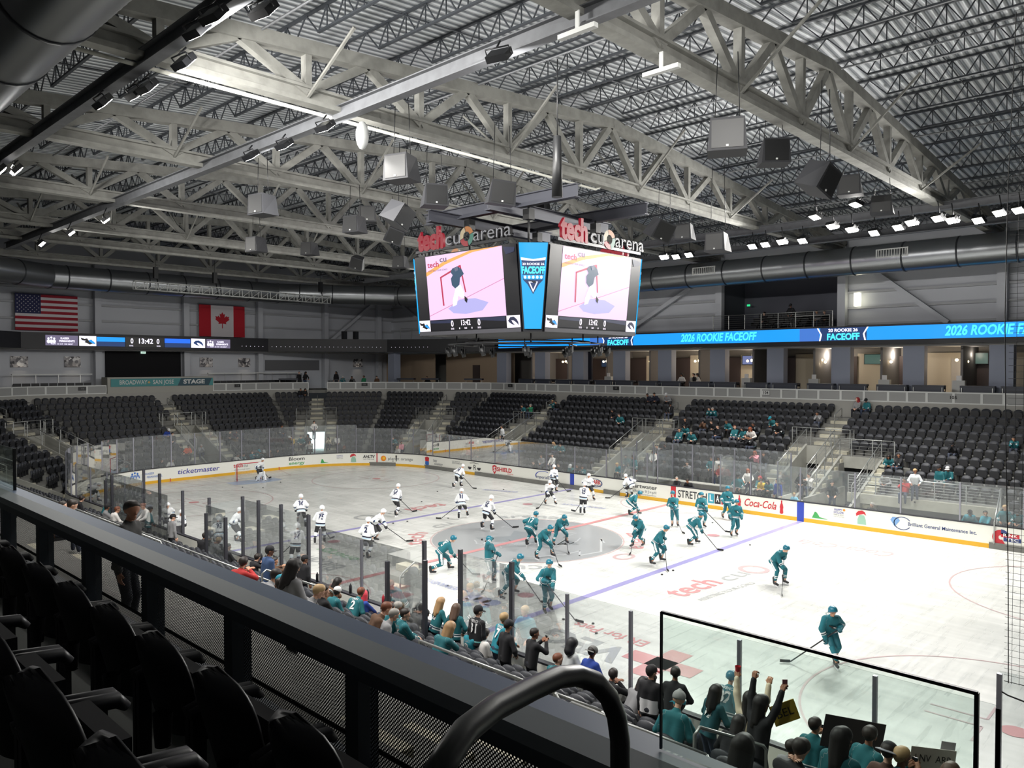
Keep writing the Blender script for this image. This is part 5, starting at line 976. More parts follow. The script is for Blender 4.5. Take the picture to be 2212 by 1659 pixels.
# ---- white box truss with hoists over the far end
e = empty('box_truss', (-35, -4.85, 14.2), 0, 'white square lattice truss hanging before the end duct', 'truss')
tm = MB(); dg = MB(); Lt = 16.7; zl = -.1
for dx in (-.25, .25):
    for dz in (-.3, .3): tm.tube([(dx, 0, dz), (dx, Lt, dz + zl)], .03, 6)
nb = 20
for j in range(nb + 1):
    y = Lt * j / nb; z = zl * j / nb
    for a_, b_ in (((.25, -.3), (.25, .3)), ((-.25, -.3), (-.25, .3)), ((-.25, .3), (.25, .3)), ((-.25, -.3), (.25, -.3))): dg.tube([(a_[0], y, a_[1] + z), (b_[0], y, b_[1] + z)], .028, 5)
    if j < nb:
        y2 = Lt * (j + 1) / nb; dg.tube([(.25, y, -.3 + z), (.25, y2, .3 + z)], .016, 5); dg.tube([(-.25, y, .3 + z), (.25, y2, .3 + z)], .016, 5)
tm.build('main_chords', [M_['white']], e); dg.build('lattice_bars', [M_['white']], e)
for k, y in enumerate((-3.3, 1.3, 11.0)):
    h = empty('chain_hoist', (-35, y, 15.4), 0, 'black chain hoist holding the white lattice truss, ' + ['leftmost', 'middle', 'rightmost'][k], 'hoist', 'chain hoists')
    MB().box(-.15, .15, -.15, .15, -.6, .25).build('hoist_motor', [M_['black']], h); MB().tube([(0, .1, -.6), (0, .25, -1.4)], .04, 6).tube([(0, 0, .25), (0, 0, 1.2)], .015, 5).build('hoist_chain', [M_['blackm']], h)
# ================================================================ SPEAKERS
SPK = [(6.3, -12.4, 14.1, .9, .3, 0), (3.8, -9.0, 14.2, .9, 1.1, 0), (-2, -12.4, 14.2, .9, .2, 0), (-4.9, -5.6, 15.2, .85, .9, 0), (2.9, -9.9, 13.55, .9, 1.9, .5), (-3.3, -7.4, 14.3, .85, .3, 0), (-4, -4.7, 14.3, .85, 1.0, .6), (7.1, -9, 13.8, .9, 1.0, .15), (.9, -.1, 15.5, .9, .2, 0),
       (-12.1, -7.3, 14.4, .9, .2, 0), (-16.6, -1.4, 15.3, .9, .3, 0), (-17.1, 2.4, 14.9, .9, .8, .5), (-12.6, 2.4, 14.5, .85, .4, 0), (15.2, -9.2, 13.9, .95, .5, 0), (13.8, -3.6, 14.9, .9, .7, 0), (16, -5.5, 13.4, .9, 1.5, .45), (13.4, 4, 15.2, .9, .2, 0), (13.9, 6.1, 14.7, .85, .2, 0), (8.1, -1.2, 13.5, .9, 1.2, .5), (4.8, 6.1, 14.7, .9, .2, 0), (9.7, .4, 13.0, .85, .1, 0)]
SN = ['lit side facing the near duct', 'right of the big one left of the scoreboard', 'lone on the left half of the roof', 'upright, at the left of the cluster', 'tilted, in the middle of the cluster', 'lowest left in the cluster', 'tilted, lowest in the cluster', 'in front of the scoreboard beam', 'hanging beside the beam crossing', 'small, far left', 'small, left of the scoreboard', 'tilted, near the far end', 'right of the tilted one near the far end', 'largest on the right', 'second largest on the right', 'tilted, on the right', 'beside the tilted one on the right', 'in the haze beside the lamps', 'tilted, right of the scoreboard', 'small, right of the scoreboard', 'among the lamps right of the scoreboard']
sm_ = mat('speaker_cabinet', (44, 45, 49), .7)
for (x, y, z, w, rz, tl), nm in zip(SPK, SN):
    e = empty('loudspeaker', (x, y, z), rz, 'black loudspeaker box hung from the roof, ' + nm, 'loudspeaker', 'roof loudspeakers')
    e.rotation_euler = (tl * .8, tl * .6, rz)
    w2 = w / 2; h = w * .42; b = MB()
    b.add([(-w2, -w2 * .8, -h), (w2, -w2 * .8, -h), (w2, w2 * .8, -h), (-w2, w2 * .8, -h), (-w2 * .86, -w2 * .8, h), (w2 * .86, -w2 * .8, h), (w2 * .62, w2 * .8, h), (-w2 * .62, w2 * .8, h)], [(0, 3, 2, 1), (4, 5, 6, 7), (0, 1, 5, 4), (1, 2, 6, 5), (2, 3, 7, 6), (3, 0, 4, 7)])
    b.build('cabinet', [sm_], e); MB().box(-w2 * .8, w2 * .8, -w2 * .83, -w2 * .8, -h * .85, h * .85).build('speaker_grille', [M_['black']], e)
    MB().box(-.03, .03, -w2 * .86, -w2 * .83, -h * .8, -h * .8 + .05).build('maker_badge', [M_['white']], e)
    mb = MB(); up = 16.0 - z; 
    Rm = e.rotation_euler.to_matrix().inverted()
    for q in (-.3, .3): mb.tube([(q, 0, h), tuple(Vector((q * .8, 0, h)) + Rm @ Vector((0, 0, max(.3, up - h))))], .012, 5)
    mb.build('suspension_cables', [M_['blackm']], e)
# ================================================================ FLOODLIGHTS
lens = mat('floodlight_lens', (255, 252, 240), .3, emit=40)
def lamp(x, y, z, nm, tgt=None, power=1.):
    e = empty('floodlight', (x, y, z), 0, 'lit floodlight under the roof, ' + nm, 'floodlight', 'arena floodlights')
    t = Vector(tgt or (x * .7, y * .1, 0)); d = (t - Vector((x, y, z))).normalized(); q = d.to_track_quat('-Z', 'Y')
    e.rotation_mode = 'QUATERNION'; e.rotation_quaternion = q
    MB().box(-.26, .26, -.2, .2, 0.0, .16).build('lamp_housing', [M_['blackm']], e); MB().box(-.22, .22, -.16, .16, -.012, 0).build('lamp_lens', [lens], e)
    mb = MB(); up = q.inverted() @ Vector((0, 0, max(.2, 15.6 - z))); mb.tube([(-.3, 0, .08), (-.3, 0, .25), (.3, 0, .25), (.3, 0, .08)], .02, 5); mb.tube([(0, 0, .25), tuple(up)], .025, 5); mb.build('lamp_bracket', [M_['blackm']], e)
    l = bpy.data.lights.new('floodlight_beam', 'AREA'); l.shape = 'RECTANGLE'; l.size = .44; l.size_y = .32; l.energy = LAMP_W * power; l.color = (1, .975, .93)
    lo = new_obj('floodlight_beam', l, e); lo.location = (0, 0, -.03)
FL = [(-1.06, 13.4), (-.41, 13.75), (.57, 13.6), (4.78, 13.2), (5.6, 13.07), (6.65, 12.77), (7.58, 13.24), (10.68, 7.26), (10.34, 10.08), (10.67, 11.59), (12.96, 5.76), (11.16, 13.33), (12.53, 12.51), (13.35, 11.64), (14.53, 11.37), (14.86, 12.29), (15.74, 13.14), (16.82, 11.82), (17.55, 11.7)]
for k, (x, y) in enumerate(FL): lamp(x, y, 14.8, 'number %s from the left in the bright far row' % ['one', 'two', 'three', 'four', 'five', 'six', 'seven', 'eight', 'nine', 'ten', 'eleven', 'twelve', 'thirteen', 'fourteen', 'fifteen', 'sixteen', 'seventeen', 'eighteen', 'nineteen'][k])
NL = [(10.45, -19.07, 'top of the picture beside the joist'), (9.54, -19.66, 'small round one at the top left'), (8.59, -19.58, 'second small round one at the top left'), (6.73, -19.05, 'square one against the first left truss'), (4.48, -19.0, 'right one of the pair at the left'), (3.82, -19.04, 'left one of the pair at the left'), (2.49, -19.39, 'wide square one at the left'), (-7.37, -18.99, 'right one of two at the left edge'), (-7.79, -19.39, 'left one of two at the left edge'),
      (12.25, -14.27, 'alone above the scoreboard'), (4.92, -14.12, 'small, left of the big speaker'), (2.37, -13.98, 'round, left of the big speaker'), (.43, -14.1, 'small, further left of the speaker')]
for x, y, nm in NL: lamp(x, y, 15.2, nm)
for x, y in ((-9, 13.6), (-14, 13.6), (-19, 13.6), (-24, 13.6), (-14, -13.8), (-19, -13.8), (-24, -13.8), (18, -13.8), (20, -19.2)): lamp(x, y, 15.0, 'added unseen for extra light, %s' % {-9: 'just left of the scoreboard', -14: 'further left', -19: 'towards the end', -24: 'nearest the far end', 18: 'over the near corner', 20: 'over the near stand'}[x] + (' on the far beam' if y > 0 else ' on the near beam'))  # unseen floodlights added beyond the visible ones to light the hall
# ================================================================ SCOREBOARD
SBc = Vector((.3, -.3, 0)); h_, bt, bb, zt, zb = 3.25, 4.15, 3.8, 13.15, 9.6
e = empty('scoreboard', SBc, 0, 'large eight sided video scoreboard hung over centre ice', 'scoreboard')
def ring8(b, h=h_): return [(-h, -b), (h, -b), (b, -h), (b, h), (h, b), (-h, b), (-b, h), (-b, -h)]
T8, B8 = ring8(bt), ring8(bb)
mb = MB(); mb.add([(x * .985, y * .985, zt) for x, y in T8] + [(x * .985, y * .985, zb) for x, y in B8], [tuple(range(8)), tuple(range(8, 16))[::-1]] + [(i, (i + 1) % 8, 8 + (i + 1) % 8, 8 + i) for i in range(8)]); mb.build('scoreboard_body', [M_['dark']], e)
def fmap(i):
    a, b, c, d = Vector((*T8[i], zt)), Vector((*T8[(i + 1) % 8], zt)), Vector((*B8[(i + 1) % 8], zb)), Vector((*B8[i], zb)); n = (b - a).cross(d - a).normalized(); n = -n if n.dot(Vector((a.x, a.y, 0))) < 0 else n
    return lambda u, v, off=.0: a.lerp(b, u).lerp(d.lerp(c, u), 1 - v) + n * off
pk, por, pbl, pred, pteal, pwh, pgr = mat('screen_pink_ice', (236, 196, 238), .5, emit=.95), mat('screen_orange', (255, 165, 80), .5, emit=.95), mat('screen_crease', (176, 172, 228), .5, emit=.9), mat('screen_red', (190, 40, 80), .5, emit=.8), mat('screen_teal', (36, 78, 110), .5, emit=.7), mat('screen_white', (250, 240, 255), .5, emit=1.1), mat('screen_grey', (120, 110, 130), .5, emit=.7)
smk = mat('screen_navy', (34, 44, 84), .5, emit=.6); sdk = mat('screen_black', (34, 34, 46), .4, emit=.25)
def poly(name, f, pts, m, off, par): return MB().add([f(u, v, off) for u, v in pts], [tuple(range(len(pts)))]).build(name, [m], par)
def ftext(f, t, u, v, hu, w, m, off, par, asp, **k):      # hu = height in v units, w = width in u units
    vs, fs = text_data(t, 1, k.get('bold', .02)); tw = text_w(vs); me = bpy.data.meshes.new('screen_lettering'); me.from_pydata([tuple(f(u + x / tw * w, v + y / .72 * hu, off)) for x, y in vs], [], fs); me.materials.append(m); return new_obj('screen_lettering', me, par)
for i in (0, 2, 4, 6):
    f = fmap(i); s = MB().add([f(u, v, .02) for u, v in ((.01, .99), (.99, .99), (.99, .01), (.01, .01))], [(0, 1, 2, 3)]).build('video_face', [sdk], e)
    q = lambda nm, pts, m, o: poly(nm, f, pts, m, o, s)
    q('screen_picture', [(.13, .985), (.87, .985), (.87, .19), (.13, .19)], pk, .03)
    q('screen_board_edge', [(.13, .74), (.33, .86), (.6, .96), (.87, .985), (.80, .985), (.58, .985), (.32, .9), (.13, .79)], por, .04)
    q('screen_crease', [(.33, .32), (.45, .42), (.6, .42), (.72, .36), (.66, .27), (.5, .24), (.38, .26)], pbl, .04)
    q('screen_goal_post', [(.28, .36), (.295, .36), (.285, .71), (.27, .71)], pred, .045); q('screen_goal_post', [(.27, .695), (.27, .715), (.47, .83), (.485, .83), (.485, .81)], pred, .045); q('screen_goal_post', [(.47, .82), (.485, .82), (.52, .5), (.508, .5)], pred, .045)
    q('screen_goalie', [(.40, .8), (.45, .82), (.49, .78), (.51, .72), (.47, .68), (.46, .6), (.42, .55), (.385, .6), (.38, .68), (.4, .72), (.38, .76)], pteal, .05)
    q('screen_goalie_pads', [(.42, .56), (.47, .6), (.5, .5), (.5, .44), (.47, .44), (.44, .47), (.42, .36), (.38, .34), (.385, .42)], pwh, .055); q('screen_goalie_helmet', [(.42, .8), (.455, .82), (.46, .77), (.43, .76)], mat('screen_steel', (110, 120, 150), .5, emit=.6), .06)
    q('screen_stick', [(.5, .46), (.53, .42), (.52, .37), (.5, .4)], sdk, .055); q('screen_goal_line', [(.13, .245), (.87, .62), (.87, .61), (.13, .235)], mat('screen_faint_red', (220, 150, 190), .5, emit=.8), .035)
    ftext(f, 'tech', .21, .875, .07, .12, pred, .05, s, 1); ftext(f, 'cu', .315, .925, .07, .07, pgr, .05, s, 1); ftext(f, 'ASSISTING YOUR GOALS', .25, .80, .02, .2, pgr, .05, s, 1)
    q('screen_score_bar', [(.13, .185), (.87, .185), (.87, .06), (.13, .06)], sdk, .04); q('screen_score_glow', [(.6, .185), (.86, .185), (.86, .13), (.6, .16)], smk, .045); q('screen_score_glow', [(.14, .18), (.36, .18), (.36, .14), (.14, .15)], smk, .045)
    ftext(f, '0', .36, .13, .075, .025, pwh, .05, s, 1); ftext(f, '0', .62, .13, .075, .025, pwh, .05, s, 1); ftext(f, '13:42', .49, .135, .065, .09, pwh, .05, s, 1); ftext(f, 'SOG', .36, .07, .02, .03, pwh, .05, s, 1); ftext(f, 'SOG', .62, .07, .02, .03, pwh, .05, s, 1); ftext(f, '1', .43, .07, .02, .008, pwh, .05, s, 1); ftext(f, '2ND', .49, .07, .02, .025, pwh, .05, s, 1); ftext(f, '1', .55, .07, .02, .008, pwh, .05, s, 1)
    q('screen_corner_tile', [(.015, .19), (.13, .19), (.13, .05), (.015, .05)], pwh, .04); q('screen_corner_tile', [(.87, .19), (.985, .19), (.985, .05), (.87, .05)], pwh, .04)
    q('screen_shark_emblem', [(.072 + x * .055, .12 + y * .09) for x, y in SHARK], sdk, .05); q('screen_shark_fin', [(.075 + x * .06, .12 + y * .1) for x, y in FINW], lblue, .055); q('screen_wing_emblem', [(.928 + x * .05, .12 + y * .1) for x, y in WING], smk, .05)
    q('screen_smoke', [(.88, .97), (.98, .95), (.97, .9), (.9, .88)], smk, .04)
    q('screen_lower_trim', [(.01, .045), (.99, .045), (.99, .0), (.01, .0)], mat('scoreboard_trim_grey', (62, 62, 68), .5), .05)
for i in (1, 3, 5, 7):
    f = fmap(i); s = MB().add([f(u, v, .03) for u, v in ((.04, .995), (.96, .995), (.93, .03), (.07, .03))], [(0, 1, 2, 3)]).build('corner_display', [mat('screen_sky_blue', (0, 160, 228), .5, emit=1.0)], e)
    q = lambda nm, pts, m, o: poly(nm, f, pts, m, o, s)
    q('corner_crest', [(.1, .8), (.9, .8), (.88, .58), (.72, .53), (.5, .42), (.28, .53), (.12, .58)], lnavy, .04); q('corner_crest_edge', [(.08, .83), (.5, .81), (.92, .83), (.91, .8), (.5, .79), (.09, .8)], lwhite, .05)
    ftext(f, '20 ROOKIE 26', .5, .755, .025, .76, lwhite, .05, s, 1); ftext(f, 'FACEOFF', .5, .685, .075, .84, lcyan, .05, s, 1, bold=.05)
    q('corner_band', [(.12, .635), (.88, .635), (.86, .585), (.14, .585)], mat('screen_sky_blue', (1, 1, 1)), .05)
    for k in range(5): q('corner_team_mark', [(.2 + k * .15 + x * .05, .61 + y * .018) for x, y in circ_pts(1, 8)], lwhite, .055)
    q('corner_shield', [(.32, .56), (.68, .56), (.5, .44)], lwhite, .05); q('corner_shield_inner', [(.38, .55), (.62, .55), (.5, .47)], lnavy, .055); q('corner_shark', [(.5 + x * .14, .56 + y * .03) for x, y in SHARK], sdk, .06)
# raised letters on top
def text3d(t, hgt, w, mp, m, par, th=.14, bold=.02, name='sign_letters'):
    cu = bpy.data.curves.new('sign', 'FONT'); cu.body = t; cu.size = hgt / .72; cu.extrude = th / 2; cu.offset = bold * cu.size; cu.align_x = 'CENTER'; cu.align_y = 'CENTER'; cu.resolution_u = 3
    o = bpy.data.objects.new('sign', cu); me = bpy.data.meshes.new_from_object(o); bpy.data.objects.remove(o)
    xs = [v.co.x for v in me.vertices]; sx = w / (max(xs) - min(xs))
    for v in me.vertices: v.co = mp(v.co.x * sx, v.co.y, v.co.z)
    me.materials.clear(); me.materials.append(m); me.update(); o = new_obj(name, me, par); return o
for i in (0, 2, 4, 6):
    a, b = Vector((*T8[i], zt)), Vector((*T8[(i + 1) % 8], zt)); r = (b - a).normalized(); n = r.cross(Vector((0, 0, 1))); c = (a + b) / 2 + Vector((0, 0, .52)) + n * .12
    if n.dot(Vector((a.x, a.y, 0))) < 0: r = -r; n = -n
    mp = lambda x, y, z, c=c, r=r, n=n, dx=0: c + r * x + Vector((0, 0, y)) + n * z
    g = empty('top_sign', (0, 0, 0)); g.parent = e
    for t, x, w, h2, m, bd in (('tech', -1.85, 1.75, .95, mat('sign_red', (208, 34, 60), .5, emit=.35), .04), ('cu', -.35, .95, .6, mat('sign_face_black', (26, 26, 30), .5), .03), ('arena', 2.0, 2.2, .6, mat('sign_face_black', (1, 1, 1)), .02)):
        text3d(t, h2, w, lambda X, Y, Z, x=x, h2=h2: mp(X + x, Y + (h2 - .6) * .3, Z), m, g, bold=bd)
        if t != 'tech': text3d(t, h2 * .98, w * .985, lambda X, Y, Z, x=x: mp(X + x, Y, Z + .09), mat('sign_outline_white', (225, 225, 230), .5, emit=.3), g, th=.01, bold=-.012)
    for k, (a0, cc) in enumerate(((20, (232, 150, 80)), (110, (240, 220, 180)), (200, (200, 50, 60)), (290, (90, 160, 140)))):
        mb = MB(); pts = arc_pts(.2, .42, a0, a0 + 85, 0, 0, 10); mb.add([mp(.5 + x, y, .08) for x, y in pts], [tuple(range(len(pts)))]); mb.build('sign_swirl', [mat('sign_swirl_%d' % k, cc, .5, emit=.4)], g)
    mb = MB(); mb.beam(c + r * -2.9 + Vector((0, 0, -.35)), c + r * 2.9 + Vector((0, 0, -.35)), .1, .12); mb.build('sign_backing_bar', [M_['blackm']], g)
# underside rig
e2 = empty('lighting_ring', SBc + Vector((0, 0, 9.2)), 0, 'ring of thin black pipes and small lights hung under the scoreboard', 'lighting rig')
mb = MB()
for rr, z in ((3.7, 0), (2.9, .12)): mb.tube([(rr * math.cos(a), rr * math.sin(a), z) for a in np.linspace(0, 2 * math.pi, 25)], .035, 6)
for k in range(8): a = k * math.pi / 4; mb.tube([(2.9 * math.cos(a), 2.9 * math.sin(a), .12), (3.7 * math.cos(a), 3.7 * math.sin(a), 0)], .03, 5); mb.tube([(3.3 * math.cos(a), 3.3 * math.sin(a), .05), (3.3 * math.cos(a), 3.3 * math.sin(a), .5)], .03, 5)
mb.build('ring_pipes', [M_['blackm']], e2)
for k in range(12):
    a = k * math.pi / 6 + .2; x, y = 3.7 * math.cos(a), 3.7 * math.sin(a); mb = MB(); mb.tube([(x, y, -.05), (x, y, -.2)], .03, 6); mb.tube([(x - .05, y, -.22), (x + .02, y + .05, -.55)], [.12, .1], 8); mb.box(x - .17, x - .13, y - .05, y + .05, -.4, -.15); mb.box(x + .13, x + .17, y - .05, y + .05, -.4, -.15); mb.build('moving_spotlight', [M_['black']], e2)
# hanging frame of beams above
bmt = mat('hanging_beam_grey', (92, 94, 104), .5)
def bigbeam(p, q, lab):
    p = Vector(p); q = Vector(q); d = (q - p).normalized(); s = Vector((-d.y, d.x, 0)); mb = MB()
    mb.beam(p, q, .03, .5); mb.beam(p + Vector((0, 0, .25)), q + Vector((0, 0, .25)), .34, .04); mb.beam(p - Vector((0, 0, .25)), q - Vector((0, 0, .25)), .34, .04); tag(mb.build('support_beam', [bmt]), lab, 'beam', 'scoreboard support beams')
bigbeam((-4.6, -2.3, 15.35), (4.9, -2.3, 15.35), 'heavy grey beam above the near side of the scoreboard'); bigbeam((-4.6, 2.7, 15.35), (4.9, 2.7, 15.35), 'heavy grey beam above the far side of the scoreboard'); bigbeam((1.6, -4.2, 15.0), (1.6, 4.2, 15.0), 'heavy grey cross beam on the right over the scoreboard'); bigbeam((-2.2, -4.2, 15.0), (-2.2, 4.2, 15.0), 'heavy grey cross beam on the left over the scoreboard')
for k, (x, y) in enumerate(((-1.5, -2.3), (2.2, -2.3), (-1.5, 2.4), (2.2, 2.4))):
    tag(MB().tube([(x, y, 13.15), (x, y, 15.1)], .05, 8).box(x - .18, x + .18, y - .18, y + .18, 14.5, 14.95).build('hoist_cable', [M_['black']]), 'black hoist and cable carrying the scoreboard, ' + ['near left', 'near right', 'far left', 'far right'][k], 'hoist', 'scoreboard hoists')
pr = MB().tube([(12.2, -12.2, 12.4), (12.2, -12.2, 13.9)], [.14, .1], 10).tube([(12.2, -12.2, 13.9), (12.2, -12.2, 15.8)], .015, 5).build('hanging_bag', [M_['black']]); tag(pr, 'long narrow black bag hanging from a cable upper right', 'bag')
for k, (x, y, z, l) in enumerate(((14.2, -13.9, 15.3, 'upper centre under the truss'), (14.3, -10.8, 15.3, 'beside the hanging bag'))): tag(MB().box(x - .5, x + .5, y - .07, y + .07, z, z + .1).box(x - .05, x + .05, y - .02, y + .02, z + .1, z + .5).build('strip_lamp', [M_['white']]), 'unlit white strip lamp ' + l, 'lamp')
tag(MB().ball((5.7, -13.4, 15.0), (.22, .18, .42), 12).build('wireless_antenna', [mat('antenna_grey', (150, 152, 152), .5)]), 'grey rounded antenna box on the near lamp beam', 'antenna')

# ================================================================ NEAR PARAPET AND FOREGROUND
capb, capg, npf = mat('parapet_cap_blue', (104, 122, 148), .5), mat('parapet_cap_grey', (168, 176, 180), .5), mat('parapet_frame_slate', (96, 104, 112), .5)
pm = bpy.data.materials.new('perforated_steel_dark'); pm.use_nodes = True; nt = pm.node_tree; nt.nodes.clear(); L = nt.links.new
o_ = nt.nodes.new('ShaderNodeOutputMaterial'); mx = nt.nodes.new('ShaderNodeMixShader'); tr = nt.nodes.new('ShaderNodeBsdfTransparent'); pr_ = nt.nodes.new('ShaderNodeBsdfPrincipled')
pr_.inputs['Base Color'].default_value = srgb(64, 66, 66); pr_.inputs['Roughness'].default_value = .5
tc = nt.nodes.new('ShaderNodeTexCoord'); mp = nt.nodes.new('ShaderNodeMapping'); mp.inputs['Rotation'].default_value = (0, math.radians(45), 0)
vo = nt.nodes.new('ShaderNodeTexVoronoi'); vo.inputs['Scale'].default_value = 62; vo.inputs['Randomness'].default_value = 0; lt = nt.nodes.new('ShaderNodeMath'); lt.operation = 'LESS_THAN'; lt.inputs[1].default_value = .32
sxz = nt.nodes.new('ShaderNodeSeparateXYZ'); cxz = nt.nodes.new('ShaderNodeCombineXYZ'); L(tc.outputs['Object'], mp.inputs['Vector']); L(mp.outputs[0], sxz.inputs[0]); L(sxz.outputs[0], cxz.inputs[0]); L(sxz.outputs[2], cxz.inputs[1])
vo.voronoi_dimensions = '2D'; L(cxz.outputs[0], vo.inputs['Vector']); L(vo.outputs['Distance'], lt.inputs[0]); L(lt.outputs[0], mx.inputs[0]); L(pr_.outputs[0], mx.inputs[1]); L(tr.outputs[0], mx.inputs[2]); L(mx.outputs[0], o_.inputs[0])
e = empty('near_parapet', (20, -24.3, 5.85), 0, 'slate parapet with perforated steel panels and blue grey cap right below the camera', 'parapet')
def ee(mb, nm, m): o = mb.build(nm, m if isinstance(m, list) else [m], e); o.location = (-20, 24.3, -5.85); return o
mb = MB(); X0, X1 = -20, 27
mb.add([(x, y, z) for x in (X0, X1) for y, z in ((-24.12, 6.645), (-24.30, 6.66), (-24.30, 6.60), (-24.12, 6.585))], [(0, 1, 2, 3), (4, 7, 6, 5), (0, 4, 5, 1), (1, 5, 6, 2), (2, 6, 7, 3), (3, 7, 4, 0)]); ee(mb, 'cap_outer_strip', capb).__setitem__('label', 'dark blue outer half of the cap')
mb = MB(); mb.add([(x, y, z) for x in (X0, X1) for y, z in ((-24.30, 6.66), (-24.45, 6.64), (-24.45, 6.57), (-24.30, 6.58))], [(0, 1, 2, 3), (4, 7, 6, 5), (0, 4, 5, 1), (1, 5, 6, 2), (2, 6, 7, 3), (3, 7, 4, 0)]); ee(mb, 'cap_inner_strip', capg)
ee(MB().box(X0, X1, -24.45, -24.435, 6.50, 6.57), 'upper_frame_bar', npf); ee(MB().box(X0, X1, -24.45, -24.3, 5.85, 5.97), 'lower_frame_bar', npf)
px_ = [22.55 - 1.455 * k for k in range(-3, 24)]
for x in px_: ee(MB().box(x - .06, x + .06, -24.44, -24.3, 5.95, 6.58).box(x + .062, x + .07, -24.445, -24.35, 5.95, 6.56), 'frame_post', npf)
for a, b in zip(px_[1:], px_): ee(MB().quad((a + .06, -24.36, 5.97), (b - .06, -24.36, 5.97), (b - .06, -24.36, 6.56), (a + .06, -24.36, 6.56)), 'perforated_panel', pm)
ee(MB().quad((X0, -24.3, 5.9), (X1, -24.3, 5.9), (X1, -24.1, 5.9), (X0, -24.1, 5.9)).box(X0, X1, -24.14, -24.1, 3.9, 5.9), 'outer_skirt', M_['concrete'])
S_(MB().box(-20, 27, -25.75, -24.45, 5.6, 5.85), 'floor_near_concourse', mat('dark_concourse_floor', (70, 74, 70), .7)); S_(MB().box(-20, 27, -31.8, -25.75, 5.6, 6.25), 'floor_near_upper', mat('dark_concourse_floor', (1, 1, 1)))
S_(MB().box(-26, 27, -31.8, -31.6, 5.6, 16), 'wall_near_concourse', mat('dark_back_wall', (70, 70, 72), .8))
g = empty('wind_screen', (22.95, -24.22, 6.66), 0, 'green tinted glass panel with dark polished edge standing on the near parapet', 'glass panel')
MB().box(0, 1.12, -.006, .006, 0, .56).build('glass_pane', [M_['gglass']], g); MB().box(0, 1.12, -.007, .007, .553, .564).box(1.112, 1.124, -.007, .007, 0, .56).box(-.004, .002, -.007, .007, 0, .56).build('glass_edge', [mat('glass_edge_dark', (48, 50, 64), .3)], g)
g = empty('wind_screen', (13.5, -24.22, 6.66), 0, 'glass panel with a black upright edge post on the near parapet at the far left', 'glass panel')
MB().box(-1.12, 0, -.006, .006, 0, .52).build('glass_pane', [M_['gglass']], g); MB().box(-.02, .01, -.015, .015, -.35, .52).build('edge_post', [M_['black']], g)
# near seats, large, seen from behind
fs = mat('near_seat_shell', (46, 46, 50), .45); fp = mat('near_seat_pad', (34, 34, 38), .8)
def near_seat():
    b = MB(); n = 16; nz = 12; W2 = .27; vs = []; idx = {}
    for sgn, thick in ((0, 0.), (1, .07)):
        for j in range(nz + 1):
            z = .35 + .56 * j / nz; t = max(0, (z - .68) / .23); hw = W2 * math.sqrt(max(0.0, 1 - t ** 2.4)) if t > 0 else W2 * (.9 + .1 * (z - .35) / .33)
            for k in range(n + 1):
                u = -1 + 2 * k / n; x = hw * u; y = -.04 - (z - .35) * .26 + .12 * (u * u) + (thick * (1 - .75 * abs(u) ** 4) * (1 - .7 * t ** 3)) * (1 if sgn else -.35)
                vs.append((x, y, z))
    m = (n + 1) * (nz + 1); fc = []
    for j in range(nz):
        for k in range(n): a = j * (n + 1) + k; fc += [(a, a + 1, a + n + 2, a + n + 1), (m + a + 1, m + a, m + a + n + 1, m + a + n + 2)]
    for j in range(nz):
        a = j * (n + 1); fc.append((a, a + n + 1, m + a + n + 1, m + a)); a += n; fc.append((a + n + 1, a, m + a, m + a + n + 1))
    for k in range(n): a = nz * (n + 1) + k; fc.append((a, a + 1, m + a + 1, m + a)); a = k; fc.append((a + 1, a, m + a, m + a + 1))
    b.add(vs, fc, 0, True); p = MB(); p.box(-.22, .22, .08, .16, .32, .66); q = MB()
    for s in (-1, 1): q.tube([(s * .33, -.06, .56), (s * .33, .12, .60), (s * .33, .3, .58), (s * .33, .34, .54)], [.028, .034, .034, .02], 10)
    q.box(-.35, -.31, -.05, .02, 0, .58).box(.31, .35, -.05, .02, 0, .58)
    c = MB(); c.tube([(.30, -.16, .58), (.30, -.16, .42)], [.05, .04], 14, caps=False); c.tube([(.30, -.16, .42), (.30, -.16, .41)], .04, 14)
    return [(b.mesh('seat_back', [fs]), 'seat_back'), (p.mesh('seat_pan', [fp]), 'seat_pan'), (q.mesh('armrest', [fs]), 'armrest'), (c.mesh('cup_holder', [fs]), 'cup_holder')]
NSM = near_seat()
ordn = ['first', 'second', 'third', 'fourth', 'fifth', 'sixth', 'seventh', 'eighth', 'ninth', 'tenth', 'eleventh', 'twelfth']
for k in range(11):
    s = empty('stadium_seat', (21.78 - .72 * k + (.0), -25.12, 5.85), 0, 'black padded seat back along the near parapet, %s from the handrail' % ordn[k], 'seat', 'dark seats behind the near parapet')
    for me, nm in NSM: new_obj(nm, me, s)
for k in range(5):
    s = empty('stadium_seat', (23.05 - .72 * k, -26.02, 6.25), 0, 'black padded seat back in the closest row at the lower left, %s from the camera' % ordn[k], 'seat', 'dark seats of the closest row')
    for me, nm in NSM: new_obj(nm, me, s)
hr = MB()
Hc = [(22.9 + 0, 0, 0)]
hpts = [(23.808,-26.171,7.612),(23.795,-26.127,7.631),(23.772,-26.066,7.645),(23.733,-25.965,7.635),(23.701,-25.831,7.619),(23.683,-25.737,7.607),(23.678,-25.673,7.591),(23.675,-25.608,7.558),(23.679,-25.565,7.513),(23.68,-25.538,7.462),(23.686,-25.534,7.41),(23.688,-25.535,7.311),(23.69,-25.538,7.1),(23.69,-25.54,5.86)]
hr.tube(hpts, .0215, 20); tag(hr.build('handrail', [mat('handrail_dark_steel', (92, 93, 92), .35, .6)]), 'thick dark steel aisle handrail bending down in front of the camera', 'handrail')
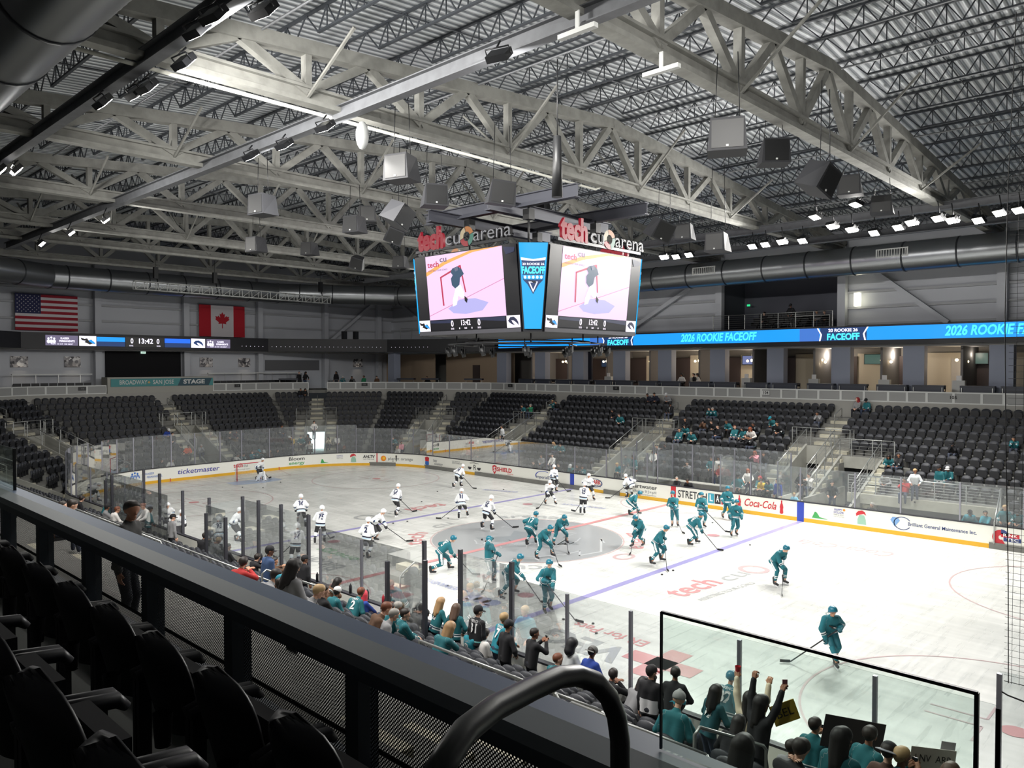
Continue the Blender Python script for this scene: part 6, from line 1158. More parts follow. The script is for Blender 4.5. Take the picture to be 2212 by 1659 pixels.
# rails in the middle of the near stand (platform at row 7)
def nrail(x0, x1, lab, y=-18.1, z=None, inf=4):
    R = empty('platform_railing', (0, 0, 0), 0, lab, 'railing', 'near stand railings'); z = rowz(7) if z is None else z
    rail_run(R, [(x0, y, z), (x1, y, z)], 1.06, infill=inf)
    e_ = MB().tube([(x1, y, z + 1.06), (x1 + .1, y, z + .95), (x1 + .16, y - .1, z + .4), (x1 + .1, y - .15, z + .1)], .022, 8).build('rail_return', [M_['steelw']], R)
nrail(-13, 2.6, 'long steel railing low on the left of the near stand'); nrail(-6, 7.7, 'steel railing ending above the denim jacket', y=-17.3, z=rowz(8))
nrail(14.6, 17.6, 'steel railing with square posts behind the black hooded fan', y=-18.6, z=2.5); nrail(17.9, 20.0, 'steel railing beside the aisle below the dark handrail', y=-18.6, z=2.45); nrail(15.2, 17.9, 'lower bright steel rail under the dark handrail', y=-17.9, z=2.1)
for x, l in ((19.2, 'right of the long haired fan'), (7.2, 'beside the denim jacket')):
    R = empty('aisle_rail', (0, 0, 0), 0, 'looped aisle handrail in the near stand ' + l, 'railing', 'near aisle handrails'); MB().tube([(x, -17.5, 2.0), (x, -17.5, 3.1), (x + .02, -17.4, 3.18), (x + .1, -15.6, 2.3), (x + .1, -15.5, 2.2), (x + .1, -15.5, 1.2)], .026, 8).build('rail_loop', [M_['steelw']], R)
# ---- penalty boxes and scorer's bench on the far side
pb = empty('penalty_box', (1.2, 14.4, 0), 0, 'glass walled penalty and timekeeper boxes behind the far boards', 'penalty box')
def pp(mb, nm, m): o = mb.build(nm, [m], pb); o.location = (-1.2, -14.4, 0); return o
pp(MB().box(-3.9, 6.4, 14.75, 14.83, 0, 1.15).box(-3.95, -3.87, 13.1, 14.8, 0, 1.1).box(6.37, 6.45, 13.1, 14.8, 0, 1.1), 'inner_wall', M_['board'])
pp(MB().box(-.6, 3.0, 13.3, 13.9, .8, .86), 'table_top', M_['white'])
for x in (-3.9, -2.6, -1.2, .2, 1.6, 3.0, 4.6, 6.4): pp(MB().box(x - .035, x + .035, 14.75, 14.82, 1.15, 3.35), 'glass_post', M_['post'])
for a, b in zip((-3.9, -2.6, -1.2, .2, 1.6, 3.0, 4.6), (-2.6, -1.2, .2, 1.6, 3.0, 4.6, 6.4)): pp(MB().box(a, b, 14.78, 14.79, 1.15, 3.4), 'glass_pane', M_['glass'])
for x in (-3.9, -1.2, 3.0, 6.4): pp(MB().box(x - .005, x + .005, 13.1, 14.75, 1.1, 3.0), 'glass_pane', M_['glass']); pp(MB().box(x - .03, x + .03, 13.06, 13.12, 1.07, 3.05), 'glass_post', M_['post'])
for x in (4.9, 3.9, -1.9, -2.9): pp(MB().box(x - .035, x + .035, 12.98, 13.05, 1.07, 2.86), 'glass_post', M_['post'])
pp(MB().box(-4.9, -1.3, 13.0, 13.01, 1.07, 2.9), 'glass_pane', M_['glass']); pp(MB().box(3.0, 5.0, 13.0, 13.01, 1.07, 2.9), 'glass_pane', M_['glass'])
# near bench glass with thicker posts
nb = empty('bench_glass', (-2, -14, 1.07), 0, 'tall glass partitions and thick posts round the near player benches', 'glass screen')
def nn(mb, nm, m): o = mb.build(nm, [m], nb); o.location = (2, 14, -1.07); return o
for x, y, z in ((-12.2, -12.95, 3.4), (-12.2, -14.6, 3.1), (-11.4, -14.6, 3.4), (-10.4, -12.95, 3.4), (-2.6, -13.0, 3.3), (-1.4, -13.0, 3.3), (.2, -13.0, 3.35), (-2.4, -14.5, 2.9), (-.9, -14.5, 2.95), (1.9, -12.95, 3.2), (8.0, -13.0, 3.3), (8.15, -14.4, 3.0), (9.5, -13.0, 3.3), (9.7, -14.4, 3.3), (11.4, -13.0, 3.3), (-5.5, -12.95, 2.9), (-8.0, -12.95, 2.9)):
    nn(MB().box(x - .05, x + .05, y - .05, y + .05, .6, z), 'glass_post', mat('bench_post_dark', (84, 84, 92), .35, .5))
for a, b in (((-12.2, -12.95), (-12.2, -14.6)), ((-12.2, -14.6), (-5.5, -14.6)), ((-2.6, -13), (-2.4, -14.5)), ((-2.4, -14.5), (-.9, -14.5)), ((.2, -13), (1.9, -12.95)), ((-2.6, -13.0), (.2, -13.0)), ((8, -13), (8.15, -14.4)), ((8.15, -14.4), (9.7, -14.4)), ((9.5, -13), (11.4, -13))):
    nn(MB().beam((a[0], a[1], 2.15), (b[0], b[1], 2.15), .01, 2.1), 'glass_pane', M_['glass'])
# goals
def goal(x, y, rz, lab):
    g = empty('hockey_goal', (x, y, 0), rz, lab, 'goal'); r = .03
    MB().tube([(0, -.915, 0), (0, -.915, 1.19), (0, -.88, 1.22), (0, .88, 1.22), (0, .915, 1.19), (0, .915, 0)], r, 10).build('goal_frame', [mat('goal_red', (190, 28, 48), .4)], g)
    MB().tube([(0, -.915, .03)] + [(-1.0 * math.sin(a), -1.0 * math.cos(a), .03) for a in np.linspace(.2, 2.94, 12)] + [(0, .915, .03)], .025, 8).tube([(0, -.88, 1.2), (-.5, -.6, 1.15), (-.5, .6, 1.15), (0, .88, 1.2)], .02, 6).build('goal_base', [M_['white']], g)
    mb = MB(); A = np.linspace(.15, 2.99, 26)
    for a in A:
        b_ = (-1.0 * math.sin(a), -1.0 * math.cos(a), .05); t_ = (-.5 * min(1, math.sin(a) * 1.6), -.9 * math.cos(a), 1.18); mb.tube([b_, t_], .005, 3, caps=False)
    for j in range(1, 12):
        f = j / 12; mb.tube([(-(1.0 * (1 - f) * math.sin(a) + f * .5 * min(1, math.sin(a) * 1.6)), -(1 - f) * math.cos(a) - f * .9 * math.cos(a), .05 + f * 1.13) for a in A], .004, 3, caps=False)
    mb.build('goal_netting', [mat('net_white', (225, 225, 225), .7)], g)
goal(-27.13, 0, 0, 'red framed hockey goal with white netting at the far end')
# pucks
PUCK = MB(); PUCK.tube([(0, 0, 0), (0, 0, .026)], .045, 14); PKM = PUCK.mesh('hockey_puck', [mat('puck_rubber', (24, 24, 26), .6)])
for k, (x, y) in enumerate([(8.8,-7.85),(9.74,-7.51),(10.36,-8.15),(8.16,-.23),(8.17,-1.06),(5.48,-7.12),(8.35,6.0),(4.61,9.31),(-24.48,.99),(-23.1,-1.1),(-24.28,-1.96),(-11.27,2.87),(-7.21,-1.47),(-7.37,-2.28),(-6.3,.59),(-8.4,10.56),(-10.84,9.53),(-13.44,6.0),(-12.67,-4.07),(-2.61,6.84)]):
    o = new_obj('hockey_puck', PKM); o.location = (x, y, .012); tag(o, 'black puck lying loose on the ice', 'puck', 'pucks on the ice')
# bottles on the near dasher
BT = MB(); BT.tube([(0, 0, 0), (0, 0, .17), (0, 0, .2), (0, 0, .23)], [.038, .038, .02, .012], 10); BTM = [BT.mesh('water_bottle', [mat('bottle_' + n, c, .4)]) for n, c in (('dark', (38, 38, 42)), ('clear', (200, 205, 210)), ('red', (170, 50, 60)))]
for k, (x, c) in enumerate(((2.5, 0), (3.6, 0), (4.4, 0), (5.3, 0), (6.1, 2), (7.6, 0), (8.4, 0), (9.1, 1), (-1.2, 0), (-.9, 0), (-.5, 0), (-1.5, 0))):
    o = new_obj('water_bottle', BTM[c]); o.location = (x, -13.0, 1.072); o.scale = (1.25, 1.25, 1.35); tag(o, '%s water bottle standing on the near dasher cap' % ['dark', 'clear', 'red'][c] if c else 'dark water bottle standing on the near dasher cap', 'bottle', 'bottles on the near boards' if not c else None)
# protective netting over the near right corner
nt_ = MB()
for k in range(30):
    x = 22.0 + k * .1; nt_.tube([(x + (0 if k else .06 * math.sin(z_ * .5)), -13.02, z_) for z_ in ((3.3, 5, 7, 9, 11, 13.6) if k == 0 else (3.3, 13.6))], .003 if k else .007, 4, caps=False)
for k in range(104): nt_.tube([(22.0, -13.02, 3.32 + k * .1), (24.9, -13.02, 3.32 + k * .1)], .003 if k else .006, 4, caps=False)
o = nt_.build('protective_net', [M_['black']]); tag(o, 'black square mesh safety net hanging at the right edge', 'net')
tag(MB().tube([(21.93, -13, 3.15), (22.05, -13.0, 3.1), (22.6, -13.02, 3.02), (24, -13.02, 2.9)], .012, 6).build('net_cable', [M_['black']]), 'dark tie cable hooked to the corner glass post', 'cable')
# exercise bikes in the left corner
bk = MB(); rr = random.Random(5)
for k in range(5):
    x, y = -27.4 + k * .5, -15.4 - (k % 2) * .5
    bk.tube([(x, y, 0), (x, y + .3, 1.0), (x + .1, y + .5, 1.15)], .04, 6); bk.tube([(x, y, .1), (x + .2, y - .5, .75), (x + .2, y - .5, .95)], .04, 6); bk.box(x + .05, x + .35, y - .65, y - .4, .95, 1.02); bk.tube([(x - .3, y + .45, 1.15), (x + .35, y + .45, 1.15)], .03, 6); bk.ball((x, y + .1, .4), (.1, .3, .3), 10)
tag(bk.build('exercise_bikes', [M_['black']]), 'cluster of black exercise bikes parked in the left corner', 'exercise bikes')

# ================================================================ PEOPLE
def nets(prims, h, k=.03, neg=(), planes=(), yscale=None):
    """smooth union of tapered capsules, meshed with surface nets"""
    A = np.array([p[0] for p in prims], float); B = np.array([p[1] for p in prims], float); RA = np.array([p[2] for p in prims]); RB = np.array([p[3] for p in prims])
    rm = max(RA.max(), RB.max()) + 2.5 * h; lo = np.minimum(A, B).min(0) - rm; hi = np.maximum(A, B).max(0) + rm
    n = np.ceil((hi - lo) / h).astype(int) + 1
    g = [lo[i] + h * np.arange(n[i]) for i in range(3)]; X, Y, Z = np.meshgrid(*g, indexing='ij'); Pn = np.stack([X, Y, Z], -1).reshape(-1, 3)
    acc = np.zeros(len(Pn))
    D = np.full(len(Pn), 1e3)
    for a, b, ra, rb in zip(A, B, RA, RB):
        mn = np.minimum(a, b) - max(ra, rb) - 4 * k - h; mx_ = np.maximum(a, b) + max(ra, rb) + 4 * k + h
        i0 = np.maximum(np.floor((mn - lo) / h).astype(int), 0); i1 = np.minimum(np.ceil((mx_ - lo) / h).astype(int) + 1, n)
        sl = tuple(slice(i0[j], i1[j]) for j in range(3)); Q = np.stack([X[sl], Y[sl], Z[sl]], -1)
        ba = b - a; L2 = max(ba @ ba, 1e-9); t = np.clip(((Q - a) @ ba) / L2, 0, 1); d = np.linalg.norm(Q - a - t[..., None] * ba, axis=-1) - (ra + t * (rb - ra))
        Dv = D.reshape(n)[sl]; old = Dv.copy(); m = np.minimum(old, d); hh = np.maximum(k - np.abs(old - d), 0) / k; Dv[...] = m - hh * hh * k * .25
    for c, r in neg: D = np.maximum(D, r - np.linalg.norm(Pn - np.array(c), axis=1))
    for c, nn_ in planes: D = np.maximum(D, (Pn - np.array(c)) @ np.array(nn_))
    D = D.reshape(n); D = np.where(np.abs(D) < 1e-9, 1e-9, D)
    for ax in range(3):
        sl = [slice(None)] * 3
        for e_ in (0, -1): sl[ax] = e_; D[tuple(sl)] = np.maximum(D[tuple(sl)], h)
    cs_ = n - 1; acc = np.zeros((cs_[0] * cs_[1] * cs_[2], 3)); cnt = np.zeros(len(acc)); quads = []
    def cid(i): return (i[:, 0] * cs_[1] + i[:, 1]) * cs_[2] + i[:, 2]
    for ax in range(3):
        b_, c_ = (ax + 1) % 3, (ax + 2) % 3; s0 = [slice(None)] * 3; s1 = [slice(None)] * 3; s0[ax] = slice(0, -1); s1[ax] = slice(1, None)
        d0, d1 = D[tuple(s0)], D[tuple(s1)]; idx = np.argwhere((d0 < 0) != (d1 < 0))
        if not len(idx): continue
        v0 = d0[tuple(idx.T)]; v1 = d1[tuple(idx.T)]; pos = idx.astype(float); pos[:, ax] += v0 / (v0 - v1); q = []
        for ob, oc in ((0, 0), (-1, 0), (-1, -1), (0, -1)):
            j = idx.copy(); j[:, b_] += ob; j[:, c_] += oc; ci = cid(j); np.add.at(acc, ci, pos); np.add.at(cnt, ci, 1); q.append(ci)
        q = np.stack(q, 1); fl_ = v0 >= 0; q[fl_] = q[fl_][:, ::-1]; quads.append(q)
    quads = np.concatenate(quads); used = np.where(cnt > 0)[0]; rem = -np.ones(len(acc), int); rem[used] = np.arange(len(used))
    V = acc[used] / cnt[used][:, None] * h + lo; return V, rem[quads]
def cap(a, b, ra, rb=None): return (tuple(a), tuple(b), ra, ra if rb is None else rb)
def mk_mesh(name, V, F, mats, smooth=True, mi=None, st=None):
    me = bpy.data.meshes.new(name); me.vertices.add(len(V)); me.vertices.foreach_set('co', np.asarray(V, np.float32).ravel())
    F = np.asarray(F); me.loops.add(len(F) * 4); me.loops.foreach_set('vertex_index', F.astype(np.int32).ravel()); me.polygons.add(len(F)); me.polygons.foreach_set('loop_start', np.arange(0, len(F) * 4, 4, dtype=np.int32)); me.polygons.foreach_set('loop_total', np.full(len(F), 4, np.int32))
    me.polygons.foreach_set('use_smooth', np.full(len(F), smooth))
    for m in mats: me.materials.append(m)
    if mi is not None: me.polygons.foreach_set('material_index', np.asarray(mi, np.int32))
    if st is not None: at = me.attributes.new('st', 'FLOAT', 'POINT'); at.data.foreach_set('value', np.asarray(st, np.float32))
    me.update(); me.validate(); return me
# head in its own frame: origin at the head's centre, y forward
def head_prims(): return [cap((0, -.015, .025), (0, .01, .03), .087), cap((0, .028, -.01), (0, .038, -.07), .062, .04), cap((-.03, .06, .02), (.03, .06, .02), .024), cap((0, .088, 0), (0, .104, -.032), .009, .014), cap((0, .062, -.098), (0, .06, -.1), .024), cap((-.018, .08, -.066), (.018, .08, -.066), .009), cap((-.083, -.01, 0), (-.083, -.012, -.03), .016, .01), cap((.083, -.01, 0), (.083, -.012, -.03), .016, .01)]
HV, HF = nets(head_prims(), .013, .02, neg=[((-.033, .108, -.001), .02), ((.033, .108, -.001), .02)])
def eye_parts(): b = MB(); b.ball((-.033, .082, -.001), .012, 6); b.ball((.033, .082, -.001), .012, 6); return b
EYES = eye_parts().mesh('eyes', [mat('eye_dark', (30, 24, 22), .3)])
# hand: wrist at the origin, pointing to +y, palm facing -z, thumb on +x side
def hand_prims(curl, s=1.):
    P_ = [cap((-.028, .035, 0), (-.03, .09, 0), .019, .017), cap((.0, .03, 0), (.0, .095, 0), .021, .018), cap((.026, .03, 0), (.03, .09, 0), .02, .017), cap((0, -.01, 0), (0, .03, 0), .026, .024)]
    for i, (x, L_) in enumerate(((-.034, .062), (-.012, .076), (.011, .082), (.033, .07))):
        p = Vector((x, .095, 0)); a = curl * .55
        for j, f in enumerate((.45, .32, .26)):
            q = p + Vector((0, math.cos(a), -math.sin(a))) * (L_ * f * 1.0 + .004); P_.append(cap(p, q, .0095 - .0008 * j, .009 - .001 * j)); p = q; a += curl * .75
    P_ += [cap((.03, .03, -.004), (.058, .055, -.014), .013, .011), cap((.058, .055, -.014), (.068 - curl * .02, .085, -.02 - curl * .012), .011, .0095)]
    return [(tuple(s * v for v in a), tuple(s * v for v in b), ra * s, rb * s) for a, b, ra, rb in P_]
HANDS = {}
for nm, cu_ in (('grip', 1.35), ('loose', .45)):
    V, F = nets(hand_prims(cu_), .0085, .006); HANDS[nm] = (V, F)
gp = [(a, b, ra * 1.5, rb * 1.5) for a, b, ra, rb in hand_prims(1.2, 1.25)] + [cap((0, -.1, 0), (0, -.01, 0), .058, .05)]
GV, GF = nets(gp, .013, .01)
def basis(y, zhint):
    y = Vector(y).normalized(); z = Vector(zhint); z = (z - y * z.dot(y)); z = z.normalized() if z.length > 1e-4 else frame(y)[2]; x = y.cross(z); return Matrix((x, y, z)).transposed()
def ik(a, c, l1, l2, pole):
    a = Vector(a); c = Vector(c); d = c - a; L_ = d.length
    if L_ > (l1 + l2) * .995: c = a + d.normalized() * (l1 + l2) * .995; d = c - a; L_ = d.length
    x = (l1 * l1 - l2 * l2 + L_ * L_) / (2 * L_); hh = math.sqrt(max(0, l1 * l1 - x * x)); u = d.normalized(); p = Vector(pole); p = p - u * p.dot(u); p = p.normalized() if p.length > 1e-5 else Vector((0, 1, 0)); return a + u * x + p * hh, c
# --- striped cloth: bands along the 'st' attribute (torso 0-1, sleeve 1-2, leg 2-3, counted from the hem)
def striped(name, base, bands, rough=.8):
    m = bpy.data.materials.new(name); m.use_nodes = True; nt = m.node_tree; at = nt.nodes.new('ShaderNodeAttribute'); at.attribute_name = 'st'
    dv = nt.nodes.new('ShaderNodeMath'); dv.operation = 'DIVIDE'; dv.inputs[1].default_value = 4; r = nt.nodes.new('ShaderNodeValToRGB'); r.color_ramp.interpolation = 'CONSTANT'
    nt.links.new(at.outputs['Fac'], dv.inputs[0]); nt.links.new(dv.outputs[0], r.inputs[0]); pb = nt.nodes['Principled BSDF']; nt.links.new(r.outputs[0], pb.inputs['Base Color']); pb.inputs['Roughness'].default_value = rough
    ev = [(0., base)]
    for lo, hi, c in sorted(bands): ev += [(lo, c), (hi, base)]
    els = r.color_ramp.elements
    els[0].position = 0; els[0].color = srgb(*ev[0][1]); els[1].position = 1.0; els[1].color = srgb(*base)
    for p, c in ev[1:]:
        e_ = els.new(min(.999, p / 4)); e_.color = srgb(*c)
    return m
TEAL, TEALD, WHT, BLK, NVY = (24, 104, 116), (14, 62, 74), (232, 234, 236), (24, 25, 30), (34, 42, 84)
def hb(o, *bs): return [(o + a, o + b, c) for a, b, c in bs]
KIT = {'t': dict(jersey=striped('teal_jersey', TEAL, hb(0, (.05, .08, WHT), (.08, .11, TEALD), (.11, .14, WHT)) + hb(1, (.10, .125, WHT), (.125, .15, TEALD), (.15, .175, WHT))), pants=mat('teal_pants', (20, 92, 104), .7), sock=striped('teal_socks', TEAL, hb(2, (.12, .145, WHT), (.18, .205, WHT))), helmet=mat('teal_helmet', (28, 108, 130), .3), glove=mat('teal_glove', (18, 86, 98), .6), num=mat('number_white', (240, 240, 240), .7)),
       'w': dict(jersey=striped('white_jersey', WHT, hb(0, (.03, .055, (150, 196, 222)), (.07, .14, (28, 32, 56))) + hb(1, (.12, .14, (150, 196, 222)), (.14, .21, NVY))), pants=mat('black_pants', (40, 40, 44), .7), sock=striped('white_socks', WHT, hb(2, (.13, .2, (40, 44, 66)), (.22, .235, (150, 196, 222)))), helmet=mat('white_helmet', (236, 238, 240), .3), glove=mat('black_glove', (32, 33, 40), .6), num=mat('number_navy', (36, 44, 86), .7))}
skin = [mat('skin_light', (222, 176, 152), .6), mat('skin_tan', (196, 146, 118), .6), mat('skin_brown', (150, 104, 80), .6)]
# skate, shoe, helmet, hair, caps as shared meshes
b = MB(); b.v = []
V, F = nets([cap((0, -.07, .17), (0, -.08, .30), .055, .06), cap((0, -.06, .12), (0, .13, .10), .052, .042)], .016, .03); SKATE_V = V
bl = MB(); bl.box(-.004, .004, -.13, .17, .0, .035); bl.box(-.012, .012, -.11, -.04, .03, .09); bl.box(-.012, .012, .07, .14, .03, .08)
def merge(V, F, mb, base_mi=1):
    n0 = len(V); V2 = np.concatenate([V, np.array(mb.v, float).reshape(-1, 3)]); F2 = [tuple(f) for f in F] + [tuple(i + n0 for i in f) for f in mb.f]; return V2, F2, [0] * len(F) + [base_mi] * len(mb.f)
def generic_mesh(name, V, F, MIx, mats, smooth=True):
    me = bpy.data.meshes.new(name); me.from_pydata([tuple(v) for v in V], [], F)
    for m in mats: me.materials.append(m)
    me.polygons.foreach_set('material_index', MIx); me.polygons.foreach_set('use_smooth', [smooth and i == 0 for i in MIx]); me.update(); return me
SKATE = generic_mesh('ice_skate', *merge(V, F, bl), [mat('skate_black', (34, 34, 38), .4), mat('skate_holder_white', (225, 225, 228), .4)])
V, F = nets([cap((0, -.05, .05), (0, .14, .035), .045, .038)], .015, .02, planes=[((0, 0, 0.003), (0, 0, -1))]); SHOE = mk_mesh('shoe', V, F, [mat('shoe_dark', (50, 50, 54), .6)])
GLOVE = {t: mk_mesh('hockey_glove', GV, GF, [KIT[t]['glove']]) for t in KIT}
V, F = nets([cap((0, -.02, .03), (0, .015, .04), .115, .112), cap((-.1, -.01, -.02), (-.095, .01, -.05), .025), cap((.1, -.01, -.02), (.095, .01, -.05), .025)], .016, .03, planes=[((0, .07, .02), (0, .55, -.83)), ((0, 0, -.07), (0, 0, -1))])
HELM = {t: mk_mesh('hockey_helmet', V, F, [KIT[t]['helmet']]) for t in KIT}
def hair_mesh(kind):
    pl = [((0, .045, .0), (0, .62, -.78)), ]
    if kind == 'short': P_ = [cap((0, -.025, .032), (0, .012, .046), .097, .09), cap((0, -.06, 0), (0, -.055, -.03), .052, .045)]; pl = [((0, .03, .015), (0, .7, -.7))]
    elif kind == 'long': P_ = [cap((0, -.025, .032), (0, .012, .044), .102, .094), cap((-.05, -.05, 0), (-.06, -.075, -.26), .062, .05), cap((.05, -.05, 0), (.06, -.075, -.26), .062, .05), cap((0, -.07, 0), (0, -.1, -.34), .065, .05), cap((-.085, .0, .0), (-.09, -.01, -.16), .03), cap((.085, .0, .0), (.09, -.01, -.16), .03)]; pl = [((0, .045, .03), (0, .62, -.78))]; pl = []; 
    elif kind == 'bun': P_ = [cap((0, -.025, .032), (0, .012, .044), .1, .092), cap((0, -.1, .08), (0, -.11, .09), .045), cap((0, -.06, 0), (0, -.055, -.03), .05)]; pl = [((0, .03, .015), (0, .7, -.7))]
    elif kind == 'hood': P_ = [cap((0, -.03, .03), (0, .0, .03), .125, .12), cap((0, -.06, -.04), (0, -.07, -.14), .11, .12)]; pl = [((0, .05, 0), (0, 1, -.1))]
    V, F = nets(P_, .016, .03, planes=pl, neg=[((0, .1, -.04), .085)] if kind == 'long' else [((0, .16, -.03), .085)] if kind == 'hood' else []); return V, F
HAIRV = {k_: hair_mesh(k_) for k_ in ('short', 'long', 'bun', 'hood')}
def cap_mesh(knit=False):
    P_ = [cap((0, -.02, .045), (0, .01, .05), .101, .098)] + ([cap((0, -.02, .13), (0, -.02, .14), .03)] if knit else [])
    V, F = nets(P_, .016, .02, planes=[((0, 0, .012), (0, .12, -1))]); v = MB()
    if not knit:
        n = 8; vs = []
        for r_, z in ((.09, .035), (.175, .012)):
            for i in range(n + 1): a = math.radians(38 + 104 * i / n); vs.append((r_ * math.cos(a) * (.95 if r_ > .1 else 1), r_ * math.sin(a), z))
        vs += [(x, y, z - .008) for x, y, z in vs]; m = n + 1; fc = [(i, i + 1, m + i + 1, m + i) for i in range(n)] + [(2 * m + i + 1, 2 * m + i, 3 * m + i, 3 * m + i + 1) for i in range(n)] + [(m + i, m + i + 1, 3 * m + i + 1, 3 * m + i) for i in range(n)]; v.add(vs, fc, 0)
    return V, F, v
CAPM = {}
def get_cap(c1, c2, knit=False):
    key = (c1, c2, knit)
    if key not in CAPM: V, F, v = cap_mesh(knit); CAPM[key] = generic_mesh('cap', *merge(V, F, v), [mat('cap_%d_%d_%d' % c1, c1, .8), mat('cap_%d_%d_%d' % c2, c2, .8)])
    return CAPM[key]
HM = {}
def get_hair(kind, c):
    if (kind, c) not in HM: HM[(kind, c)] = mk_mesh('hair', *HAIRV[kind], [mat('hair_%d_%d_%d' % c, c, .55)])
    return HM[(kind, c)]
def xform(V, M): M = np.array(M); return V @ M[:3, :3].T + M[:3, 3]
def T4(R3, t): m = R3.to_4x4(); m.translation = Vector(t); return m
def build_person(J, dress, root, team=None, fine=.03, headR=None, hands='grip', skates=False, S=1., sleeves='long', tag_st=True):
    """J: joints dict (Vectors) in the person's own frame; creates the body and clothes as children of root"""
    pad = 1.0 if not team else 1.0; tp = .018 if team else 0
    sL, sR, eL, eR, wL, wR = J['sL'], J['sR'], J['eL'], J['eR'], J['wL'], J['wR']; P_, Cn, Nk, H = J['pelvis'], J['chest'], J['neck'], J['head']
    hL, hR, kL, kR, aL, aR = J['hL'], J['hR'], J['kL'], J['kR'], J['aL'], J['aR']; rt = Vector((1, 0, 0))
    tors = [cap(P_ + rt * .07, Cn + rt * .07, .105, .115), cap(P_ - rt * .07, Cn - rt * .07, .105, .115), cap(sL, sR, .062)]
    tors = [cap(P_ + rt * .065 * S, Cn + rt * .075 * S, .1 * S, .108 * S), cap(P_ - rt * .065 * S, Cn - rt * .075 * S, .1 * S, .108 * S), cap(sL.lerp(sR, .08), sR.lerp(sL, .08), .062 * S), cap(Cn, Nk, .09 * S, .06 * S)]
    arms = [cap(sL, eL, .05 * S, .042 * S), cap(eL, wL, .042 * S, .03 * S), cap(sR, eR, .05 * S, .042 * S), cap(eR, wR, .042 * S, .03 * S)]
    legs = [cap(hL, kL, .082 * S, .055 * S), cap(kL, aL, .054 * S, .038 * S), cap(hR, kR, .082 * S, .055 * S), cap(kR, aR, .054 * S, .038 * S)]
    V, F = nets(tors + arms + legs + [cap(Nk - Vector((0, 0, .02)), H + (Nk - H) * .25, .052 * S, .05 * S)], .034, .03)
    parts = [(V, F)]; HR = headR or Matrix.Identity(3); hs = S * 1.03
    Mh = T4(HR, H) @ Matrix.Scale(hs, 4); parts.append((xform(HV, Mh), HF))
    mats_ = []
    for w, e_, s_ in ((wL, eL, -1), (wR, eR, 1)):
        if team: continue
        d = (w - e_).normalized(); B = basis(d, J.get('palmL' if s_ < 0 else 'palmR', Vector((0, -.2, 1))) ); M = T4(B, w) @ Matrix.Diagonal((-s_ * 1., 1, 1, 1)) @ Matrix.Scale(S, 4); hv, hf = HANDS[hands]; hf2 = hf if s_ < 0 else hf[:, ::-1]; parts.append((xform(hv, M), hf2))
    off = 0; VV = []; FF = []
    for v, f in parts: VV.append(v); FF.append(f + off); off += len(v)
    bo = new_obj('body', mk_mesh('body', np.concatenate(VV), np.concatenate(FF), [dress['skin']]), root)
    ey = new_obj('eyes', EYES, root); ey.matrix_local = Mh
    # top garment
    inf = .03 if team else .013
    up = (Cn - P_).normalized(); hemc = P_ - up * (.10 if team else .07)
    g = [(a, b, ra + inf, rb + inf) for a, b, ra, rb in tors] ; g[0] = (tuple(hemc + rt * .07 - up * .04), g[0][1], g[0][2] * (1.12 if team else 1.0), g[0][3]); g[1] = (tuple(hemc - rt * .07 - up * .04), g[1][1], g[1][2] * (1.12 if team else 1.0), g[1][3])
    pl = [(hemc, tuple(-up))]
    if team: g[2] = (g[2][0], g[2][1], .1, .1)
    if sleeves == 'long': ag = [(a, b, ra + inf * 1.2, rb + inf * 1.3) for a, b, ra, rb in arms]
    else: ag = [(arms[0][0], tuple(sL.lerp(eL, .8)), .066, .062), (arms[2][0], tuple(sR.lerp(eR, .8)), .066, .062)]
    # shorten the hem only on the torso: mesh torso+arms together, arms below the hem stay
    tg = g; V1, F1 = nets(tg + [a for a in ag], fine, .035)
    # cut: drop torso vertices under the hem that are not sleeve
    Q = V1; 
    def segd(a, b): a = np.array(a); b = np.array(b); ba = b - a; t = np.clip(((Q - a) @ ba) / max(ba @ ba, 1e-9), 0, 1); return np.linalg.norm(Q - a - t[:, None] * ba, axis=1), t
    dT = np.minimum(segd(P_ + rt * .07, Cn + rt * .07)[0], segd(P_ - rt * .07, Cn - rt * .07)[0]) - .12
    best = dT.copy(); st = ((Q - np.array(hemc)) @ np.array(up)); st = np.clip(st, 0, .95); kind = np.zeros(len(Q))
    for (a, b_, c) in ((sL, eL, wL), (sR, eR, wR)):
        lf = (c - b_).length
        d1, t1 = segd(a, b_); d2, t2 = segd(b_, c); d1 = d1 - .05; d2 = d2 - .045
        m = d1 < best; st[m] = 1 + np.clip((1 - t1[m]) * (b_ - a).length + lf, 0, .9); kind[m] = 1; best = np.minimum(best, d1)
        m = d2 < best; st[m] = 1 + (1 - t2[m]) * lf; kind[m] = 1; best = np.minimum(best, d2)
    below = ((Q - np.array(hemc)) @ np.array(up) < -.012) & (kind == 0)
    Q[below] -= np.outer(((Q[below] - np.array(hemc)) @ np.array(up)) + .012, np.array(up)) * .9
    top = new_obj(dress.get('topname', 'jersey'), mk_mesh('jersey', V1, F1, [dress['top']], st=st), root)
    # legs
    li = .03 if team else .012
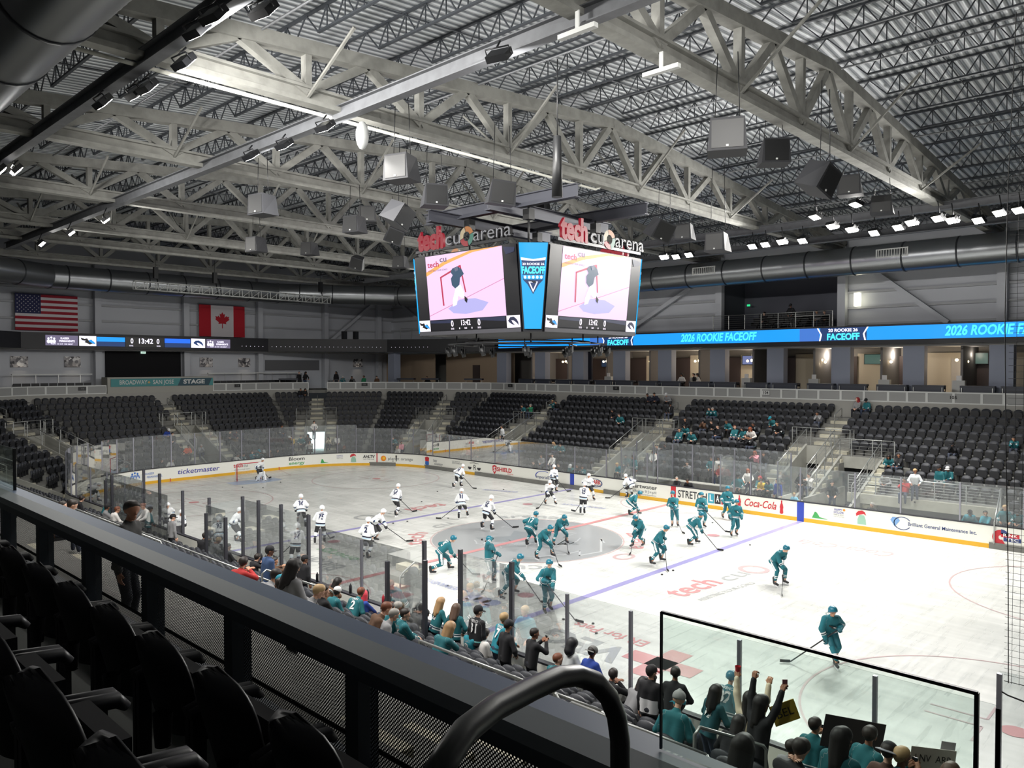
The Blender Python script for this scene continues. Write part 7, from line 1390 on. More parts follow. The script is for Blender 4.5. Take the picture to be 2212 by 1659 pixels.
    if team:
        kl = .42; pg = [(legs[0][0], tuple(hL.lerp(kL, .95)), .115, .092), (legs[2][0], tuple(hR.lerp(kR, .95)), .115, .092), cap(P_ - rt * .05, P_ + rt * .05, .13)]
        V2, F2 = nets(pg, fine, .03); mi = None
        if team == 't':
            mi = np.zeros(len(F2), int); cen = V2[F2].mean(1)
            for a, b_, s_ in ((hL, kL, -1), (hR, kR, 1)):
                A = np.array(a); d = np.array((b_ - a).normalized()); r = cen - A; r = r - np.outer(r @ d, d); r /= np.linalg.norm(r, axis=1)[:, None] + 1e-9; lat = np.array([s_, 0, 0.]) - d * (d[0] * s_); lat /= np.linalg.norm(lat); mi[(r @ lat > .93) & (s_ * cen[:, 0] > s_ * (P_.x) + .0)] = 1
        new_obj('hockey_pants', mk_mesh('hockey_pants', V2, F2, [KIT[team]['pants'], KIT['w']['helmet']], mi=mi), root)
        V3, F3 = nets([(tuple(hL.lerp(kL, .9)), tuple(kL), .075, .078), (tuple(kL), tuple(aL + Vector((0, 0, .1))), .078, .062), (tuple(hR.lerp(kR, .9)), tuple(kR), .075, .078), (tuple(kR), tuple(aR + Vector((0, 0, .1))), .078, .062)], fine * .85, .02)
        Q = V3; st3 = np.zeros(len(Q)); dl, tl = segd(kL, aL); dr, tr2 = segd(kR, aR); ll = (aL - kL).length; st3 = 2 + np.where(dl < dr, (1 - tl), (1 - tr2)) * ll
        new_obj('socks', mk_mesh('socks', V3, F3, [KIT[team]['sock']], st=st3), root)
        for w, e_, s_ in ((wL, eL, -1), (wR, eR, 1)):
            d = (w - e_).normalized(); o = new_obj('hockey_glove', GLOVE[team], root); o.matrix_local = T4(basis(d, Vector((0, -.2, 1))), w - d * .02) @ Matrix.Diagonal((-s_, 1, 1, 1))
        for a, yw in ((aL, J.get('fyL', -.1)), (aR, J.get('fyR', .1))):
            o = new_obj('ice_skate', SKATE, root); o.location = (a.x, a.y, a.z - .17); o.rotation_euler = (0, 0, -yw)
        o = new_obj('hockey_helmet', HELM[team], root); o.matrix_local = Mh
    else:
        pg = [(a, b_, ra + li, rb + li) for a, b_, ra, rb in legs] + [cap(P_ - rt * .05, P_ + rt * .05, .115)]
        V2, F2 = nets(pg, fine, .03); new_obj('trousers', mk_mesh('trousers', V2, F2, [dress['legs']]), root)
        if dress.get('shoes', True):
            for a in (aL, aR): o = new_obj('shoe', SHOE, root); o.location = (a.x, a.y, a.z - .08)
    return top, Mh
def base_joints(S=1.):
    v = lambda *a: Vector(a) * S; return v
def add_number(root, J, txt, m, name=None, back=True, h=.24, off=.16, parent=None, up_shift=.06):
    C_, P_ = J['chest'], J['pelvis']; up = (C_ - P_).normalized(); rt = Vector((1, 0, 0)); n = rt.cross(up)          # n points forward... x cross up = -y? 
    n = -n if n.y < 0 else n; n = -n if back else n; r = rt * (-1 if not back else 1); c = C_ - up * up_shift; R_ = .2
    def mp(x, y): a = x / R_; return c + r * (math.sin(a) * R_) + up * y + n * (off - R_ + R_ * math.cos(a) + .0)
    vs, fs = text_data(txt, h / .72, .03); me = bpy.data.meshes.new('jersey_number'); me.from_pydata([tuple(mp(x * .95, y)) for x, y in vs], [], fs); me.materials.append(m); o = new_obj('jersey_number', me, parent or root)
    if name:
        vs, fs = text_data(name, .09, .02); w = text_w(vs); k = min(1, .34 / w); me = bpy.data.meshes.new('jersey_name'); me.from_pydata([tuple(mp(x * k, y + h * .78)) for x, y in vs], [], fs); me.materials.append(m); new_obj('jersey_name', me, parent or root)
def crest(J, root, team, off=.175):
    C_, P_ = J['chest'], J['pelvis']; up = (C_ - P_).normalized(); rt = Vector((1, 0, 0)); n = rt.cross(up); n = -n if n.y < 0 else n; c = C_ - up * .1; R_ = .2
    mp = lambda x, y, o_=0: c - rt * (math.sin(x / R_) * R_) + up * y + n * (off + o_ - R_ + R_ * math.cos(x / R_))
    if team == 't':
        for pts, m, s_, o_ in ((SHARK, M_['black'], .13, 0), (FINW, KIT['w']['helmet'], .12, .004)):
            me = bpy.data.meshes.new('jersey_crest'); me.from_pydata([tuple(mp(x * s_, y * s_ * 1.1, o_)) for x, y in pts], [], [tuple(range(len(pts)))]); me.materials.append(m); new_obj('jersey_crest', me, root)
    else:
        vs, fs = text_data('UTAH', .11, .03); me = bpy.data.meshes.new('jersey_crest'); me.from_pydata([tuple(mp(x, y + .02 - x * .25)) for x, y in vs], [], fs); me.materials.append(KIT['w']['num']); new_obj('jersey_crest', me, root)
PLAYERS = [["w","G1",[-26.09,0.05],[-25.73,0.39],[-25.82,0.38,1.54],12,"goalie",[-27.17,1.99]],["w","36",[-10.69,-5.93],[-9.66,-6.04],[-10.18,-5.99,1.53],149,"up",None],["w","75",[-6.23,-7.65],[-6.06,-7.24],[-6.06,-7.31,1.84],146,"up",[-6.62,-6.58]],["w","94",[-3.36,-10.54],[-3.41,-10.18],[-3.26,-10.15,1.81],154,"up",[-6.38,-10.33]],["w","2",[-2.45,-7.69],[-2.14,-7.61],[-2.22,-7.54,1.79],114,"up",None],["w","U1",[-4.58,-5.69],[-4.73,-5.32],[-4.35,-5.09,1.43],24,"lean",[-3.52,-4.41]],["w","64",[-8.73,-1.02],[-9.26,-0.45],[-8.97,-0.7,1.61],112,"lean",[-9.05,0.36]],["w","76",[-13.79,7.78],[-13.77,8.35],[-13.31,8.57,1.41],98,"lean",[-12.4,8.39]],["w","81",[-5.7,0.82],[-5.71,1.5],[-5.81,1.05,1.48],127,"lean",[-6.49,0.1]],["w","50",[-3.11,0.06],[-2.37,0.01],[-2.55,0.23,1.59],96,"lean",[-2.04,1.25]],["w","U2",[-7.88,10.8],[-7.7,11.23],[-7.75,11.05,1.86],-19,"up",[-7.24,11.75]],["w","U3",[-5.25,7.33],[-4.38,7.32],[-4.98,7.18,1.39],-29,"lean",[-4.65,5.92]],["w","4",[-4.14,9.89],[-4.03,10.44],[-4.41,9.91,1.55],-32,"up",None],["w","25",[-1.87,6.42],[-1.71,6.58],[-1.68,6.59,1.8],123,"up",[-2.52,6.78]],["w","6",[-3.06,12.51],[-3.04,12.98],[-3.33,12.54,1.32],160,"bend",[-3.86,11.34]],["w","U4",[-10.79,-12.01],[-10.39,-11.88],[-10.59,-11.95,1.49],2,"up",None],["w","U5",[-12.97,-11.69],[-12.79,-11.52],[-12.88,-11.6,1.5],-12,"up",None],["w","93",[-8.22,-11.5],[-7.82,-11.35],[-8.0,-11.38,1.43],165,"up",None],["w","12",[-9.17,-9.95],[-8.63,-9.95],[-8.92,-9.99,1.55],33,"up",[-15.49,-5.98]],["w","7",[-25.37,-11.02],[-25.37,-10.59],[-25.38,-10.83,1.04],42,"bend",None],["t","25",[1.59,-7.25],[1.59,-6.3],[1.9,-6.42,1.32],64,"bend",[2.8,-6.21]],["t","F2",[4.08,-6.75],[4.13,-6.36],[4.09,-6.57,1.81],15,"up",[4.77,-7.57]],["t","13",[5.87,-7.73],[5.69,-6.83],[6.12,-6.95,1.42],14,"bend",[7.09,-7.02]],["t","9",[8.0,-7.85],[7.88,-7.43],[7.99,-7.6,1.64],-29,"up",[9.23,-7.72]],["t","17",[1.11,-1.16],[1.14,-0.62],[1.33,-0.71,1.41],102,"lean",None],["t","33",[3.03,-2.68],[3.21,-1.86],[3.27,-2.14,1.31],-9,"lean",[4.71,-3.04]],["t","8",[2.19,-0.61],[2.11,0.43],[2.29,0.02,1.33],-30,"bend",[3.45,-1.06]],["t","86",[0.43,7.9],[0.54,8.54],[0.71,8.37,1.22],45,"bend",[1.85,6.87]],["t","15",[4.89,1.72],[4.85,2.41],[4.87,2.07,1.37],-86,"lean",[5.39,0.79]],["t","20",[7.07,-0.08],[7.03,0.72],[7.36,0.52,1.48],13,"bend",[7.94,-0.35]],["t","22",[3.58,7.06],[3.79,7.25],[3.56,7.08,1.7],-58,"up",[4.85,6.03]],["t","21",[4.57,8.0],[4.88,7.98],[4.71,7.98,1.96],-35,"up",[6.35,7.76]],["t","28",[6.45,3.94],[6.41,4.66],[6.72,4.47,1.4],55,"bend",[8.04,4.02]],["t","24",[4.41,10.81],[4.9,10.59],[4.71,10.73,1.79],-42,"up",None],["t","38",[6.9,6.99],[6.94,7.44],[7.09,7.3,1.84],-48,"up",None],["t","76",[12.1,0.49],[12.23,1.03],[12.36,0.85,1.4],-21,"bend",[12.82,-0.59]],["t","61",[16.53,-5.56],[16.87,-5.95],[16.53,-5.82,1.55],-44,"stride",[15.58,-6.36]],["t","82",[16.65,-12.55],[16.74,-12.26],[16.72,-12.39,1.98],89,"lean",None]]
stick_m, tape_m = mat('stick_shaft_dark', (40, 40, 46), .4), mat('stick_tape_black', (22, 22, 24), .8)
def make_player(t, num, fA, fB, hd, ang, pose, tip):
    mid = Vector(((fA[0] + fB[0]) / 2, (fA[1] + fB[1]) / 2, 0)); th = math.radians(ang); F = Vector((math.cos(th), math.sin(th), 0)); Rr = Vector((math.sin(th), -math.cos(th), 0))
    loc = lambda p: Vector(((Vector((p[0], p[1], 0)) - mid).dot(Rr), (Vector((p[0], p[1], 0)) - mid).dot(F), 0))
    a, b_ = loc(fA), loc(fB); L_, R_ = (a, b_) if a.x < b_.x else (b_, a)
    if R_.x - L_.x < .2: c = (L_.x + R_.x) / 2; L_.x = c - .1; R_.x = c + .1
    h = loc(hd); hz = min(hd[2] + .0, 1.72); hz = max(hz, 1.1)
    pz = .96 if hz > 1.66 else max(.62, .96 - (1.66 - hz) * .38); dh = math.sqrt(max(.0, .72 ** 2 - (hz - pz) ** 2)); dh = min(dh, .6)
    hy = min(max(h.y, -.1), .5); py = hy - dh; py = max(py, -.32); hy = min(hy, py + .62)
    hx = max(-.12, min(.12, h.x)); pel = Vector((hx * .3, py, pz)); hd_ = Vector((hx, py + dh, hz)); dirv = (hd_ - pel).normalized()
    spine = Vector((dirv.x, dirv.y * .95, dirv.z)).normalized(); ch = pel + spine * .37; nk = pel + spine * .50; J = dict(pelvis=pel, chest=ch, neck=nk, head=nk.lerp(hd_, 1.0) if (hd_ - nk).length < .26 else nk + (hd_ - nk).normalized() * .2)
    J['sL'] = ch + spine * .06 + Vector((-.185, 0, 0)); J['sR'] = ch + spine * .06 + Vector((.185, 0, 0)); J['hL'] = pel + Vector((-.09, 0, -.03)); J['hR'] = pel + Vector((.09, 0, -.03))
    for s_, f in (('L', L_), ('R', R_)):
        k_, a_ = ik(J['h' + s_], Vector((f.x, f.y, .17)), .44, .42, Vector((f.x * .5, 1, .1))); J['k' + s_] = k_; J['a' + s_] = a_
    lt = loc(tip) if tip else None
    if lt is not None:
        s_ = 1 if lt.x > 0 else -1; topw = pel + Vector((-s_ * .16, .30, .16)); tipv = Vector((lt.x, lt.y, .03))
        d = tipv - topw
        if d.length > 1.62: tipv = topw + d * (1.62 / d.length); tipv.z = .03
        low = topw.lerp(tipv, .30 if pose != 'up' else .26); A_, B_ = ('L', 'R') if s_ > 0 else ('R', 'L')
        e1, w1 = ik(J['s' + A_], topw, .29, .27, Vector((-s_ * .6, -.6, -.4))); e2, w2 = ik(J['s' + B_], low, .29, .27, Vector((s_ * .8, -.3, -.4)))
        J['e' + A_], J['w' + A_], J['e' + B_], J['w' + B_] = e1, w1, e2, w2; top_ = w1; dd = (tipv - w1).normalized(); heel = tipv
    else:
        for s_, x in (('L', -1), ('R', 1)):
            J['e' + s_], J['w' + s_] = ik(J['s' + s_], pel + Vector((x * .27, .16, .04)), .29, .27, Vector((x * .5, -1, -.2)))
    if num == 'F2': J['eR'], J['wR'] = ik(J['sR'], hd_ + Vector((.1, .12, -.02)), .29, .27, Vector((.9, .2, -.1)))
    pitch = -.55 if pose in ('bend', 'lean') else -.3
    if pose == 'goalie': pitch = -.35
    HR = Matrix.Rotation(pitch, 3, 'X')
    e = empty('person', mid, th - math.pi / 2); e['category'] = 'person'; e['group'] = 'players in teal' if t == 't' else 'players in white'
    top, Mh = build_person(J, dict(top=KIT[t]['jersey'], skin=random.choice(skin[:2])), e, team=t, headR=HR, fine=.03 if hd[0] < 12 else .024)
    if num.isdigit():
        add_number(e, J, num, KIT[t]['num'], 'MARINO' if t == 't' else 'LAMB', back=True, parent=top, off=.165)
    crest(J, top, t)
    if pose == 'goalie':
        for s_, x in (('L', -1), ('R', 1)):
            b = MB(); k_, a_ = J['k' + s_], J['a' + s_]; d = (k_ - a_); b.beam(a_ - d * .1 + Vector((0, .08, -.05)), k_ + d * .35 + Vector((0, .1, 0)), .28, .09); b.build('leg_pad', [KIT['w']['helmet']], e)
    if t == 'w' and num.startswith('G'): pass
    if lt is not None:
        sk = empty('hockey_stick', mid, th - math.pi / 2); up_ = (w1 - tipv).normalized(); b = MB(); b.beam(w1 + up_ * .06, tipv + Vector((0, 0, .01)), .02, .03); b.build('stick_shaft', [stick_m], sk)
        bd = Vector((tipv.x - w1.x, tipv.y - w1.y, 0)).normalized(); b = MB(); p0 = tipv; p1 = tipv + bd * .15 + Vector((0, .02, 0)); p2 = tipv + bd * .29 + Vector((0, .05, .01))
        hgt = .065 if pose != 'goalie' else .1; vs = []
        for p in (p0, p1, p2): q = Vector((-bd.y, bd.x, 0)) * .008; vs += [p + q - Vector((0, 0, .012)), p - q - Vector((0, 0, .012)), p - q + Vector((0, 0, hgt)), p + q + Vector((0, 0, hgt))]
        b.add(vs, [(4 * i + j, 4 * i + (j + 1) % 4, 4 * i + 4 + (j + 1) % 4, 4 * i + 4 + j) for i in range(2) for j in range(4)] + [(3, 2, 1, 0), (8, 9, 10, 11)]); b.build('stick_blade', [tape_m], sk); return e, sk
    return e, None
PD = {'G1': 'goalkeeper in white pads crouching before the far red goal', 'U1': 'helmeted skater in white kit leaning on a long stick left of the centre logo', 'U2': 'white kit skater standing by the far boards left of the blue stripe', 'U3': 'white kit skater with bent knees in front of the one at the far boards', 'U4': 'white kit player with UTAH on the chest by the near left bench', 'U5': 'white kit player behind glass, leftmost at the near bench', 'F2': 'teal skater standing with one hand raised to the face', '7': 'white kit player crouched against the far left corner boards'}
PP = {'up': 'standing upright', 'lean': 'leaning forward on the stick', 'bend': 'bent low over the stick', 'stride': 'striding forward'}
for t, num, fA, fB, hd, ang, pose, tip in PLAYERS:
    if num == '82': fA, fB, hd = [16.75, -12.15], [16.95, -11.85], [16.85, -11.95, 1.6]
    e, sk = make_player(t, num, fA, fB, hd, ang, pose, tip); kit = 'teal' if t == 't' else 'white'
    e['label'] = PD.get(num) or 'hockey player in %s kit numbered %s, %s' % (kit, num, PP[pose])
    if sk: tag(sk, 'long dark hockey stick held by the %s' % (e['label'] if num in PD else '%s player numbered %s' % (kit, num)), 'hockey stick', 'hockey sticks')

# ---- spectators
def js_stand(ph=0, S=1., lean=.04, arms='down', rnd=random):
    r = lambda a: rnd.uniform(-a, a)
    J = dict(pelvis=Vector((0, -.02, .94)), chest=Vector((0, lean, 1.30)), neck=Vector((0, lean + .01, 1.45)), head=Vector((0, lean + .05, 1.62)))
    J['sL'] = Vector((-.17, lean, 1.38)); J['sR'] = Vector((.17, lean, 1.38)); J['hL'] = Vector((-.085, -.02, .91)); J['hR'] = Vector((.085, -.02, .91))
    J['aL'] = Vector((-.11 + r(.02), r(.05), .085)); J['aR'] = Vector((.11 + r(.02), r(.05), .085)); J['kL'] = ik(J['hL'], J['aL'], .43, .41, (0, 1, 0))[0]; J['kR'] = ik(J['hR'], J['aR'], .43, .41, (0, 1, 0))[0]
    if arms == 'down': tl, tr = Vector((-.25, .06, .82)), Vector((.25, .06, .82)); pl = (-.4, -1, 0)
    elif arms == 'rail': tl, tr = Vector((-.2, .36, 1.02)), Vector((.2, .36, 1.02)); pl = (-.8, -.6, -.3)
    elif arms == 'phone': tl, tr = Vector((-.06, .34, 1.38)), Vector((.1, .36, 1.38)); pl = (-.7, .2, -1)
    elif arms == 'up': tl, tr = Vector((-.28, .22, 1.98)), Vector((.26, .25, 1.9)); pl = (-1, .2, 0)
    elif arms == 'pocket': tl, tr = Vector((-.17, .17, .98)), Vector((.17, .17, .98)); pl = (-1, -.5, 0)
    J['eL'], J['wL'] = ik(J['sL'], tl, .28, .25, pl); J['eR'], J['wR'] = ik(J['sR'], tr, .28, .25, (-pl[0], pl[1], pl[2]))
    if arms in ('phone', 'up'): J['palmL'] = Vector((0, -1, .2)); J['palmR'] = Vector((0, -1, .2))
    return {k: Vector(v) * S for k, v in J.items()}
def js_sit(kind=0, rnd=random):
    ly = (.0, .1, .26)[kind % 3]; J = dict(pelvis=Vector((0, .0, .53)), chest=Vector((0, -.06 + ly, .89 - ly * .15)), neck=Vector((0, -.04 + ly * 1.3, 1.03 - ly * .2)), head=Vector((0, .01 + ly * 1.5, 1.19 - ly * .25)))
    c = J['chest']; J['sL'] = c + Vector((-.17, 0, .08)); J['sR'] = c + Vector((.17, 0, .08)); J['hL'] = Vector((-.09, .03, .51)); J['hR'] = Vector((.09, .03, .51))
    J['kL'] = Vector((-.14, .44, .52)); J['kR'] = Vector((.14, .44, .52)); J['aL'] = Vector((-.13, .42, .085)); J['aR'] = Vector((.13, .5, .085))
    t = ((-.08, .3, .62), (-.13, .36, .6), (-.05, .34, .95))[kind // 3 % 3]; J['eL'], J['wL'] = ik(J['sL'], t, .28, .25, (-.8, -.5, -.4)); J['eR'], J['wR'] = ik(J['sR'], (-t[0], t[1] - .02, t[2]), .28, .25, (.8, -.5, -.4)); return J
COLS = dict(tl=(24, 100, 108), t2=(30, 126, 142), tj=(22, 76, 84), bj=(26, 27, 31), wj=(224, 226, 228), gj=(196, 200, 200), nv=(30, 34, 52), bk=(26, 26, 30), gy=(138, 138, 140), br=(92, 66, 48), bu=(38, 66, 150), lbu=(130, 196, 224), rd=(170, 44, 44), pk=(222, 150, 160), wh=(222, 218, 214), cr=(220, 206, 180), yl=(220, 180, 60), gn=(40, 128, 90), dn=(58, 80, 118), bw=(24, 24, 28), lj=(88, 62, 54), **{'or': (214, 92, 50)})
CN = dict(tl='a teal hockey jersey', t2='a bright teal shirt', tj='a dark teal jersey', bj='a black hockey jersey', wj='a white hockey jersey', gj='a pale grey jersey', nv='a navy top', bk='a black top', gy='a grey top', br='a brown jacket', bu='a blue top', lbu='a light blue shirt', rd='a red top', pk='a pink top', wh='a white top', cr='a cream sweater', yl='a yellow top', gn='a green top', dn='a blue denim jacket', bw='a black and white polo shirt', lj='a brown leather jacket', **{'or': 'an orange top'})
HN = dict(b='short dark hair', lb='long dark hair', g='short grey hair', bl='short fair hair', lbl='long fair hair', lbr='long brown hair', r='short auburn hair', lr='long auburn hair', lrd='long bright red hair', bc='a black cap', wc='a white cap', tc='a teal cap', rd='a red hood', kn='a striped knit hat', bh='a black hood', gc='a grey cap worn backwards', gbc='a grey and black cap', rc='a red and black cap and grey beard')
stripes_fan = hb(0, (.05, .08, WHT), (.08, .11, TEALD), (.11, .14, WHT)) + hb(1, (.10, .125, WHT), (.125, .15, TEALD), (.15, .175, WHT))
TOPM = {}
def topmat(c):
    if c not in TOPM:
        if c in ('tl', 'tj', 't2'): TOPM[c] = striped('fan_teal_' + c, COLS[c], stripes_fan if c == 'tl' else hb(0, (.04, .08, TEALD)))
        elif c in ('bj', 'wj', 'gj'): TOPM[c] = striped('fan_jersey_' + c, COLS[c], hb(0, (.05, .09, (120, 190, 190) if c == 'bj' else TEALD)) + hb(1, (.1, .15, (200, 205, 205) if c == 'bj' else TEALD)))
        elif c == 'bw': TOPM[c] = striped('polo_two_tone', COLS[c], hb(0, (0, .26, (205, 205, 206))))
        else: TOPM[c] = mat('cloth_' + c, COLS[c], .85)
    return TOPM[c]
LEGC = [(34, 36, 44), (52, 62, 84), (28, 28, 32), (70, 76, 92), (44, 44, 48)]
def headgear(root, h, Mh):
    hc = {'b': (38, 30, 26), 'g': (150, 146, 140), 'bl': (176, 146, 104), 'r': (110, 62, 40)}
    def put(me): o = new_obj(me.name.split('.')[0], me, root); o.matrix_local = Mh; return o
    if h in hc: put(get_hair('short', hc[h]))
    elif h in ('lb', 'lbl', 'lbr', 'lr', 'lrd'): put(get_hair('long', {'lb': (26, 22, 22), 'lbl': (168, 134, 96), 'lbr': (84, 62, 48), 'lr': (140, 72, 44), 'lrd': (206, 60, 76)}[h]))
    elif h in ('rd', 'bh'): put(get_hair('hood', (150, 40, 46) if h == 'rd' else (26, 26, 30))).name = 'hood'
    elif h == 'kn': put(get_cap((150, 150, 150), (40, 42, 48), True)); 
    else:
        c = {'bc': ((26, 26, 30),) * 2, 'wc': ((214, 214, 214), (190, 190, 190)), 'tc': ((36, 140, 160),) * 2, 'gc': ((120, 120, 118),) * 2, 'gbc': ((34, 34, 38), (150, 150, 158)), 'rc': ((30, 28, 30), (170, 50, 56))}[h]; o = put(get_cap(*c))
        if h in ('gc', 'gbc'): o.matrix_local = Mh @ Matrix.Rotation(math.pi, 4, 'Z')
        put(get_hair('bun' if 0 else 'short', (38, 30, 26)))
        if h == 'rc':
            V, F = nets([cap((-.03, .07, -.09), (.03, .07, -.09), .035), cap((0, .075, -.1), (0, .08, -.19), .04, .02)], .014, .02); put(mk_mesh('beard', V, F, [mat('beard_grey', (110, 106, 104), .8)]))
PROTO = {}
rp = random.Random(11)
def spectator(x, y, z, rz, post, c, h, near, scale, vi):
    key = (post, vi)
    if key not in PROTO:
        if post == 's': J = js_sit(vi, rp)
        elif post == 'tp': J = js_stand(arms='phone', rnd=rp)
        elif post == 'ta': J = js_stand(arms='up', rnd=rp)
        else: J = js_stand(arms=('down', 'rail', 'pocket')[vi % 3], lean=(.04, .12, .03)[vi % 3], rnd=rp)
        r0 = empty('proto', (0, 0, -60)); HR = Matrix.Rotation(-.12 - .15 * (vi % 3), 3, 'X') @ Matrix.Rotation((-.5, .3, 0, .6, -.2, .1, -.8, .4, 0)[vi % 9], 3, 'Z')
        top, Mh = build_person(J, dict(top=M_['black'], skin=skin[0], legs=M_['black'], topname='top'), r0, headR=HR, fine=.032, hands='loose' if post in ('s', 't') else 'grip')
        PROTO[key] = ([(ch.name.split('.')[0], ch.data, ch.matrix_local.copy()) for ch in r0.children], Mh, J)
        for ch in list(r0.children): bpy.data.objects.remove(ch)
        bpy.data.objects.remove(r0)
    parts, Mh, J = PROTO[key]
    e = empty('person', (x, y, z), rz); e.scale = (scale,) * 3
    sk_ = random.choice(skin); lg = mat('trousers_%d' % (vi % 5), LEGC[vi % 5], .85)
    for nm, me, ml in parts:
        if not near and nm == 'shoe' and post == 's': continue
        o = new_obj({'top': 'jersey' if c in ('tl', 't2', 'tj', 'bj', 'wj', 'gj') else 'jacket' if c in ('dn', 'lj', 'br') else 'shirt'}.get(nm, nm), me, e); o.matrix_local = ml
        m = {'body': sk_, 'top': topmat(c), 'trousers': lg}.get(nm)
        if m is not None: o.material_slots[0].link = 'OBJECT'; o.material_slots[0].material = m
        if nm == 'top': topo = o
    headgear(e, h, Mh); return e, J, topo, Mh
def ordinal(n): return ['first', 'second', 'third', 'fourth', 'fifth', 'sixth', 'seventh', 'eighth', 'ninth', 'tenth', 'eleventh', 'twelfth', 'thirteenth', 'fourteenth', 'fifteenth'][n]
def zone(i, x, y):
    if i == 0: return 'rightmost block' if x > 6 else 'behind penalty boxes' if x > -6 else 'left of penalty boxes' if x > -18 else 'far bend'
    if i == 6: return 'near ' + ('right' if x > 16 else 'by handrail' if x > 12.5 else 'middle' if x > 3 else 'left' if x > -6 else 'far left')
    return {1: 'right of lit stairs', 2: 'by lit stairs', 3: 'behind far goal', 4: 'left corner', 5: 'near left corner'}[i]
LAB = {}; made = []; RX = random.Random(21)
for idx, (x, y, z, i, k, post, c, h) in enumerate(PEOPLE):
    a, b_, d, n, L_ = SEG[i]; rz = math.atan2(n.y, n.x) - math.pi / 2; near = i == 6; zf = rowz(k)
    if not near and k >= 10 and i == 0 and 7.0 < x < 17.6: zf = 0.0
    if near and k == 12 and post == 's': pass
    e_z = zf; dz = z - zf; vi = idx % 9 if post == 's' else idx % 3 if post == 't' else 0
    if post == 's' and dz < -.12: vi = 2 + 3 * (vi // 3)
    if zf == 0.0: e_z = max(0, z)
    sc = 1.0 + max(-.06, min(.06, (dz if abs(dz) < .2 else 0) / 1.7))
    if post != 's' and c == 'lbu': sc = .8
    turn = RX.uniform(-.35, .35)
    e, J, topo, Mh = spectator(x, y, e_z, rz + turn, post, c, h, near, sc, vi)
    if post == 's' and zf > 0:
        s_ = new_obj('arena_seat', SEATO); s_.location = (x - n.x * .1, y - n.y * .1, e_z); s_.rotation_euler = (0, 0, rz); tag(s_, 'opened charcoal seat under a seated spectator, ' + RN[i], 'seat', 'occupied seats ' + RN[i])
    sh = lambda t: t[2:] if t.startswith('a ') else t[3:] if t.startswith('an ') else t
    lab = 'person in %s, %s, %s, %s row, %s' % (sh(CN[c]), sh(HN[h]), {'s': 'seated', 't': 'standing', 'tp': 'raising phone', 'ta': 'arms raised'}[post], 'top' if k == 0 else 'front' if k == 12 else ordinal(k), zone(i, x, y))
    made.append((lab, x, e)); e['category'] = 'person'; e['group'] = 'spectators'
    made[-1] = (lab, x, e, post, J, idx, topo)
from collections import defaultdict
grp = defaultdict(list)
for m_ in made: grp[m_[0]].append(m_)
for lab, ms_ in grp.items():
    ms_.sort(key=lambda q: q[1])
    for j, m_ in enumerate(ms_): m_[2]['label'] = lab if len(ms_) == 1 else lab + ', ' + (('left one', 'right one') if len(ms_) == 2 else tuple(ordinal(t_) + ' from left' for t_ in range(len(ms_))))[j]
# numbers on some near jerseys, things held
def near_person(px, py):
    return min(made, key=lambda q: (q[2].location.x - px) ** 2 + (q[2].location.y - py) ** 2)
for px, py, num, nm in ((9.12, -13.56, '42', None), (10.69, -13.56, '31', 'FIELD'), (11.46, -13.56, '7', 'LIKENESS'), (10.55, -13.56, '8', 'VELSKI'), (6.89, -13.56, '91', 'DARYN'), (7.74, -15.28, '2', 'CAW'), (10.83, -17.86, '72', 'WEA'), (17.7, -14.42, '92', None), (11.09, -16.14, '10', 'IGAN')):
    q = near_person(px, py); J = q[4]; add_number(q[2], J, num, KIT['t']['num'], nm, back=True, off=.135, h=.22)
q = min(made, key=lambda q: (q[2].location.x - 10.0) ** 2 + (q[2].location.y + 13.56) ** 2)
phm = mat('phone_black', (20, 20, 24), .3)
for m_ in made:
    if m_[3] == 'tp':
        J, e = m_[4], m_[2]; p = (J['wL'] + J['wR']) / 2 + Vector((0, .07, .06)); ph_ = MB().box(-.038, .038, -.006, .006, -.075, .075).build('mobile_phone', [phm]); ph_.location = e.matrix_basis @ p; ph_.rotation_euler = (0, 0, e.rotation_euler.z); tag(ph_, 'phone held by ' + m_[2]['label'].replace(', raising phone', ''), 'phone')
def board(name, loc, w, h, rz, tilt, m, txt, tm, lab, lines=None):
    o = MB().box(-w / 2, w / 2, -.004, .004, -h / 2, h / 2).build(name, [m]); o.location = loc; o.rotation_euler = (0, tilt, rz); tag(o, lab, 'sign')
    for t, z_, hh, ww in (lines or []): lettering('sign_writing', t, hh, plane_map((0, -.007, z_), (1, 0, 0), (0, 0, 1)), tm, o, ww)
    return o
yel, inkm = mat('sign_yellow', (196, 168, 60), .8), mat('marker_ink', (40, 38, 40), .8)
cr_ = Vector((.724, .69, 0))
board('hand_sign', (19.35, -14.95, 2.62), .42, .34, .76, -.35, yel, '', inkm, 'yellow cardboard sign reading BEL held beside the long haired fan', [('BEL', .0, .14, .28)])
board('hand_sign', (20.35, -14.75, 2.52), .95, .5, .76, .18, mat('sign_dark_back', (66, 60, 60), .8), '', inkm, 'plain dark backed poster held over a fan at the bottom right')
board('hand_sign', (21.62, -15.4, 2.68), .62, .62, .76, .12, mat('sign_paper', (205, 202, 192), .8), '', inkm, 'white handwritten poster partly hidden by a raised arm', [('I NV  ARR', .16, .1, .5), ('DIC', -.1, .12, .25)])
board('hand_sign', (21.75, -15.1, 2.95), .2, .13, .76, .15, mat('sign_card_grey', (176, 172, 180), .8), '', inkm, 'small blank grey card held above the handwritten poster')
board('hand_sign', (22.2, -15.3, 2.6), .3, .5, .76, .2, mat('sign_paper', (1, 1, 1)), '', inkm, 'second white poster edge beside the brown haired fan', [('IT', .1, .1, .1)])
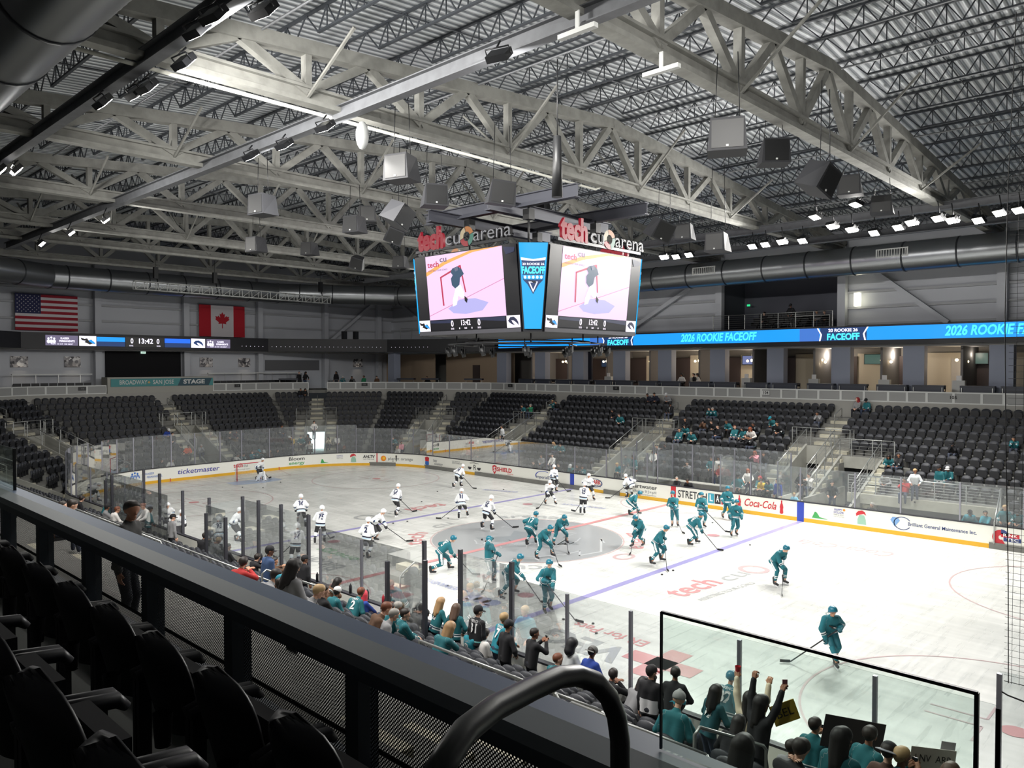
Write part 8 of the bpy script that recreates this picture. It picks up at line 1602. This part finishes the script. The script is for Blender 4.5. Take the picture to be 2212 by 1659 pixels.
cu = MB(); cu.tube([(0, 0, 0), (0, 0, .13)], [.04, .055], 14, caps=False); cu.tube([(0, 0, 0), (0, 0, .005)], .04, 14); o = cu.build('popcorn_cup', [mat('cup_red', (190, 54, 64), .6)]); q = near_person(18.48, -14.42); J = q[4]; o.location = q[2].matrix_basis @ (J['wL'] + Vector((0, .05, .06))); tag(o, 'red paper cup held high above the long haired fans', 'cup')
o = MB().box(-.04, .04, -.006, .006, -.08, .08).build('mobile_phone', [mat('phone_case_red', (120, 70, 80), .4)]); q = near_person(19.05, -15.28); J = q[4]; o.location = q[2].matrix_basis @ (J['wR'] + Vector((0, .06, .1))); o.rotation_euler = (0, 0, .76); tag(o, 'phone in a reddish case held high by the long haired fan', 'phone')
# the tall spectator in a dark jacket on the left, near the rail
for x, y, z, ang, c, h, lab in ((13.75, -23.0, 4.62, -.9, 'gy', 'b', 'person with black hair in a dark grey jacket, large, in profile just beyond the near parapet'),):
    e, J, topo, Mh = spectator(x, y, z, ang, 't', c, h, True, 1.02, 0); tag(e, lab, 'person', 'spectators'); topo.material_slots[0].material = mat('charcoal_jacket', (58, 58, 58), .85)
# people on the concourse, in the suites and on the balcony
CP = [(-44.0, 21.0, 'bk', 'lb', 't', 0), (-43.2, 15.5, 'bk', 'b', 't', 0), (-43.0, 14.6, 'bk', 'b', 's', 0)]
def at_px(u, v, Y=None, X=None):
    return None
SP = [(-43.2, 18.0, 5.9, -2.2, 't', 'bk', 'lb', 'person in black standing left of the seated row above the corner parapet'), (-42.9, 18.6, 5.9, -2.2, 's', 'tl', 'wc', 'seated person in teal, leftmost of the four on the corner concourse'), (-42.0, 19.2, 5.9, -2.4, 's', 'bk', 'b', 'seated person in black, second of the four on the corner concourse'), (-40.9, 19.8, 5.9, -2.4, 's', 'gn', 'b', 'seated person in green, third of the four on the corner concourse'), (-39.6, 20.5, 5.9, -2.4, 's', 'br', 'b', 'seated person in brown, rightmost of the four on the corner concourse'), (-35.1, 23.5, 5.9, -2.6, 's', 'bk', 'b', 'seated person in black at the corner counters'), (-43.6, 13.9, 5.9, -1.57, 't', 'bk', 'b', 'person in black standing behind the end club seats, left one'), (-43.6, 14.6, 5.9, -1.57, 't', 'bk', 'lb', 'person in black standing behind the end club seats, right one'), (-7.35, 26.0, 5.9, 3.1, 't', 'wh', 'lb', 'person in white at the suite left of the balcony, leftmost'), (-6.7, 26.8, 5.9, 2.5, 't', 'bk', 'b', 'person in black in the suite left of the balcony'), (-5.9, 26.2, 5.9, 2.2, 't', 'wh', 'lb', 'person in white at the suite left of the balcony, rightmost'), (1.04, 26.8, 10.9, 3.1, 't', 'bk', 'bc', 'person in dark clothes standing at the balcony railing'), (-1.3, 27.5, 10.9, 3.1, 's', 'bk', 'b', 'dark figure seated left on the balcony'), (2.3, 28.4, 10.9, 3.1, 's', 'gy', 'b', 'person in grey behind the balcony table'), (2.95, 28.4, 10.9, 3.1, 's', 'bk', 'b', 'person in black behind the balcony table')]
for k, (x, y, z, rz, post, c, h, lab) in enumerate(SP):
    e, J, topo, Mh = spectator(x, y, z, rz, post, c, h, False, 1.0, k % 3); tag(e, lab, 'person', 'people on the concourse')
for m_ in list(bpy.data.objects):
    if m_.name.startswith('proto'): bpy.data.objects.remove(m_)
